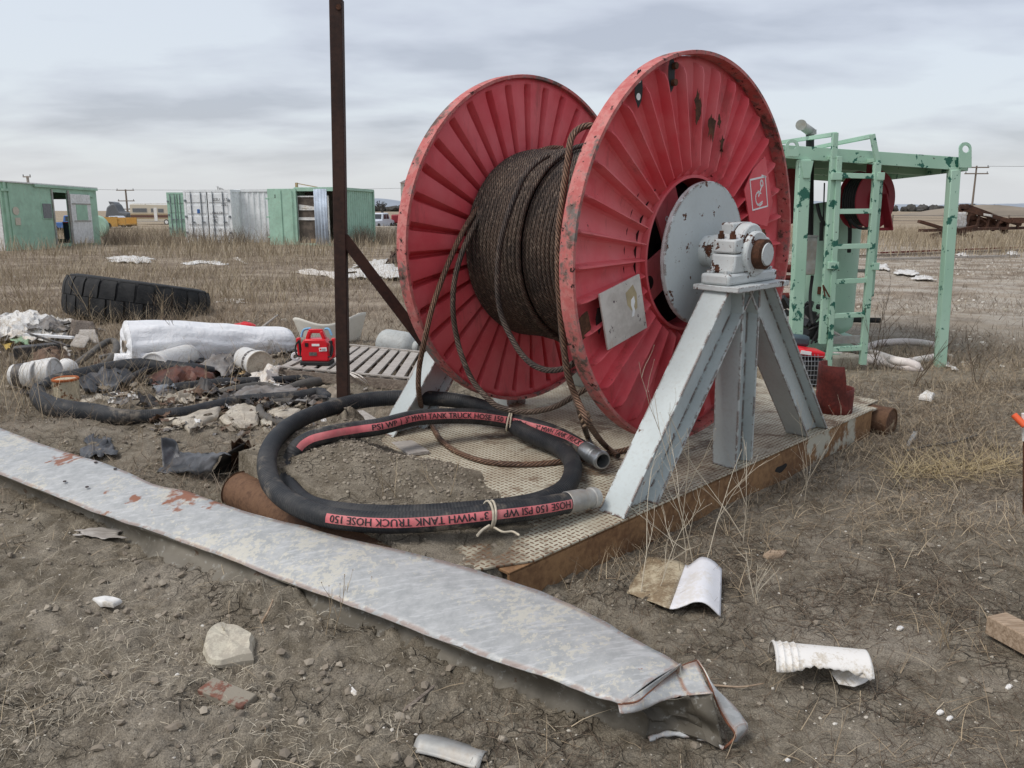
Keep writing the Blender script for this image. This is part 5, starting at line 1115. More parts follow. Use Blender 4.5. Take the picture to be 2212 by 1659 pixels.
rag([(0,735),(70,742),(70,722),(0,716)],'panelwhite','yellow stained white film at the left edge of the trash heap','plastic_film','film',210,z=.12)
for i,(p,r_,mt_,lb) in enumerate((([(215,772,.12),(330,745,.16)],.02,'scrapgrey','straight grey pipe under the left end of the roll'),([(60,720,.25),(150,748,.22)],.012,'scrapdark','thin dark rod lying across the trash heap'),([(440,905,.03),(570,872,.05)],.014,'scrapbrown','thin brown pipe among the pale slabs'),([(600,800,.03),(690,806,.03)],.015,'greywood','thin white batten in front of the pallet'),([(330,893,.04),(470,880,.06)],.012,'scrapdark','thin black cable lying by the long collapsed hose'))):
    P=[G(*q) for q in p]; solo('pipe' if 'pipe' in lb else ('rod' if 'rod' in lb else ('batten' if 'batten' in lb else 'cable')),M().cyl(P[0],P[1],r_,10),mt_,lb,'pipe' if 'pipe' in lb else 'rod')
m=M(); 
for k in range(5): m.tube(resamp(cr([G(742+rr.uniform(-6,6),800,.08),G(770+rr.uniform(-12,12),812,.16+rr.uniform(-.05,.05)),G(795,835,.05),G(770+rr.uniform(-10,10),845,.02)],6),.02),.005,6)
solo('cord_tangle',m,'panelwhite','loose loops of white cord hanging on the pallet edge right of the post','cord')
# ---------------------------------------------------------------- green rig shelter
def mk_green(name,amt,sc=5):
    n=NT(name); a=n.noise(sc,5,.55); b=n.noise(sc*5,5,.65); d=n.noise(60,3,.6)
    base=n.mix(n.ramp(n.noise(1.5,4,.5),.35,.65),(.32,.51,.385),(.39,.57,.45))
    f=n.ramp(n.ma('ADD',n.ma('MULTIPLY',a,.8),n.ma('MULTIPLY',b,.2)),amt,amt+.012)
    col=n.mix(f,base,n.mix(d,(.018,.10,.07),(.03,.14,.10)))
    f2=n.ramp(n.noise(22,5,.7,v=n.map(loc=(6,2,2))),.665,.685); col=n.mix(f2,col,(.06,.04,.03))
    eg=n.ma('MULTIPLY',n.edge(.006),n.ramp(n.noise(15,4,.6),.50,.60)); col=n.mix(eg,col,(.06,.045,.035))
    n.set(col,.5,0,n.bump(n.ma('ADD',n.ma('MULTIPLY',d,.2),n.ma('MULTIPLY',f,-.5)),.3,.003),Specular_IOR_Level=.4)
mk_green('green',.615,9); mk_green('greenclean',.70); mk_green('greenchip',.57,9)
YR=8.3; YLf=8.2
PRb=G(2030,795,0); PRt=AY(2060,372,PRb.y+.02)
PLb=AY(1718,746,8.2); PLb.z=.22; PLt=AY(1736,345,8.2)
sh0=Vector((PLb.x,PLb.y,0)); sht=thing('rig_shelter','chipped pale green steel shelter with flat roof and a leaning ladder','shelter',loc=sh0); Ti=inv(sht)
fl_=AY(1680,312,8.2); fr_=AY(2094,341,8.28)   # front top edge
f0b=AY(1680,340,8.2); f1b=AY(2094,365,8.28)
dep=Vector((.10,2.75,-.03))
ed=(fr_-fl_).normalized(); ndep=dep.normalized()
def slab_box(a,b,th,dpt,m,zdrop):
    # board between top edge a-b, hanging down zdrop, thickness dpt along dep
    vs=[a,b,b-Vector((0,0,zdrop)),a-Vector((0,0,zdrop))]; vs=vs+[v+ndep*dpt for v in vs]
    m.add(vs,[(0,1,2,3),(7,6,5,4),(0,4,5,1),(1,5,6,2),(2,6,7,3),(3,7,4,0)])
h_=.125
for q_ in (Vector(),dep): m=M(); slab_box(fl_+q_,fr_+q_,0,.012,m,h_); obj('roof_frame',m,'greenchip',sht,T=Ti,bev=.003)
m=M(); vs=[fr_,fr_+dep,fr_+dep-Vector((0,0,h_)),fr_-Vector((0,0,h_))]; vs=vs+[v-ed*.012 for v in vs]; m.add(vs,[(0,1,2,3),(7,6,5,4),(0,4,5,1),(1,5,6,2),(2,6,7,3),(3,7,4,0)]); obj('roof_frame',m,'greenchip',sht,T=Ti)
m=M(); vs=[fl_,fl_+dep,fl_+dep-Vector((0,0,h_)),fl_-Vector((0,0,h_))]; vs=vs+[v+ed*.012 for v in vs]; m.add(vs,[(3,2,1,0),(4,5,6,7),(1,5,4,0),(2,6,5,1),(3,7,6,2),(0,4,7,3)]); obj('roof_frame',m,'greenchip',sht,T=Ti)
m=M(); o_=Vector((0,0,-.03)); vs=[fl_+o_+ed*.014+ndep*.014,fr_+o_-ed*.014+ndep*.014,fr_+dep+o_-ed*.014,fl_+dep+o_+ed*.014]; vs=vs+[v-Vector((0,0,.012)) for v in vs]; m.add(vs,[(0,1,2,3),(7,6,5,4),(0,4,5,1),(1,5,6,2),(2,6,7,3),(3,7,4,0)])
obj('roof_plate',m,'greenclean',sht,T=Ti)
for t in (.33,.66): a=fl_+dep*t-Vector((0,0,.085)); b=fr_+dep*t-Vector((0,0,.085)); obj('roof_beam',M().bar(a,b,.06,.075),'greenclean',sht,T=Ti)
def post_(b,t,w_,mt='green'): return obj('post',M().bar(b,t,w_,w_,up=(0,1,0)),mt,sht,T=Ti,bev=.006)
post_(PLb-Vector((0,0,.1)),PLt,.115,'greenchip'); post_(PRb-Vector((0,0,.05)),PRt+Vector((0,0,.02)),.095)
for q in ((2.85,10.95),(4.5,11.05)): post_(Vector((q[0],q[1],-.1)),Vector((q[0]+.04,q[1],2.05)),.09,'greenclean')
def gus(px0,px1,py0,py1,px2,px3,Y):
    P=[AY(px0,py0,Y),AY(px1,py0,Y),AY(px3,py1,Y),AY(px2,py1,Y)]; vs=P+[p+Vector((0,.014,0)) for p in P]
    obj('gusset',M().add(vs,[(3,2,1,0),(4,5,6,7),(0,1,5,4),(1,2,6,5),(2,3,7,6),(3,0,4,7)]),'greenclean',sht,T=Ti,bev=.003)
gus(1731,1758,347,385,1735,1750,8.13); gus(2051,2072,362,396,2056,2066,8.24)
def lug(pts,hx,hy,hr,Y,w2):
    # lifting lug with round eye: ring-shaped head built as polygon with a hole
    x0,x1,yb,yt=pts; cxp=(x0+x1)/2; n=20; out=[];inn=[]
    rad=(x1-x0)/2
    for i in range(n):
        a=2*PI*i/n; 
        ox=cxp+rad*math.cos(a); oy=(yt+rad)-rad*math.sin(a)*1.0
        if math.sin(a)<-.3: oy=yb if abs(math.cos(a))<2 else oy; ox=cxp+rad*(1 if math.cos(a)>0 else -1)*min(1,abs(math.cos(a))*1.05+.0)
        out.append(AY(ox,oy,Y)); inn.append(AY(hx+hr*math.cos(a),hy-hr*math.sin(a),Y))
    vs=out+inn+[p+Vector((0,.02,0)) for p in out]+[p+Vector((0,.02,0)) for p in inn]; fs=[]
    for i in range(n):
        j=(i+1)%n; fs+=[(i,j,n+j,n+i),(2*n+j,2*n+i,3*n+i,3*n+j),(j,i,2*n+i,2*n+j),(n+i,n+j,3*n+j,3*n+i)]
    obj('lifting_lug',M().add(vs,fs),'greenclean',sht,T=Ti,smooth=30)
lug((1698,1726,338,301),1712,315,8,8.12,0); lug((2073,2099,362,307),2087,322,8,8.20,0)
# ladder with doubled side rails and handrails
lad=[]
Yt,Yb=7.98,8.08
def lp(px,py,dy=0):
    t=(py-290)/(790-290); return AY(px,py,Yt+(Yb-Yt)*t+dy)
ld=thing('ladder','pale green steel ladder hooked on the shelter roof with two handrails','ladder',loc=(lp(1820,787).x,lp(1820,787).y,0)); Tl=inv(ld)
def rail_(a,b,w=.042,dy=0,name='side_rail',mt='greenchip'): obj(name,M().bar(lp(*a,dy),lp(*b,dy),w,w,up=(0,1,0)),mt,ld,T=Tl,bev=.003)
rail_((1802,337),(1776,742),.065,.03); rail_((1812,338),(1790,796),.050,0); rail_((1804,287),(1801,342),.050,.02); rail_((1895,350),(1863,787),.060); rail_((1903,385),(1882,640),.036,.05); rail_((1884,290),(1896,352),.042,.02)
for (yL,xL,xR,yR) in ((379,1806,1893,381),(457,1801,1888,456),(533,1798,1884,531),(609,1793,1876,605),(683,1789,1872,679),(755,1787,1866,751)): obj('rung',M().bar(lp(xL,yL),lp(xR,yR),.048,.048,up=(0,1,0)),'greenchip',ld,T=Tl,bev=.003)
def free(a,b,w=.04,name='handrail'): obj(name,M().bar(a,b,w,w),'greenclean',ld,T=Tl,bev=.003)
free(lp(1804,290,.02),AY(1690,307,10.2)); free(lp(1885,294,.02),AY(1742,323,10.4)); free(lp(1803,339,.02),lp(1778,345,.5),.036); free(lp(1895,345,.02),lp(1856,352,.5),.036)
for (x0,x1,y) in ((1797,1815,381),(1790,1806,573),(1893,1906,381),(1884,1893,575)): obj('clamp',M().box((lp((x0+x1)/2,y,.0)),(.10 if x1-x0>15 else .07,.08,.07)),'greenchip',ld,T=Tl,bev=.003)
obj('latch',M().bar(lp(1778,616,-.04),lp(1792,642,-.04),.012,.012).bar(lp(1778,616,-.04),lp(1782,640,-.04),.012,.012),'rust',ld,T=Tl)
# pressure vessel
ve=AY(1768,730,9.45); vz=.16; rv=.345; vessel=thing('pressure_vessel','tall pale green upright tank with domed ends under the shelter roof','tank',loc=(ve.x+.02,ve.y,0))
ht=1.70
pr=[(.001,vz)]+[(rv*math.sin(t),vz+.16-.16*math.cos(t)) for t in np.linspace(.2,PI/2,7)]+[(rv*math.sin(t),ht-.14-.14*math.cos(t)) for t in np.linspace(PI/2,PI-.2,7)]+[(.001,ht)]
obj('shell',M().lathe(pr,48,cap=False),'greenclean',vessel,smooth=60)
obj('neck',M().cyl((.02,0,ht-.02),(.02,0,ht+.12),.035,14).cyl((.02,0,ht+.05),(.02,0,ht+.09),.06,14),'green',vessel)
obj('name_plate',M().box((-.13,-.325,.72),(.13,.02,.085),rot=(0,0,-.35)),'rust',vessel,bev=.004)
obj('side_valve',M().cyl((.33,-.02,.92),(.46,-.06,.92),.02,10).lathe([(.05,-.012),(.05,.012),(.03,.014),(.03,-.014)],20,Matrix.Translation((.47,-.07,.92))@Matrix.Rotation(PI/2,4,'X')),'zincdull',vessel)
obj('port',M().cyl((-.08,-.30,.42),(-.08,-.39,.42),.05,20),'greenclean',vessel); obj('port_plug',M().cyl((-.08,-.375,.42),(-.08,-.392,.42),.034,20),'interior',vessel)
obj('base',M().box((0,0,.09),(.80,.70,.14)),'greenclean',vessel,bev=.01)
obj('outlet_pipe',M().cyl((.3,-.1,.36),(.62,-.16,.36),.03,12),'black',vessel)
# black exhaust stack with weather cap
ex=AY(1737,700,9.0); exh=thing('exhaust_stack','black exhaust pipe with grey rain cap rising above the shelter roof','exhaust pipe',loc=(ex.x,ex.y,0)); Te=inv(exh)
obj('pipe',M().cyl(AY(1748,560,9.0),AY(1750,290,9.0),.042,20),'black',exh,T=Te)
obj('cap_collar',M().cyl(AY(1752,291,9.0),AY(1752,281,9.0),.055,20),'zincdull',exh,T=Te); obj('cap_pipe',M().cyl(AY(1753,286,9.0),AY(1732,271,8.9),.045,20,cap=False),'zincdull',exh,T=Te,solid=.004); obj('rain_flap',M().cyl(AY(1731,270,8.9),AY(1730,270,8.88),.055,20),'zincdull',exh,T=Te)
# control box + cable
bx=AY(1750,560,8.75); cb=thing('control_box','plain light grey metal control box beside the left shelter post','box',loc=(bx.x,bx.y,0)); Tc=inv(cb)
a=AY(1742,552,8.7); obj('housing',M().box((a.x,a.y,a.z),(.17,.12,.40)),'greypaint_plain' if 'greypaint_plain' in MATS else 'zincdull',cb,T=Tc,bev=.01); obj('box_lid',M().box((a.x,a.y,a.z+.205),(.18,.13,.015)),'zincdull',cb,T=Tc)
obj('conduit',M().tube(resamp(cr([AY(1755,595,8.7),AY(1750,640,8.7),AY(1752,680,8.65),AY(1756,700,8.6)],6),.03),.018,8),'black',cb,T=Tc)
# hose reels
mk_white('darkredpaint',(.24,.02,.03),.3,(.12,.02,.02))
def hosereel(px,py,Y,r,label,full=True):
    c_=AY(px,py,Y); t=thing('hose_reel',label,'hose reel',loc=c_,rz=R(28))
    Q=Matrix.Rotation(PI/2,4,'X')
    obj('front_disc',M().lathe([(.001,.12),(.10,.12),(.105,.10),(.20,.10),(.205,.115),(r,.115),(r+.004,.105),(r,.10),(.001,.095)],48,Q,cap=False),'darkredpaint',t)
    obj('back_disc',M().lathe([(.001,-.12),(r,-.12),(r,-.11),(.001,-.11)],48,Q,cap=False),'darkredpaint',t)
    m=M()
    for k in range(7):
        z=-.09+k*.03; m.lathe([((r-.05)+.014*math.cos(a),z+.014*math.sin(a)) for a in np.linspace(0,2*PI,9)],40,Q,cap=False)
    obj('wound_hose',m,'black',t)
    if full:
        obj('bracket',M().bar((.06,-.15,.06),(.20,-.15,-.30),.02,.10,up=(0,1,0)).bar((.0,-.1,-.30),(.24,-.16,-.30),.04,.03),'darkredpaint',t,bev=.003); obj('hanger',M().bar((0,0,.1),(0,0,r+.12),.05,.03),'darkredpaint',t); obj('hub',M().cyl((0,-.11,0),(0,-.15,0),.04,16),'rust',t)
    return t
hosereel(1872,432,8.75,.30,'dark red hose reel hanging under the shelter roof behind the ladder')
hosereel(1690,425,9.3,.30,'dark red hose reel partly hidden behind the big red flange',False)
m=M().tube(resamp(cr([AY(1835,475,8.6),AY(1855,492,8.6),AY(1880,492,8.6),AY(1890,478,8.6)],6),.02),.014,8); solo('loose_hose',m,'black','black hose sagging below the hanging red hose reel','hose')
m=M().tube(resamp(cr([AY(1834,478,8.8),AY(1836,500,8.85),AY(1834,545,8.9)],6),.03),.022,8); solo('hose_end',m,'black','straight black hose end hanging between the tank and the ladder','hose')
m=M().tube(resamp(cr([AY(1765,440,8.85),AY(1775,475,8.8),AY(1800,500,8.8),AY(1800,505,8.8)],6),.03),.02,8).cyl(AY(1781,395,8.8),AY(1778,492,8.8),.008,8).cyl(AY(1775,480,8.8),AY(1774,520,8.8),.022,12); solo('valve_hose',m,'black','black hose and thin valve pipe in front of the green tank','hose')
# pump clutter, base timbers
m=M(); rs_=random.Random(5)
for k in range(26):
    a=AY(1690+rs_.uniform(0,75),650+rs_.uniform(0,75),8.9+rs_.uniform(-.2,.3)); 
    if k%3==0: m.box(a,(rs_.uniform(.05,.14),rs_.uniform(.05,.14),rs_.uniform(.04,.12)),rot=(rs_.random(),rs_.random(),rs_.random()))
    elif k%3==1: m.cyl(a,a+Vector((rs_.uniform(-.15,.15),rs_.uniform(-.1,.1),rs_.uniform(-.12,.12))),rs_.uniform(.02,.055),14)
    else: m.tube(resamp(cr([a,a+Vector((rs_.uniform(-.2,.2),0,rs_.uniform(-.05,.2))),a+Vector((rs_.uniform(-.25,.25),0,-.15))],5),.02),.012,7)
pm=thing('pump_engine','black greasy pump engine with hoses between the reel and the green tank','pump',loc=(AY(1720,720,8.9).x,8.9,0)); Tp=inv(pm); plain('oily',(.014,.014,.015),.45,sc=20,bs=.5)
obj('engine_block',m,'oily',pm,T=Tp,bev=.004)
m=M()
for k in range(8): a=AY(1755-k*2.2,703+k*5,8.75); m.bar(a,a+Vector((.10,0,.06)),.02,.012)
a0_=AY(1738,665,8.72);b0_=AY(1760,690,8.7); m.bar(a0_,b0_,.03,.08); obj('cooling_fins',m,'oily',pm,T=Tp)
obj('fuel_cap',M().cyl(AY(1703,695,8.6),AY(1706,692,8.55),.05,16),'zincdull',pm,T=Tp)
obj('red_manifold',M().cyl(AY(1685,600,9.1),AY(1722,600,9.1),.03,12).cyl(AY(1685,580,9.1),AY(1722,580,9.1),.045,12).cyl(AY(1680,640,9.1),AY(1703,640,9.1),.04,12),'redrust',pm,T=Tp)
m=M().bar(G(1690,775,.12),AY(1862,783,8.55),.06,.16); solo('base_beam',m,'greenclean','pale green steel base beam on the ground behind the ladder foot','beam')
m=M().bar(AY(1798,716,8.95),AY(1930,790,8.75),.16,.02); solo('tin_sheet',m,'greywood','grey tilted board leaning behind the ladder','board')
m=M().bar(AY(1790,735,8.8),AY(1870,732,8.8),.05,.08); solo('grey_beam',m,'zincdull','short grey beam crossing behind the ladder foot','beam')
c_=AY(1800,800,8.35); m=M().box((c_.x,c_.y,.05),(.55,.25,.14),rot=(0,0,.1)); solo('concrete_block',m,'slab','pale concrete block under the base beam beside the ladder foot','concrete block',bev=.02,disp=.01)
# white hoses by the right post
def white(raw,r,label): return oldhose(raw,r,'hosepale',label,name='white_hose')
white([(1660,772,.04),(1750,770,.06),(1805,766,.07),(1840,770,.05),(1868,786,.04)],.03,'thin pale hose passing behind the ladder foot')
white([(1868,752,.05),(1900,742,.05),(1950,738,.05),(2000,742,.05),(2030,752,.05),(2028,768,.05),(1985,778,.05),(1930,785,.05),(1870,778,.05),(1850,775,.05)],.042,'upper coil of pale pinkish hose left of the right shelter post')
white([(1872,772,.05),(1940,790,.05),(1985,795,.05),(1965,785,.09),(1930,778,.1),(1890,765,.06),(1850,757,.05)],.045,'lower length of pale pinkish hose lying across the coil')
# caged engine behind the A-frame's right leg
eg=G(1752,862,.0); en=thing('caged_engine','small red and black engine with wire guard behind the right frame leg','engine',loc=eg); Te=inv(en); Ye=eg.y
a=AY(1745,800,Ye); obj('engine_body',M().box(a,(.20,.22,.26)),'oily',en,T=Te,bev=.03)
a=AY(1748,760,Ye-.05); obj('red_cover',M().box(a,(.20,.22,.055),rot=(0,.15,0)),'darkredpaint' if False else 'redplastic',en,T=Te,bev=.015)
a=AY(1741,762,Ye-.17); obj('cover_label',M().box(a,(.09,.004,.03),rot=(0,.15,0)),'paintwhite',en,T=Te)
a=AY(1738,825,Ye-.17); obj('side_label',M().box(a,(.05,.004,.10)),'paintwhite',en,T=Te)
m=M()
for k in range(7):
    p0=AY(1725+k*7,765,Ye-.16); m.tube([p0,p0+Vector((0,-.02,-.08)),p0+Vector((0,-.02,-.22)),p0+Vector((0,0,-.28))],.0025,5)
for k in range(7):
    z=-.02-.04*k; p0=AY(1722,765,Ye-.18)+Vector((0,0,z)); m.tube([p0,p0+Vector((.22,-.0,0)),p0+Vector((.26,.12,0))],.0025,5)
obj('wire_guard',m,'zinc',en,T=Te)
plain('petrolblue',(.045,.075,.09),.45); a=AY(1725,735,Ye+.1); obj('air_filter',M().box(a,(.17,.12,.10),rot=(0,.1,0)),'petrolblue',en,T=Te,bev=.03)
# bits right of shelter
slabsolo([(1985,862),(2000,850),(2018,856),(2012,866)],.03,.04,'shard','paper_scrap','crumpled white scrap in straw behind the right end of the skid','scrap',.006)
crumple([(2030,778),(2046,782),(2068,800),(2052,798)],.04,.02,'shard','paper_scrap','long pale scrap in grass right of the right shelter post','scrap',seed=41)
slabsolo([(1958,962),(1972,938),(1984,932),(1978,950),(1965,965)],.02,.03,'zincdull','metal_sliver','thin grey sliver standing in grass right of the end pipe','metal scrap',.003)
m=M().tube(resamp(cr([G(1955,975,.03),G(2010,962,.03),G(2060,955,.04),G(2110,940,.04)],5),.03),.008,6); solo('cord',m,'hosegrey','thin grey cord in straw right of the skid','cord')
# ---------------------------------------------------------------- background left
paint('housegreen',(.36,.56,.42),.68,1.2,(.12,.10,.07),.6,.15,dirt=.25,dcol=(.22,.24,.17)); plain('rodgrey',(.20,.22,.24),.5); paint('contwhite',(.82,.84,.84),.69,2,(.25,.15,.10),.6,.12,dirt=.3,dcol=(.36,.36,.34)); paint('contgreen',(.36,.56,.44),.66,2.2,(.10,.12,.08),.6,.15,dirt=.3,dcol=(.24,.28,.2)); paint('contblue',(.48,.56,.66),.64,3,(.3,.25,.2),.6,dirt=.3)
plain('offwhite',(.78,.78,.76),.6,var=.15,dirt=.25,dcol=(.4,.38,.33)); plain('glass',(.05,.055,.06),.15); plain('greyglass',(.14,.15,.16),.3); plain('creampaint',(.55,.50,.40),.5,var=.1); plain('brownstripe',(.13,.06,.04),.6); plain('tanstripe',(.42,.31,.17),.6); plain('truckyellow',(.48,.27,.06),.5,var=.2); plain('truckwhite',(.62,.66,.72),.3,var=.08); plain('truckblue',(.06,.16,.42),.4); plain('cardbox',(.42,.28,.16),.8,var=.3)
A0=G(15,543,0); A1=G(217,527,0); A0.z=A1.z=0
ax=(A1-A0).normalized(); ay=Vector((0,0,1)).cross(ax); 
if ay.dot(A0)<0: ay=-ay
# local frame: x along the front wall (left to right), y = into the cabin, z up
def fmtx(o,x,y): Q=Matrix((x,y,Vector((0,0,1)))).transposed().to_4x4(); Q.translation=o; return Q
LH=(A1-A0).length; HH=2.72
hs=thing('cabin','pale green metal cabin with open doorway and white door at the left edge','cabin',mtx=fmtx(A0,ax,ay)@Matrix.Rotation(R(.6),4,'Y'))
def wx(px):   # picture column -> distance along wall
    d=ray(px,500); t=(A0.x*d.y-A0.y*d.x)/(ax.y*d.x-ax.x*d.y); return t
dx0,dx1=wx(119),wx(151); W_=2.6
def bx_(px):
    d=ray(px,500); o=A0+ay*2.6; return (o.x*d.y-o.y*d.x)/(ax.y*d.x-ax.x*d.y)
m=M(); m.box((dx0/2,-.0,HH/2),(dx0,.06,HH)); m.box(((dx1+LH)/2,0,HH/2),(LH-dx1,.06,HH)); m.box(((dx0+dx1)/2,0,HH-.14),(dx1-dx0,.06,.28)); m.box(((dx0+dx1)/2,0,.10),(dx1-dx0,.06,.2))
obj('wall',m,'housegreen',hs)
m=M(); m.box((LH/2,W_,HH/2),(LH,.06,HH)); obj('wall',m,'housegreen',hs)
m=M(); m.box((0,W_/2,HH/2),(.06,W_-.07,HH)); obj('wall',m,'offwhite',hs)
def ey_(px):
    d=ray(px,500); E=A0+ax*LH; return (E.x*d.y-E.y*d.x)/(ay.y*d.x-ay.x*d.y)
y0_,y1_=sorted((ey_(116),ey_(153))); y0_=max(.12,y0_); y1_=max(y0_+.3,min(W_-.1,y1_))
print('END',LH,ey_(116),ey_(153),wx(119),wx(151))
m=M(); m.box((LH,y0_/2+.02,HH/2),(.06,y0_-.04,HH)); m.box((LH,(y1_+W_)/2-.02,HH/2),(.06,W_-y1_-.04,HH)); m.box((LH,(y0_+y1_)/2,HH-.25),(.06,y1_-y0_,.5)); m.box((LH,(y0_+y1_)/2,.16),(.06,y1_-y0_,.32)); obj('wall',m,'housegreen',hs)
obj('floor_deck',M().box((LH/2,W_/2,.12),(LH-.1,W_-.1,.1)),'oldwood',hs)
obj('roof',M().prism([(-.1,-.05),(W_+.1,-.05),(W_+.1,.0),(W_/2,.10),(-.1,.0)],-.05,LH+.05,Matrix(((0,0,1,0),(1,0,0,0),(0,1,0,HH+.055),(0,0,0,1)))),'offwhite',hs)
obj('awning_rail',M().box(((wx(80)+LH)/2,-.08,HH-.05),(LH-wx(80),.10,.10)),'housegreen',hs)
w0,w1=wx(93),wx(115); wn_=obj('window',M().box(((w0+w1)/2,-.04,1.62),(w1-w0,.03,.72)),'housegreen',hs,bev=.02); obj('pane',M().box(((w0+w1)/2,-.062,1.62),(w1-w0-.12,.02,.62)),'greyglass',wn_)
d0,d1=wx(154),wx(196); dr=obj('door',M().box(((d0+d1)/2,-.10,1.28),(d1-d0,.05,2.25)),'offwhite',hs,bev=.01); obj('door_pane',M().box(((d0+d1)/2,-.135,1.58),((d1-d0)*.56,.02,.70)),'housegreen',dr); obj('door_trim',M().box(((d0+d1)/2,-.14,1.97),((d1-d0)*.95,.03,.05)).box(((d0+d1)/2,-.14,1.19),((d1-d0)*.85,.03,.05)),'zincdull',dr)
m=M(); m.box((dx0-.04,-.05,1.3),(.1,.06,2.5)); m.box((dx1+.06,-.05,1.3),(.14,.06,2.5)); obj('door_frame',m,'zincdull',hs)
m=M(); m.lathe([(.001,.0),(.17,.0)],18,Matrix.Translation((wx(37),-.05,1.60))@Matrix.Rotation(PI/2,4,'X')@Matrix.Diagonal((1.3,1,1,1)),cap=False); m.box((wx(39),-.045,1.18),(wx(44)-wx(33),.02,.30)); obj('notice',m,'creampaint',hs)
for q_ in (((wx(16),-.06,HH/2),(.14,.06,HH)),((wx(18),-.10,HH-.3),(.5,.05,.1)),((wx(200),-.08,HH-.35),(.5,.06,.12)),((wx(25),-.05,HH/2),(.06,.03,HH*.98))): obj('corner_trim',M().box(*q_),'housegreen',hs)
# containers
def container(a,b,depth,h,label,mt,mtx=None,cor_end=False,doors=True,inn=None):
    # a,b = ground corners of the face seen; depth goes away from the camera
    x=(b-a);L_=x.length;x.normalize();y=Vector((0,0,1)).cross(x); y=y if y.y>0 else -y
    t=thing('shipping_container',label,'container',mtx=fmtx(a,x,y)); return t,L_
def corr(m,x0,x1,y0,z0,z1,pitch=.28,d=.04,axis='x'):
    n=max(1,int((x1-x0)/pitch)); pr=[]
    for i in range(n):
        for f,o in ((0,0),(.28,0),(.42,d),(.86,d),(1,0)): pr.append((x0+(x1-x0)*(i+f)/n,o))
    vs=[];fs=[]
    for p,o in pr: 
        q=(p,y0+o) if axis=='x' else (y0-o,p); vs+=[(q[0],q[1],z0),(q[0],q[1],z1)]
    for i in range(len(pr)-1): fs.append((2*i,2*i+2,2*i+3,2*i+1))
    return m.add(vs,fs)
def frame_(m,x0,x1,y0,y1,h,w=.12):
    for x in (x0+w/2,x1-w/2):
        for y in (y0+w/2,y1-w/2): m.box((x,y,h/2),(w,w,h))
    for z in (w/2+.02,h-w/2):
        for y in (y0+w/2,y1-w/2): m.box(((x0+x1)/2,y,z),(x1-x0-2*w,w*.9,w))
        for x in (x0+w/2,x1-w/2): m.box((x,(y0+y1)/2,z),(w*.9,y1-y0-2*w,w))
def cdoors(t,x0,x1,h,mt,y=-.0):
    wd=(x1-x0)/2
    for k in range(2):
        a=x0+wd*k; m=M(); m.box((a+wd/2,y+.03,h/2+.02),(wd-.06,.04,h-.3))
        for r in range(4): m.box((a+wd*.5,y-.0,.30+(h-.45)*(r+.0)/4+.28),(wd*.86,.03,(h-.5)/4*.78))
        d=obj('door',m,mt,t,bev=.01); m=M()
        for f in (.28,.74): m.cyl((a+wd*f,y-.045,.12),(a+wd*f,y-.045,h-.1),.024,8); m.box((a+wd*f+.06,y-.05,h*.40),(.20,.03,.05)); 
        for z in (.2,.5,.8): m.box((a+(0 if k==0 else wd),y-.03,h*z),(.10,.05,.10))
        obj('lock_rod',m,'rodgrey',d)
# white one with doors
a=G(404,525);b=G(505,526); a.z=b.z=0; t,Lc=container(a,b,6,2.6,'white shipping container with closed lettered doors left of the green open one','contwhite'); HC=2.62
m=M(); frame_(m,0,Lc,0,6,HC); obj('frame',m,'contwhite',t); cdoors(t,.10,Lc-.10,HC,'contwhite')
m=M(); corr(m,.1,5.9,.05,.15,HC-.12,axis='y'); obj('side_wall',m,'contwhite',t); m=M(); corr(m,.1,5.9,Lc-.02,.15,HC-.12,axis='y'); obj('side_wall',m,'contwhite',t); obj('roof',M().box((Lc/2,3,HC-.03),(Lc-.1,5.9,.03)),'contwhite',t)
obj('blue_sign',M().box((Lc*.31,-.03,HC*.60),(.15,.01,.20)),'truckblue',t)
def sign(txt,x,z,s,t,mt='letters'):
    vs,fs=textmesh(txt,s); obj('lettering',M().add([(x+vx,-.055,z+vy) for vx,vy,_ in vs],fs),mt,t)
sign('BSSU  2171',Lc*.62,HC*.79,.20,t); sign('2261',Lc*.80,HC*.70,.20,t); sign('MAX GR',Lc*.60,HC*.55,.16,t); sign('TAR',Lc*.60,HC*.48,.16,t); sign('NET',Lc*.60,HC*.41,.16,t); sign('CU CAP',Lc*.60,HC*.23,.14,t)
# white corrugated one
a=G(506,525);b=G(700,527); a.z=b.z=0; a=a+Vector((0,.35,0)); b=b+Vector((0,.8,0)); t,Lw=container(a,b,2.4,2.6,'white corrugated container side between the lettered doors and the green door','contwhite')
m=M(); frame_(m,0,Lw,0,2.4,HC+.03); obj('frame',m,'contwhite',t); m=M(); corr(m,.1,Lw-.1,.03,.15,HC-.1); obj('side_wall',m,'contwhite',t); m=M(); corr(m,.1,Lw-.1,2.3,.15,HC-.1); obj('side_wall',m,'contwhite',t); obj('roof',M().box((Lw/2,1.2,HC),(Lw-.1,2.3,.03)),'contwhite',t)
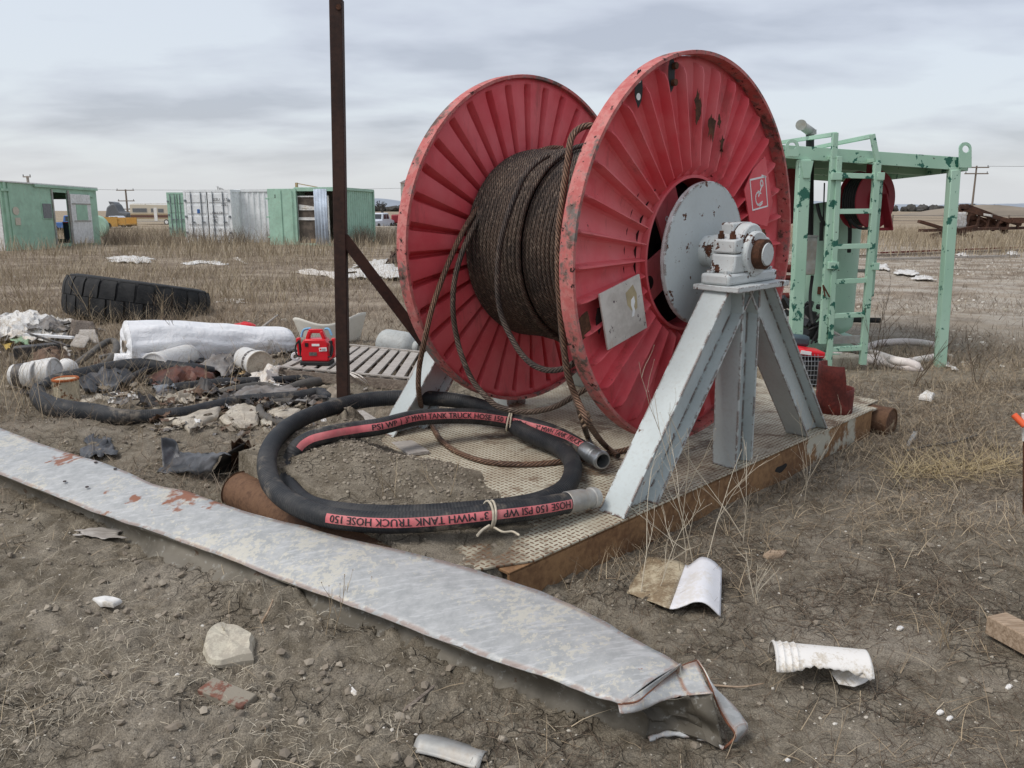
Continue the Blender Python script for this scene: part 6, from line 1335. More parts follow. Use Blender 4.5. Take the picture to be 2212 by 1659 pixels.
# green open one
a=G(645,530);b=G(737,531); a.z=b.z=0; a.y-=.3; b.y-=.3; x=(b-a).normalized(); y=Vector((-x.y,x.x,0)); 
far_=G(809,523); far_.z=0; dside=(far_-b); Lg=min(8.2,dside.length); dside.normalize(); 
t=thing('shipping_container','green container standing open with shelves of junk inside its doorway','container',mtx=fmtx(a,x,y)); Wg=(b-a).length; Ig=inv(t)
def shear(v): return v
bl=Ig@b; fl2=Ig@(b+dside*Lg); sd2=(fl2-bl)
m=M(); n=int(Lg/.28); pr=[]
nd=Vector((sd2.y,-sd2.x,0)).normalized()
for i in range(n):
    for f,o in ((0,0),(.28,0),(.42,-.045),(.86,-.045),(1,0)): pr.append(bl+sd2*((i+f)/n)+nd*o)
vs=[];fs=[]
for p in pr: vs+=[(p.x,p.y,.1),(p.x,p.y,HC-.05)]
for i in range(len(pr)-1): fs.append((2*i,2*i+2,2*i+3,2*i+1))
obj('side_wall',M().add(vs,fs),'contgreen',t)
m=M(); 
for z in (.08,HC-.02): m.bar(bl+Vector((0,0,z)),fl2+Vector((0,0,z)),.12,.12)
m.bar(fl2+Vector((0,0,0)),fl2+Vector((0,0,HC)),.12,.12); m.box((.06,0,HC/2),(.12,.12,HC)); m.box((Wg-.06,0,HC/2),(.12,.12,HC)); m.box((Wg/2,0,HC-.06),(Wg-.24,.11,.16)); m.box((Wg/2,0,.06),(Wg-.24,.11,.12)); obj('frame',m,'contgreen',t)
m=M(); q0=Vector((.06,0,0)); vs=[(0,0,.1),(0,0,HC-.05),(fl2.x-Wg,fl2.y,HC-.05),(fl2.x-Wg,fl2.y,.1)]; m.add(vs,[(0,1,2,3)]); obj('side_wall',m,'contgreen',t)
m=M().add([(0,0,HC+.02),(Wg,0,HC+.02),(fl2.x,fl2.y,HC+.02),(fl2.x-Wg,fl2.y,HC+.02)],[(0,1,2,3)]); obj('roof',m,'contgreen',t,solid=.03)
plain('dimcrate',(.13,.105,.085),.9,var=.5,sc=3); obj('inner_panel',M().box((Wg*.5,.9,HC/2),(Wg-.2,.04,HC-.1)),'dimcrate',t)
gd=obj('shelf_door',M().box((Wg*.40,.12,HC*.67),(Wg*.72,.04,.98)).box((Wg*.40,.12,HC*.245),(Wg*.72,.04,1.12)),'glassdim' if 'glassdim' in MATS else 'dimcrate',t)
m=M()
for zc,hh in ((HC*.67,.98),(HC*.245,1.12)):
    for sx in (-1,1): m.box((Wg*.40+sx*Wg*.36,.08,zc),(.06,.05,hh+.06))
    for sz in (-1,1): m.box((Wg*.40,.08,zc+sz*hh/2),(Wg*.72,.05,.06))
obj('shelf_frame',m,'offwhite',gd)
obj('carton',M().box((Wg*.58,.0,HC*.87),(.28,.12,.34),rot=(0,.1,0)).box((Wg*.62,.05,.35),(.5,.1,.34)).box((Wg*.45,.05,.18),(.5,.1,.28)).box((Wg*.66,.05,.66),(.3,.1,.2)),'cardbox',t)
m=M().grid(lambda u,v:Vector((Wg*(.08+.5*u),.06+.03*mnoise.noise(Vector((u*6,v*6,1))),HC*(.62+.10*v*(1-u*.5)))),14,6); obj('plastic_wrap',m,'whiteplastic',t)
c0_,c1_=Ig@G(587,530),Ig@G(644,531); d=obj('door',M().bar(Vector((c0_.x,-.15,HC/2)),Vector((c1_.x,-.05,HC/2)),HC-.08,.05,up=(0,1,0)) if False else M().box(((c0_.x+c1_.x)/2,-.12,HC/2),(c1_.x-c0_.x-.04,.05,HC-.05),rot=(0,0,.04)),'contgreen',t,bev=.01)
m=M()
for f in (.48,.86): m.cyl((c0_.x+(c1_.x-c0_.x)*f,-.17,.15),(c0_.x+(c1_.x-c0_.x)*f,-.17,HC-.1),.018,8)
for z in (.15,.5,.82): m.box((c0_.x,-.15,HC*z),(.15,.08,.07))
obj('lock_rod',m,'contgreen',d); obj('burn_mark',M().box((c0_.x+(c1_.x-c0_.x)*.28,-.155,HC*.86),(.04,.01,.16)),'black',d)
e0_=Ig@G(697,531); m=M(); corr(m,e0_.x,e0_.x+.62,-.55,.08,HC-.06,.14,.02); obj('door',m,'contblue',t,solid=.04)
obj('roof_hook',M().box((Wg*.02,.2,HC+.14),(.10,.1,.22)).bar((Wg*.02,.2,HC+.22),(Wg*.5,.2,HC+.04),.04,.04),'tanstripe',t)
# small green far one
a=G(367,512);b=G(412,512); a.z=b.z=0; t,Ls_=container(a,b,6,2.6,'pale green container end peeking out left of the white lettered doors','contgreen'); HS=2.6*1.0
k_=Ls_; m=M(); frame_(m,0,k_,0,6,HS+.1); obj('frame',m,'contgreen',t); cdoors(t,.06,k_-.06,HS+.1,'contgreen'); m=M(); corr(m,.1,5.9,.03,.15,HS,axis='y'); obj('side_wall',m,'contgreen',t); obj('roof',M().box((k_/2,3,HS+.08),(k_-.1,5.9,.03)),'contgreen',t)
# green round tank end by cabin
c_=AY(214,492,45.5); solo('green_disc',M().lathe([(.001,0),(.55,0),(.6,.05),(.6,.25),(.55,.3),(.001,.3)],32,Matrix.Translation((c_.x,c_.y,.75))@Matrix.Rotation(PI/2,4,'X'),cap=False),'greenpaint_dark' if 'greenpaint_dark' in MATS else 'greenclean','round green tank end beside the right end of the cabin','tank end')
MATS['_']=None
# vehicles -------------------------------------------------------
def veh(px0,px1,pyb,Y): 
    a=AY(px0,pyb,Y);b=AY(px1,pyb,Y); return a.x,b.x
def wheels(m,xs_,y,r,w,ys_=(0,)):
    for x in xs_:
        for yy in ys_: m.lathe([(.001,-w/2),(r*.55,-w/2),(r*.6,-w/2-.01),(r,-w/2+.02),(r,w/2-.02),(r*.6,w/2),(.001,w/2)],24,Matrix.Translation((x,yy,r))@Matrix.Rotation(PI/2,4,'X'),cap=False)
    return m
# motorhome
Yv=95; x0,x1=veh(283,373,480,Yv); L_=x1-x0; s=L_/6.4
rv=thing('motorhome','cream and brown old motorhome parked far off left of the containers','motorhome',loc=(x0,Yv,-.0),rz=R(-3)); rv.scale=(s,s,s)
prof=[(0,.55),(.0,3.0),(.1,3.1),(6.1,3.0),(6.3,2.8),(6.35,2.0),(6.4,1.4),(6.4,.55)]
QX=Matrix(((1,0,0,0),(0,0,1,0),(0,1,0,0),(0,0,0,1)))
obj('body',M().prism(prof,0,2.3,QX),'creampaint',rv,bev=.05)
obj('stripe',M().box((3.1,-.012,1.30),(6.1,.02,.38)),'brownstripe',rv); obj('stripe',M().box((3.1,-.012,1.62),(6.1,.02,.16)).box((3.1,-.012,1.0),(6.1,.02,.12)),'tanstripe',rv)
for (a,b,z,h) in ((.4,2.7,2.2,.65),(3.3,3.7,2.2,.6),(4.4,5.3,2.15,.6)): f=obj('window',M().box(((a+b)/2,-.02,z),(b-a,.03,h)),'zincdull',rv); obj('pane',M().box(((a+b)/2,-.04,z),(b-a-.12,.02,h-.12)),'greyglass',f)
obj('door',M().box((4.0,-.03,1.6),(.5,.03,2.0)),'offwhite',rv); obj('roof_rack',M().box((3,1.1,3.2),(5.6,1.6,.12)),'offwhite',rv,bev=.03)
for x in (.35,5.6): w_o=obj('wheel',wheels(M(),(x,),0,.42,.25,(.1,)),'tyre',rv); obj('rim',M().lathe([(.001,0),(.27,0)],20,Matrix.Translation((x,-.05,.42))@Matrix.Rotation(PI/2,4,'X'),cap=False),'offwhite',w_o)
obj('skirt',M().box((3.2,.1,.62),(5.0,.1,.26)),'offwhite',rv)
# silver pickup left
def pickup(x,Y,s,rz,label,mt):
    t=thing('pickup_truck',label,'pickup',loc=(x,Y,0),rz=rz); t.scale=(s,s,s)
    pr=[(0,.5),(.05,1.05),(2.0,1.1),(2.15,1.75),(3.6,1.8),(4.3,1.2),(5.3,1.05),(5.45,.5)]
    obj('body',M().prism(pr,.1,1.9,QX),mt,t,bev=.06)
    for (a,b) in ((2.3,2.95),(3.05,3.7)): obj('window',M().prism([(a,1.22),(a+.03,1.66),(b-.0 if b<3.5 else b-.15,1.68),(b+.1 if b>3.5 else b,1.22)],.08,.095,QX),'glass',t)
    obj('window',M().box((2.06,1.0,1.45),(.04,1.5,.45),rot=(0,.2,0)),'glass',t)
    for xx in (1.0,4.4):
        for yy in (.2,1.8): wo=obj('wheel',wheels(M(),(xx,),0,.42,.26,(yy,)),'tyre',t)
    obj('bumper',M().box((-.05,1.0,.55),(.15,1.8,.2)),'zincdull',t)
    for yy in (.2,1.8): obj('tail_lamp',M().box((-.01,yy,.95),(.06,.16,.30)),'redplastic',t)
    obj('tailgate',M().box((-.02,1,.85),(.05,1.4,.42)),mt,t,bev=.02)
    return t
pickup(AY(206,470,80).x,80,.62,R(-6),'silver pickup truck far off above the yellow truck bed','truckwhite')
pk=pickup(AY(812,480,62).x,62,.80,R(78),'white pickup truck seen from behind left of the reel','truckwhite')
# yellow truck bed
x0,x1=veh(217,275,487,74); tb=thing('truck_bed','yellow truck bed standing in grass behind the cabin','truck bed',loc=(x0,74,0),rz=R(-8)); l=x1-x0
obj('side_panel',M().box((l*.35,0,.62),(l*.7,.08,.85)),'truckyellow',tb); obj('bed_floor',M().box((l*.5,.9,.4),(l,1.7,.1)),'truckyellow',tb); obj('side_panel',M().box((l*.5,1.8,.62),(l,.08,.75)),'truckyellow',tb); obj('tail_panel',M().box((l*.85,.1,.75),(l*.3,.06,.2)).box((l*.85,.1,.45),(l*.3,.06,.15)).box((l*.98,.1,.6),(.1,.08,.6)),'truckyellow',tb); obj('wheel_arch',M().lathe([(.001,0),(.32,0)],18,Matrix.Translation((l*.33,-.05,.25))@Matrix.Rotation(PI/2,4,'X'),cap=False),'black',tb)
# blue pickup seen through the cabin door
x0=AY(92,470,60).x; bt=pickup(x0,60,.72,R(-4),'blue pickup seen through the open cabin doorway','truckblue')
# barrels seen through the doorway
# grey covered boat
x0,x1=veh(225,276,462,100); plain('coverdark',(.13,.14,.15),.7); m=M(); l=x1-x0
m.prism([(0,.9),(.3,2.2),(l*.35,2.7),(l*.5,2.6),(l*.65,1.7),(l,1.5),(l*.95,.8)],0,1.8,QX@Matrix.Translation((0,0,0)),0); bo=thing('covered_boat','dark grey boat with raised windscreen far off behind the silver pickup','boat',loc=(x0,100,-.2)); obj('hull',m,'coverdark',bo,bev=.2); obj('windscreen',M().prism([(.8,2.2),(l*.2,2.9),(l*.42,2.8),(l*.52,2.2)],.2,1.6,QX),'greyglass',bo)
# red truck beside the white pickup
x0=AY(842,478,66).x; rt=thing('red_truck','dark red flatbed truck with black tyres right of the white pickup','truck',loc=(x0,66,0),rz=0)
obj('cab',M().box((.9,1,.95),(1.6,1.8,.7)),'darkredpaint',rt,bev=.1); obj('bed',M().box((2.9,1,.75),(2.6,1.9,.25)),'black',rt)
for xx in (.3,1.0,2.6,3.4): obj('wheel',wheels(M(),(xx,),0,.33,.3,(0,)),'tyre',rt)
# concrete block, building, poles
c_=G(833,514); m=M().box((c_.x,c_.y+.6,.32),(1.25,1.0,.72),rot=(0,0,-.1)); solo('concrete_block',m,'slab','weathered concrete block in grass left of the reel','concrete block',bev=.04,disp=.03)
paint('metalwall',(.50,.47,.42),.75,1,RUST); paint('metalroof',(.44,.38,.38),.75,1,RUST)
x0=AY(867,455,150).x; bl_=thing('steel_building','tall pale metal building mostly hidden behind the left flange','building',loc=(x0,150,0))
obj('wall',M().box((6,15,3.3),(12,30,6.6)),'metalwall',bl_); obj('roof',M().prism([(-.2,6.5),(6,9.6),(12.2,6.5)],-.3,30.3,Matrix(((1,0,0,0),(0,0,1,0),(0,1,0,0),(0,0,0,1)))),'metalroof',bl_); 
m=M(); corr(m,0,12,-.06,0,6.5,.6,.03); obj('cladding',m,'metalwall',bl_)
def pole(px,pyt,Y,label,arms=((.95,1.6),(.9,1.2)),r=.14,mt='oldwood'):
    t_=AY(px,pyt,Y); t=thing('utility_pole',label,'utility pole',loc=(t_.x,Y,0)); h=t_.z
    obj('mast',M().cyl((0,0,-.5),(0,0,h),r,10,r*.7),mt,t)
    for f,w in arms: a=obj('crossarm',M().box((0,-.15,h*f),(w*2,.14,.16)),mt,t); obj('insulator',M().cyl((-w*.9,-.15,h*f),(-w*.9,-.15,h*f+.3),.07,6).cyl((w*.9,-.15,h*f),(w*.9,-.15,h*f+.3),.07,6),'greyglass',a)
    return t,h
t1,h1=pole(271,409,150,'wooden utility pole with crossarms between cabin and motorhome',((.97,1.6),(.62,1.5),(.35,1.2)),.2)
t2,h2=pole(59,380,110,'pale slim pole rising behind the green cabin',((.98,.5),),.22,'greywood')
t3,h3=pole(2110,358,120,'utility pole with two crossarms above the rusty scrap at right',((.97,1.7),(.86,1.7)),.16)
plain('wire',(.05,.05,.055),.6)
def wire_(a,b,sag,label):
    P=[Vector(a).lerp(Vector(b),i/24)-Vector((0,0,sag*4*(i/24)*(1-i/24))) for i in range(25)]; solo('power_line',M().tube(P,.028,4),'wire',label,'power line')
p3=Vector((t3.location.x,120,h3)); 
wire_((p3.x-1.5,119.8,h3*.99),(-20,240,9),2.2,'thin power line running left from the right utility pole')
wire_((p3.x+1.5,119.8,h3*.99),(120,60,8.2),1.0,'thin power line running right from the right utility pole')
p1=Vector((t1.location.x,150,h1)); wire_((p1.x-1.4,149.8,h1*.98),(-140,120,8.5),.6,'thin power line running left from the far left pole'); wire_((p1.x+1.4,149.8,h1*.98),(60,260,13),1.5,'thin power line running right from the far left pole')
# bare trees
def tree(px,py,Y,s,label):
    c_=AY(px,py,Y); h=c_.z; t=thing('bare_tree',label,'tree',loc=(c_.x,Y,0)); rr=random.Random(int(px)); tm=M(); bm_=M()
    tm.cyl((0,0,-.3),(0,0,h*.45),.3*s,8,.18*s)
    def br(p,d,l,r,n):
        q=p+d*l; bm_.cyl(p,q,r,4,r*.6,cap=False)
        if n==0: return
        for k in range(3):
            dd=(d+Vector((rr.uniform(-1,1),rr.uniform(-1,1),rr.uniform(-.3,.8)))*.7).normalized(); br(q,dd,l*.68,r*.6,n-1)
    for k in range(6): br(Vector((0,0,h*(.25+.04*k))),Vector((rr.uniform(-1,1),rr.uniform(-1,1),.9)).normalized(),h*.26,.14*s,4)
    obj('trunk',tm,'scrub',t); obj('crown',bm_,'scrub',t)
tree(4,398,95,.8,'bare tree at the left edge behind the cabin'); tree(37,398,95,.6,'bare tree behind the cabin roof left of the pale pole'); tree(455,408,120,.5,'bare bushy tree top above the white lettered container'); tree(826,436,160,.8,'small bare tree left of the steel building')
# distant house roofs / sheds among trees on left horizon (far, tiny) handled by tree belt
# debris in mid distance left
def cr2(pts,z,amp,mt,lb,nm='sheet_scrap',cat='sheet',seed=0,lift=.1,sc=2): lift*=.25; crumple(pts,z*.5,amp*.45,mt,nm,lb,cat,seed=seed,lift=lift,sc=sc,nu=20,nv=12,solid=.01)
cr2([(232,567),(330,570),(318,556),(252,556)],.05,.18,'bagwhite','white torn sheet lying in grass below the motorhome',seed=50,lift=.25)
cr2([(400,572),(486,572),(478,565),(408,565)],.03,.10,'whiteplastic','thin white scrap strip in grass below the white container',seed=51,lift=.1)
cr2([(505,560),(530,570),(525,562),(508,556)],.03,.08,'panelwhite','yellowish scrap in grass below the white corrugated container',seed=52)
cr2([(748,605),(862,600),(855,575),(760,578)],.04,.20,'bagwhite','large white torn sheet right of the rusty post',seed=53,lift=.15)
cr2([(760,585),(845,583),(842,562),(790,566)],.08,.16,'bagwhite','white plastic pile behind the post brace',seed=54,lift=.2)
cr2([(640,590),(745,605),(740,590),(650,582)],.02,.10,'panelwhite','pale litter left of the rusty post',seed=55)
cr2([(836,570),(880,565),(880,528),(858,530)],.15,.35,'tornbrown','brown crumpled tarp lump against the left flange','tarp','tarp',56,.3)
cr2([(830,604),(872,604),(866,588),(838,588)],.1,.2,'bagwhite','white lump beside the left flange under the tarp',seed=57)
cr2([(472,653),(535,655),(525,645),(480,646)],.02,.03,'panelwhite','pale flat patch of litter between tyre and post',seed=58,lift=.02)
# ---------------------------------------------------------------- background right
def G2(px,py): q=G(px,py,0); return q
rusty('scraprust',(.11,.055,.035),(.045,.026,.02),(.22,.18,.15),1.2,.9,.6,.6)
c_=AY(2000,495,44); sc0=thing('scrap_trailer','long rusty scrap trailer bed lying in grass at the far right','scrap trailer',loc=(c_.x,44,0)); Tz=inv(sc0)
m=M(); m.bar(AY(1992,498,43),AY(2330,489,47),.5,.14); m.bar(AY(1985,478,43.5),AY(2100,512,44),.25,.14); m.bar(AY(2010,512,43),AY(2110,492,44),.12,.3)
obj('bed',m,'scraprust',sc0,T=Tz)
m=M(); 
for k in range(7): p0=AY(2065+k*22,494,45); p1=AY(2074+k*21,452+k*4.5,45); m.bar(p0,p1,.12,.1)
m.bar(AY(2072,449,45),AY(2205,484,45),.2,.22); m.bar(AY(2085,446,46),AY(2150,470,46),.25,.3); m.bar(AY(2060,494,45),AY(2080,446,45),.2,.15); m.box(AY(2082,446,45),(.35,.3,.25)); m.box(AY(2196,476,45),(.6,.4,.3)); obj('side_frame',m,'scraprust',sc0,T=Tz)
m=M().grid(lambda u,v:AY(2078+100*u,462+14*u+26*v,45.3)+Vector((0,.3*mnoise.noise(Vector((u*5,v*5,0))),.25*mnoise.noise(Vector((u*7,v*3,4))))),16,8); obj('torn_cladding',m,'scraprust',sc0,T=Tz,solid=.02)
m=M().grid(lambda u,v:AY(2066+26*u,458+34*v,44.7)+Vector((.1*mnoise.noise(Vector((u*5,v*5,3))),.2*u,0)),10,8); obj('white_sheet',m,'bagwhite',sc0,T=Tz,solid=.02)
obj('white_rag',M().grid(lambda u,v:AY(2125+18*u,461+5*v+3*u,44.8),5,5),'bagwhite',sc0,T=Tz,solid=.05)
for i,(a,b,lb) in enumerate((((1842,553),(2260,538),'long weathered board nearest the scrap trailer'),((1880,560),(2200,552),'long grey board in front of the longer one at right'),((1900,546),(2240,533),'thin reddish pole lying behind the grey boards'))):
    m=M().bar(G(*a,.06),G(*b,.06),.16-.03*i,.06); solo('long_board',m,['oldwood','greywood','redrust'][i],lb,'board')
# wire fence far right
def fence(px0,px1,Y0,Y1,label):
    a=AY(px0,455,Y0);b=AY(px1,455,Y1); a.z=b.z=0; t=thing('wire_fence',label,'fence',loc=a); d=b-a; n=int(d.length/5)
    for i in range(n+1): p=d*(i/n); obj('post',M().bar(p,p+Vector((0,0,1.15)),.12,.12,up=(0,1,0)),'oldwood',t)
    m=M(); 
    for z in (.5,.8,1.08): m.bar(Vector((0,0,z)),d+Vector((0,0,z)),.03,.03)
    obj('wire',m,'wire',t)
fence(1930,2330,95,80,'far wire fence with thin posts along the grass at right')
for i,(q,lb) in enumerate((([(1930,592),(1985,596),(1975,585),(1940,584)],'white torn litter behind the ladder at right'),([(1972,604),(2018,606),(2012,597),(1980,596)],'white strip of litter right of the torn one'),([(2065,552),(2092,554),(2086,546),(2070,546)],'white scrap in front of the long boards'),([(1890,582),(1922,584),(1915,572),(1895,571)],'white litter seen beside the ladder rail'),([(2175,550),(2200,552),(2195,543),(2178,543)],'white scrap near the right edge by the boards'))):
    crumple(q,.03,.04,'bagwhite','paper_scrap',lb,'scrap',seed=60+i,nu=12,nv=8,lift=.02,sc=4,solid=.01)

for i,(px,lb) in enumerate(((127,'blue barrel with red lid inside the green cabin, left one'),(141,'blue barrel with red lid inside the green cabin, right one'))):
    d=ray(px,500); t_=wx(px)+1.0+i*.1; P_=A0+ax*(wx(px)+1.6)+ay*.35; bb=thing('barrel',lb,'barrel',loc=(P_.x,P_.y,.17)); obj('barrel_body',M().lathe([(.28,0),(.29,.3),(.28,.6),(.29,.88)],24),'petrolblue',bb); obj('barrel_lid',M().lathe([(.29,.88),(.30,.92),(.001,.93)],24),'redplastic',bb)
# ---------------------------------------------------------------- dry grass, litter, clods
def skidlocal(x,y):
    px=x-SO.x; py=y-SO.y; return px*v_.x+py*v_.y, px*w_.x+py*w_.y
def clear(x,y):
    a,b=skidlocal(x,y); on=(a>-1.68)&(a<.37)&(b>-2.05)&(b<2.13); return ~on
_rl=np.array([[p.x,p.y] for p in Pf]+[[p.x,p.y] for p in Pb][::-1])
def inpoly(x,y,P):
    c=np.zeros(len(x),bool); n=len(P); j=n-1
    for i in range(n):
        xi,yi=P[i];xj,yj=P[j]; cond=((yi>y)!=(yj>y))&(x<(xj-xi)*(y-yi)/(yj-yi+1e-12)+xi); c^=cond; j=i
    return c
def gm(name,cols,rough=.9,sc=3):
    n=NT(name); a=n.n('ShaderNodeNewGeometry').outputs['Random Per Island']; x=n.mix(n.ramp(a,0,.5),cols[0],cols[1]); x=n.mix(n.ramp(a,.5,1),x,cols[2]); n.set(x,rough,0,Specular_IOR_Level=.15)
gm('straw',((.38,.30,.20),(.25,.19,.125),(.52,.43,.30))); gm('litterdark',((.12,.088,.062),(.075,.056,.042),(.22,.17,.12))); gm('strawpale',((.55,.49,.38),(.42,.36,.27),(.66,.60,.48)))
gm('grassfar',((.37,.30,.205),(.27,.22,.155),(.46,.39,.28))); gm('grassbrown',((.25,.20,.145),(.18,.14,.105),(.35,.29,.22))); gm('clods',((.27,.23,.18),(.21,.178,.14),(.36,.315,.25)))
def blades(name,x,y,L,wd,lean,mt,label,cat,K=4,z0=0.0,curl=.6,seed=1,crossw=True):
    r=np.random.RandomState(seed); n=len(x); az=r.rand(n)*2*PI; z=GH(x,y)+z0; lean=lean*(.6+.8*r.rand(n)); L=L*(.5+r.rand(n)); turn=(r.rand(n)-.5)*curl*3
    P=[];px=x.copy();py=y.copy();pz=z.copy(); P.append((px,py,pz)); th=lean.copy()
    for k in range(K):
        st=L/K; px=px+np.cos(az)*np.sin(th)*st; py=py+np.sin(az)*np.sin(th)*st; pz=pz+np.cos(th)*st; th=th+curl*(r.rand(n)*.7); az=az+turn/K
        gz=GH(px,py) if L.mean()<.3 else z; pz=np.maximum(pz,gz+.003); P.append((px.copy(),py.copy(),pz.copy()))
    C=np.stack([np.stack(p,1) for p in P],1)      # n,K+1,3
    # width direction: perpendicular to the blade, roughly facing random
    wa=az+PI/2+ (r.rand(n)-.5); wv=np.stack([np.cos(wa),np.sin(wa),(r.rand(n)-.5)*1.2],1); w_ar=wd*(.6+.8*r.rand(n))
    tp=np.linspace(1,.25,K+1)[None,:,None]
    A=C+wv[:,None,:]*(w_ar[:,None,None]*tp*.5); B=C-wv[:,None,:]*(w_ar[:,None,None]*tp*.5)
    V=np.stack([A,B],2).reshape(-1,3); base=(np.arange(n)*(K+1)*2)[:,None]+ (np.arange(K)*2)[None,:]
    F=np.stack([base,base+1,base+3,base+2],-1).reshape(-1,4)
    o=npmesh(name,V,F,mt); tag(o,label,cat,None,'stuff'); return o
rg=np.random.RandomState(21)
def cand(n_,y0,y1,spread=.72,p=1.0):
    n=int(n_*1.3); y=y0+(y1-y0)*rg.rand(n)**p; x=(rg.rand(n)*2-1)*(spread*(y+.6)+np.minimum(1.6,.35*y)); return x,y
def keep(x,y,dens): k=(rg.rand(len(x))<dens)&clear(x,y)&~inpoly(x,y,_rl); return x[k],y[k]
# near litter on the right: dark matted stems
x,y=cand(150000,1.7,7.5); right=sst(-.4,.5,x-(y-2.6)*.25); cl=.35+.65*sst(-.1,.12,fbm(x,y,2.2,3)); near_sk=1
x1,y1=keep(x,y,right*cl*.9*np.clip(.45+.55*sst(2.2,3.4,y),0,1)); blades('dry_litter',x1,y1,.07,.0022,1.35,'litterdark','dark matted dead stems covering the soil on the right','litter',3,.002,.3,2)
x,y=cand(80000,1.7,7.5); x1,y1=keep(x,y,(.25+.75*sst(-.3,.6,x-(y-2.6)*.25))*(.2+.8*sst(0,.15,fbm(x,y,1.7,3)))*.40*np.clip(.2+.8*sst(2.6,4.2,y),0,1)); blades('straw_litter',x1,y1,.12,.0024,1.30,'straw','loose tan straw scattered over the soil','straw',4,.004,.35,3)
x,y=cand(60000,1.7,4.6); x1,y1=keep(x,y,.6*sst(.6,-.8,x-(y-2.2)*.3)*(.12+.88*sst(.0,.18,fbm(x,y,2.8,4)))); blades('pale_rootlets',x1,y1,.05,.0017,1.35,'strawpale','tiny pale rootlets and stems in the cloddy dirt on the left','litter',4,.002,.9,4)
# denser standing straw along the skid's right edge and behind
x,y=cand(90000,3.2,9.5,.70); a,b=skidlocal(x,y); nearsk=np.exp(-np.clip(a-.37,0,9)/.35)*(a>.3)*(b>-2); rgt=sst(1.4,2.6,x)*sst(3.2,4.6,y)
x1,y1=keep(x,y,np.clip(.65*rgt*(.35+.65*sst(-.05,.12,fbm(x,y,1.3,3)))+.30*nearsk,0,1)); blades('standing_straw',x1,y1,.135,.0028,.85,'straw','tangled dry grass standing right of the skid and around the shelter','dry grass',4,0,.45,5)
x,y=cand(30000,3.2,7.5,.70); a,b=skidlocal(x,y); x1,y1=keep(x,y,np.exp(-np.clip(a-.37,0,9)/.25)*(a>.3)*(b>-2)*.6+.25*sst(2.0,3.0,x)); blades('dead_stems',x1,y1,.12,.0026,.6,'litterdark','dark dead stems against the rusty skid edge','dead stems',4,0,.5,15)
# left middle: weeds between junk
x,y=cand(90000,4.2,13,.70); lf=sst(.2,-1.0,x); x1,y1=keep(x,y,lf*(.25+.75*sst(-.05,.15,fbm(x,y,1.1,3)))*.55); blades('weedy_grass',x1,y1,.13,.0032,.9,'grassbrown','short brown weedy grass around the junk on the left','dry grass',3,0,.5,6)
x,y=cand(30000,6,14,.70); x1,y1=keep(x,y,sst(-2,-4.5,x)*.6); blades('tall_straw',x1,y1,.34,.0036,.45,'straw','tall pale dry grass at the left by the tyre','dry grass',4,0,.5,7)
# middle distance
x,y=cand(130000,8,30,.68,1.2); x1,y1=keep(x,y,(.25+.75*sst(-.1,.15,fbm(x,y,.5,4)))*np.where(x>2,.40,.8)); blades('mid_grass',x1,y1,.14,.007,.8,'grassbrown','patchy brown grass across the middle of the yard','dry grass',2,0,.4,8)
x,y=cand(60000,14,44,.68,1.1); x1,y1=keep(x,y,(.15+.85*sst(0,.2,fbm(x,y,.35,4)))*sst(4,-2,x)); blades('tan_grass',x1,y1,.28,.010,.4,'grassfar','tan tufts of grass in front of the containers','dry grass',3,0,.4,9)
x,y=cand(50000,28,64,.70); k=~((x>-22.5)&(x<-16)&(y>33)&(y<40)); x=x[k];y=y[k]; x1,y1=keep(x,y,(.3+.7*sst(-.05,.15,fbm(x,y,.3,3)))*np.where(x>12,1,.8)); blades('field_grass',x1,y1,.50,.020,.35,'grassfar','tall tan field grass around the containers and scrap','dry grass',2,0,.4,10)
x,y=cand(26000,38.2,41.5,.45); x1,y1=keep(x,y,sst(-4,-7,x)*.8*sst(.0,.1,fbm(x,y,.6,3)+.05)); blades('container_weeds',x1,y1,.75,.014,.3,'grassbrown','tall brown weeds against the container fronts','dry grass',3,0,.5,12)
# pale yellow straw swath on the right
t=rg.rand(700); c1=np.array([[G(1960,1030).x,G(1960,1030).y],[G(2190,1010).x,G(2190,1010).y]]); x=c1[0,0]+(c1[1,0]-c1[0,0])*t+rg.randn(700)*.10; y=c1[0,1]+(c1[1,1]-c1[0,1])*t+rg.randn(700)*.07
gm('strawyellow',((.50,.40,.22),(.40,.31,.17),(.58,.48,.30))); blades('yellow_straw',x,y,.24,.0024,1.45,'strawyellow','matted swath of long yellow straw right of the skid end','straw',5,.01,.08,13)
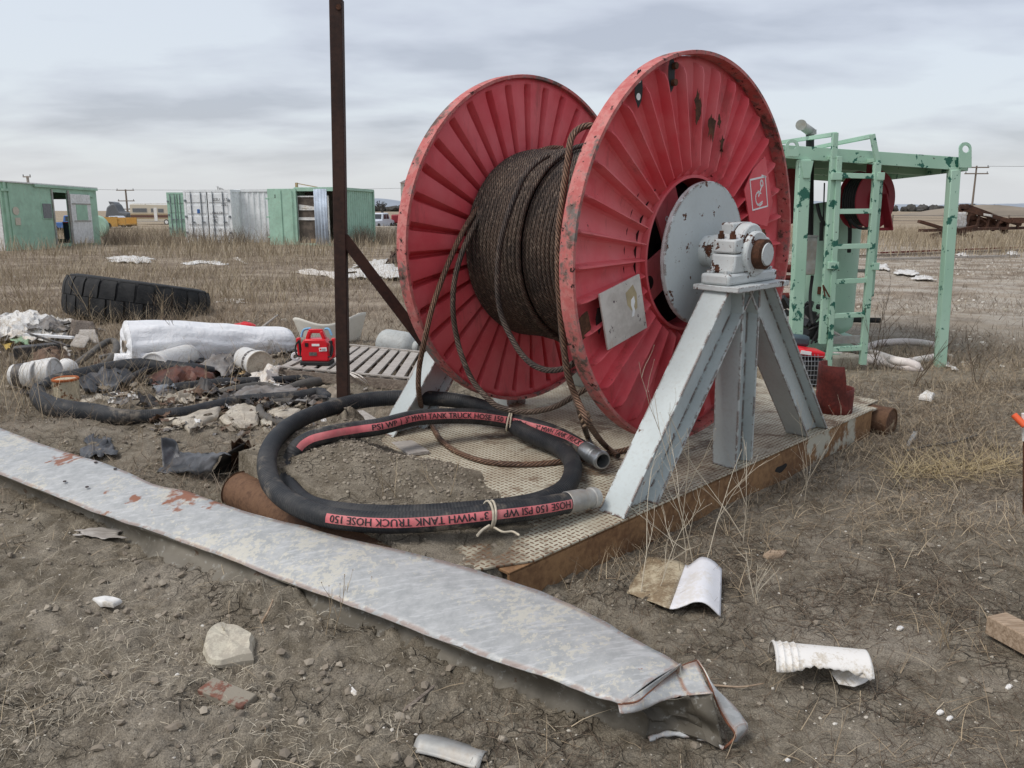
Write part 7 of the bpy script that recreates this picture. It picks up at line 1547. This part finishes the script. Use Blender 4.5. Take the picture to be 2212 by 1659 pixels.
# dirt clods and pebbles
def lumps(name,x,y,s,mt,label,cat,seed,zf=.3):
    r=np.random.RandomState(seed); n=len(x); ph=(1+5**.5)/2
    ico=np.array([(-1,ph,0),(1,ph,0),(-1,-ph,0),(1,-ph,0),(0,-1,ph),(0,1,ph),(0,-1,-ph),(0,1,-ph),(ph,0,-1),(ph,0,1),(-ph,0,-1),(-ph,0,1)])/1.9
    fi=np.array([(0,11,5),(0,5,1),(0,1,7),(0,7,10),(0,10,11),(1,5,9),(5,11,4),(11,10,2),(10,7,6),(7,1,8),(3,9,4),(3,4,2),(3,2,6),(3,6,8),(3,8,9),(4,9,5),(2,4,11),(6,2,10),(8,6,7),(9,8,1)])
    V=ico[None]*(1+.45*(r.rand(n,12,1)-.5)*1.6)*s[:,None,None]*np.stack([1+.4*(r.rand(n)-.5),1+.4*(r.rand(n)-.5),.55+.3*r.rand(n)],1)[:,None,:]
    a=r.rand(n)*6.28; c,sn=np.cos(a)[:,None],np.sin(a)[:,None]; X=V[...,0]*c-V[...,1]*sn; Y=V[...,0]*sn+V[...,1]*c; V=np.stack([X+x[:,None],Y+y[:,None],V[...,2]+(GH(x,y)+s*zf)[:,None]],-1)
    F=(fi[None]+(np.arange(n)*12)[:,None,None]).reshape(-1,3); o=npmesh(name,V.reshape(-1,3),F,mt,smooth=False); tag(o,label,cat,None,'stuff')
x,y=cand(42000,1.6,6); x1,y1=keep(x,y,(.12+.88*sst(.4,-.6,x-(y-2.2)*.3))*(.3+.7*sst(-.1,.1,fbm(x,y,2.5,3)))*.5); s=.0025+.017*rg.rand(len(x1))**8; lumps('dirt_clods',x1,y1,s,'clods','small crumbs and clods of dry dirt in the foreground','dirt clods',1)
x=SO.x+v_.x*(-1.0+.55*rg.randn(2600))+0; b_=-1.5+.28*rg.randn(2600); a_=-1.0+.5*rg.randn(2600); x=SO.x+v_.x*a_+w_.x*b_; y=SO.y+v_.y*a_+w_.y*b_; k=(a_<.3)&(b_>-1.96)&(GH(x,y)>.195+.0148*b_-.0173*a_); x=x[k];y=y[k]
lumps('mound_crumbs',x,y,.003+.009*rg.rand(len(x))**3,'clods','crumbs of soil on the dirt mound inside the hose','dirt clods',2)
gm('chips',((.55,.51,.43),(.42,.38,.31),(.66,.63,.57)))
x,y=cand(6000,1.8,8); x1,y1=keep(x,y,.6); lumps('pale_pebbles',x1,y1,.0025+.006*rg.rand(len(x1))**4,'chips','tiny pale pebbles and flakes sprinkled over the dirt','pebbles',3,.1)
x,y=cand(12000,8,32,.68); x1,y1=keep(x,y,sst(0,.25,fbm(x,y,.5,3))*np.where(x>1,.8,.35)); lumps('far_litter',x1,y1,.01+.035*rg.rand(len(x1))**4,'chips','pale bits of litter scattered over the middle of the yard','litter',4,.05)
# individual tall dry weeds
def weed(loc,h,seed,mt='straw',nb=7,r=.004,spread=.5):
    rr=random.Random(seed); m=M(); 
    def st(p,d,l,r_,n):
        pts=[p]; dd=d.copy()
        for k in range(5): dd=(dd+Vector((rr.uniform(-1,1),rr.uniform(-1,1),rr.uniform(-.3,.5)))*.16).normalized(); pts.append(pts[-1]+dd*l/5)
        m.tube(pts,lambda t:r_*(1-.6*t),5)
        if n>0:
            for k in (1,2,3,4): 
                if rr.random()<.8: e=(dd+Vector((rr.uniform(-1,1),rr.uniform(-1,1),rr.uniform(-.1,.8)))*.8).normalized(); st(pts[k],e,l*.42,r_*.6,n-1)
        else: m.lathe([(.001,0),(r_*2,r_*2),(.001,r_*4)],5,Matrix.Translation(pts[-1]),cap=False)
    for k in range(nb): st(Vector((rr.uniform(-.04,.04),rr.uniform(-.04,.04),-.02)),Vector((rr.uniform(-spread,spread),rr.uniform(-spread,spread),1)).normalized(),h*rr.uniform(.6,1.05),r,2 if h>.3 else 1)
    return m
WL=[((205,700),.95,'tall pale branching weed in front of the left end of the tyre','straw',4,.006),((60,690),1.1,'tall bushy dry weed at the left edge behind the white bag','straw',7,.005),((400,790),.75,'thin reddish weed rising in front of the wrapped roll','litterdark',3,.004),((345,700),.55,'short weed in front of the tread of the tyre','straw',3,.004),
((1400,1290),.55,'long dry weed stem crossing the left frame leg','strawpale',2,.0026),((1500,1230),.85,'tall curly weed in front of the frame legs','strawpale',3,.0026),((1610,1170),.85,'curly dry weed before the middle frame leg','strawpale',2,.0022),((1730,1080),.75,'dry weed right of the middle frame leg','strawpale',2,.0022),
((1890,800),.90,'reddish thin weed growing by the ladder foot','litterdark',3,.004),((1975,840),.6,'brown weed in straw behind the skid end','litterdark',3,.004),((2100,830),.55,'brown weed right of the right shelter post','litterdark',3,.004),
((760,1325),.20,'small pale weed at the shaded side of the rail','straw',3,.002),((700,1400),.22,'upright dead stem beside the rail near its middle','straw',2,.002),((845,1180),.25,'little dry weed between hose and rail','straw',3,.002),((1250,1230),.22,'small dry weed at the skid corner','straw',3,.002),((1620,1290),.22,'small seed-headed weed right of the folded sheet','strawpale',4,.002),
((300,960),.20,'short dry stem left of the torn drum','straw',2,.002),((470,1400),.16,'small twig weed above the cream rock','strawpale',3,.002),((2040,1390),.20,'pale tuft weed right of the bucket shard','straw',4,.002),((960,1160),.2,'thin stem sticking up before the hose','straw',2,.002)]
for i,((px,py),h,lb,mt_,nb,r_) in enumerate(WL):
    g=G(px,py,0); o=obj('dry_weed',weed(None,h,100+i,mt_,nb,r_),mt_,None,smooth=60); o.location=(g.x,g.y,float(GH(g.x,g.y))); tag(o,lb,'weed')
print('objects',len(SC.objects))
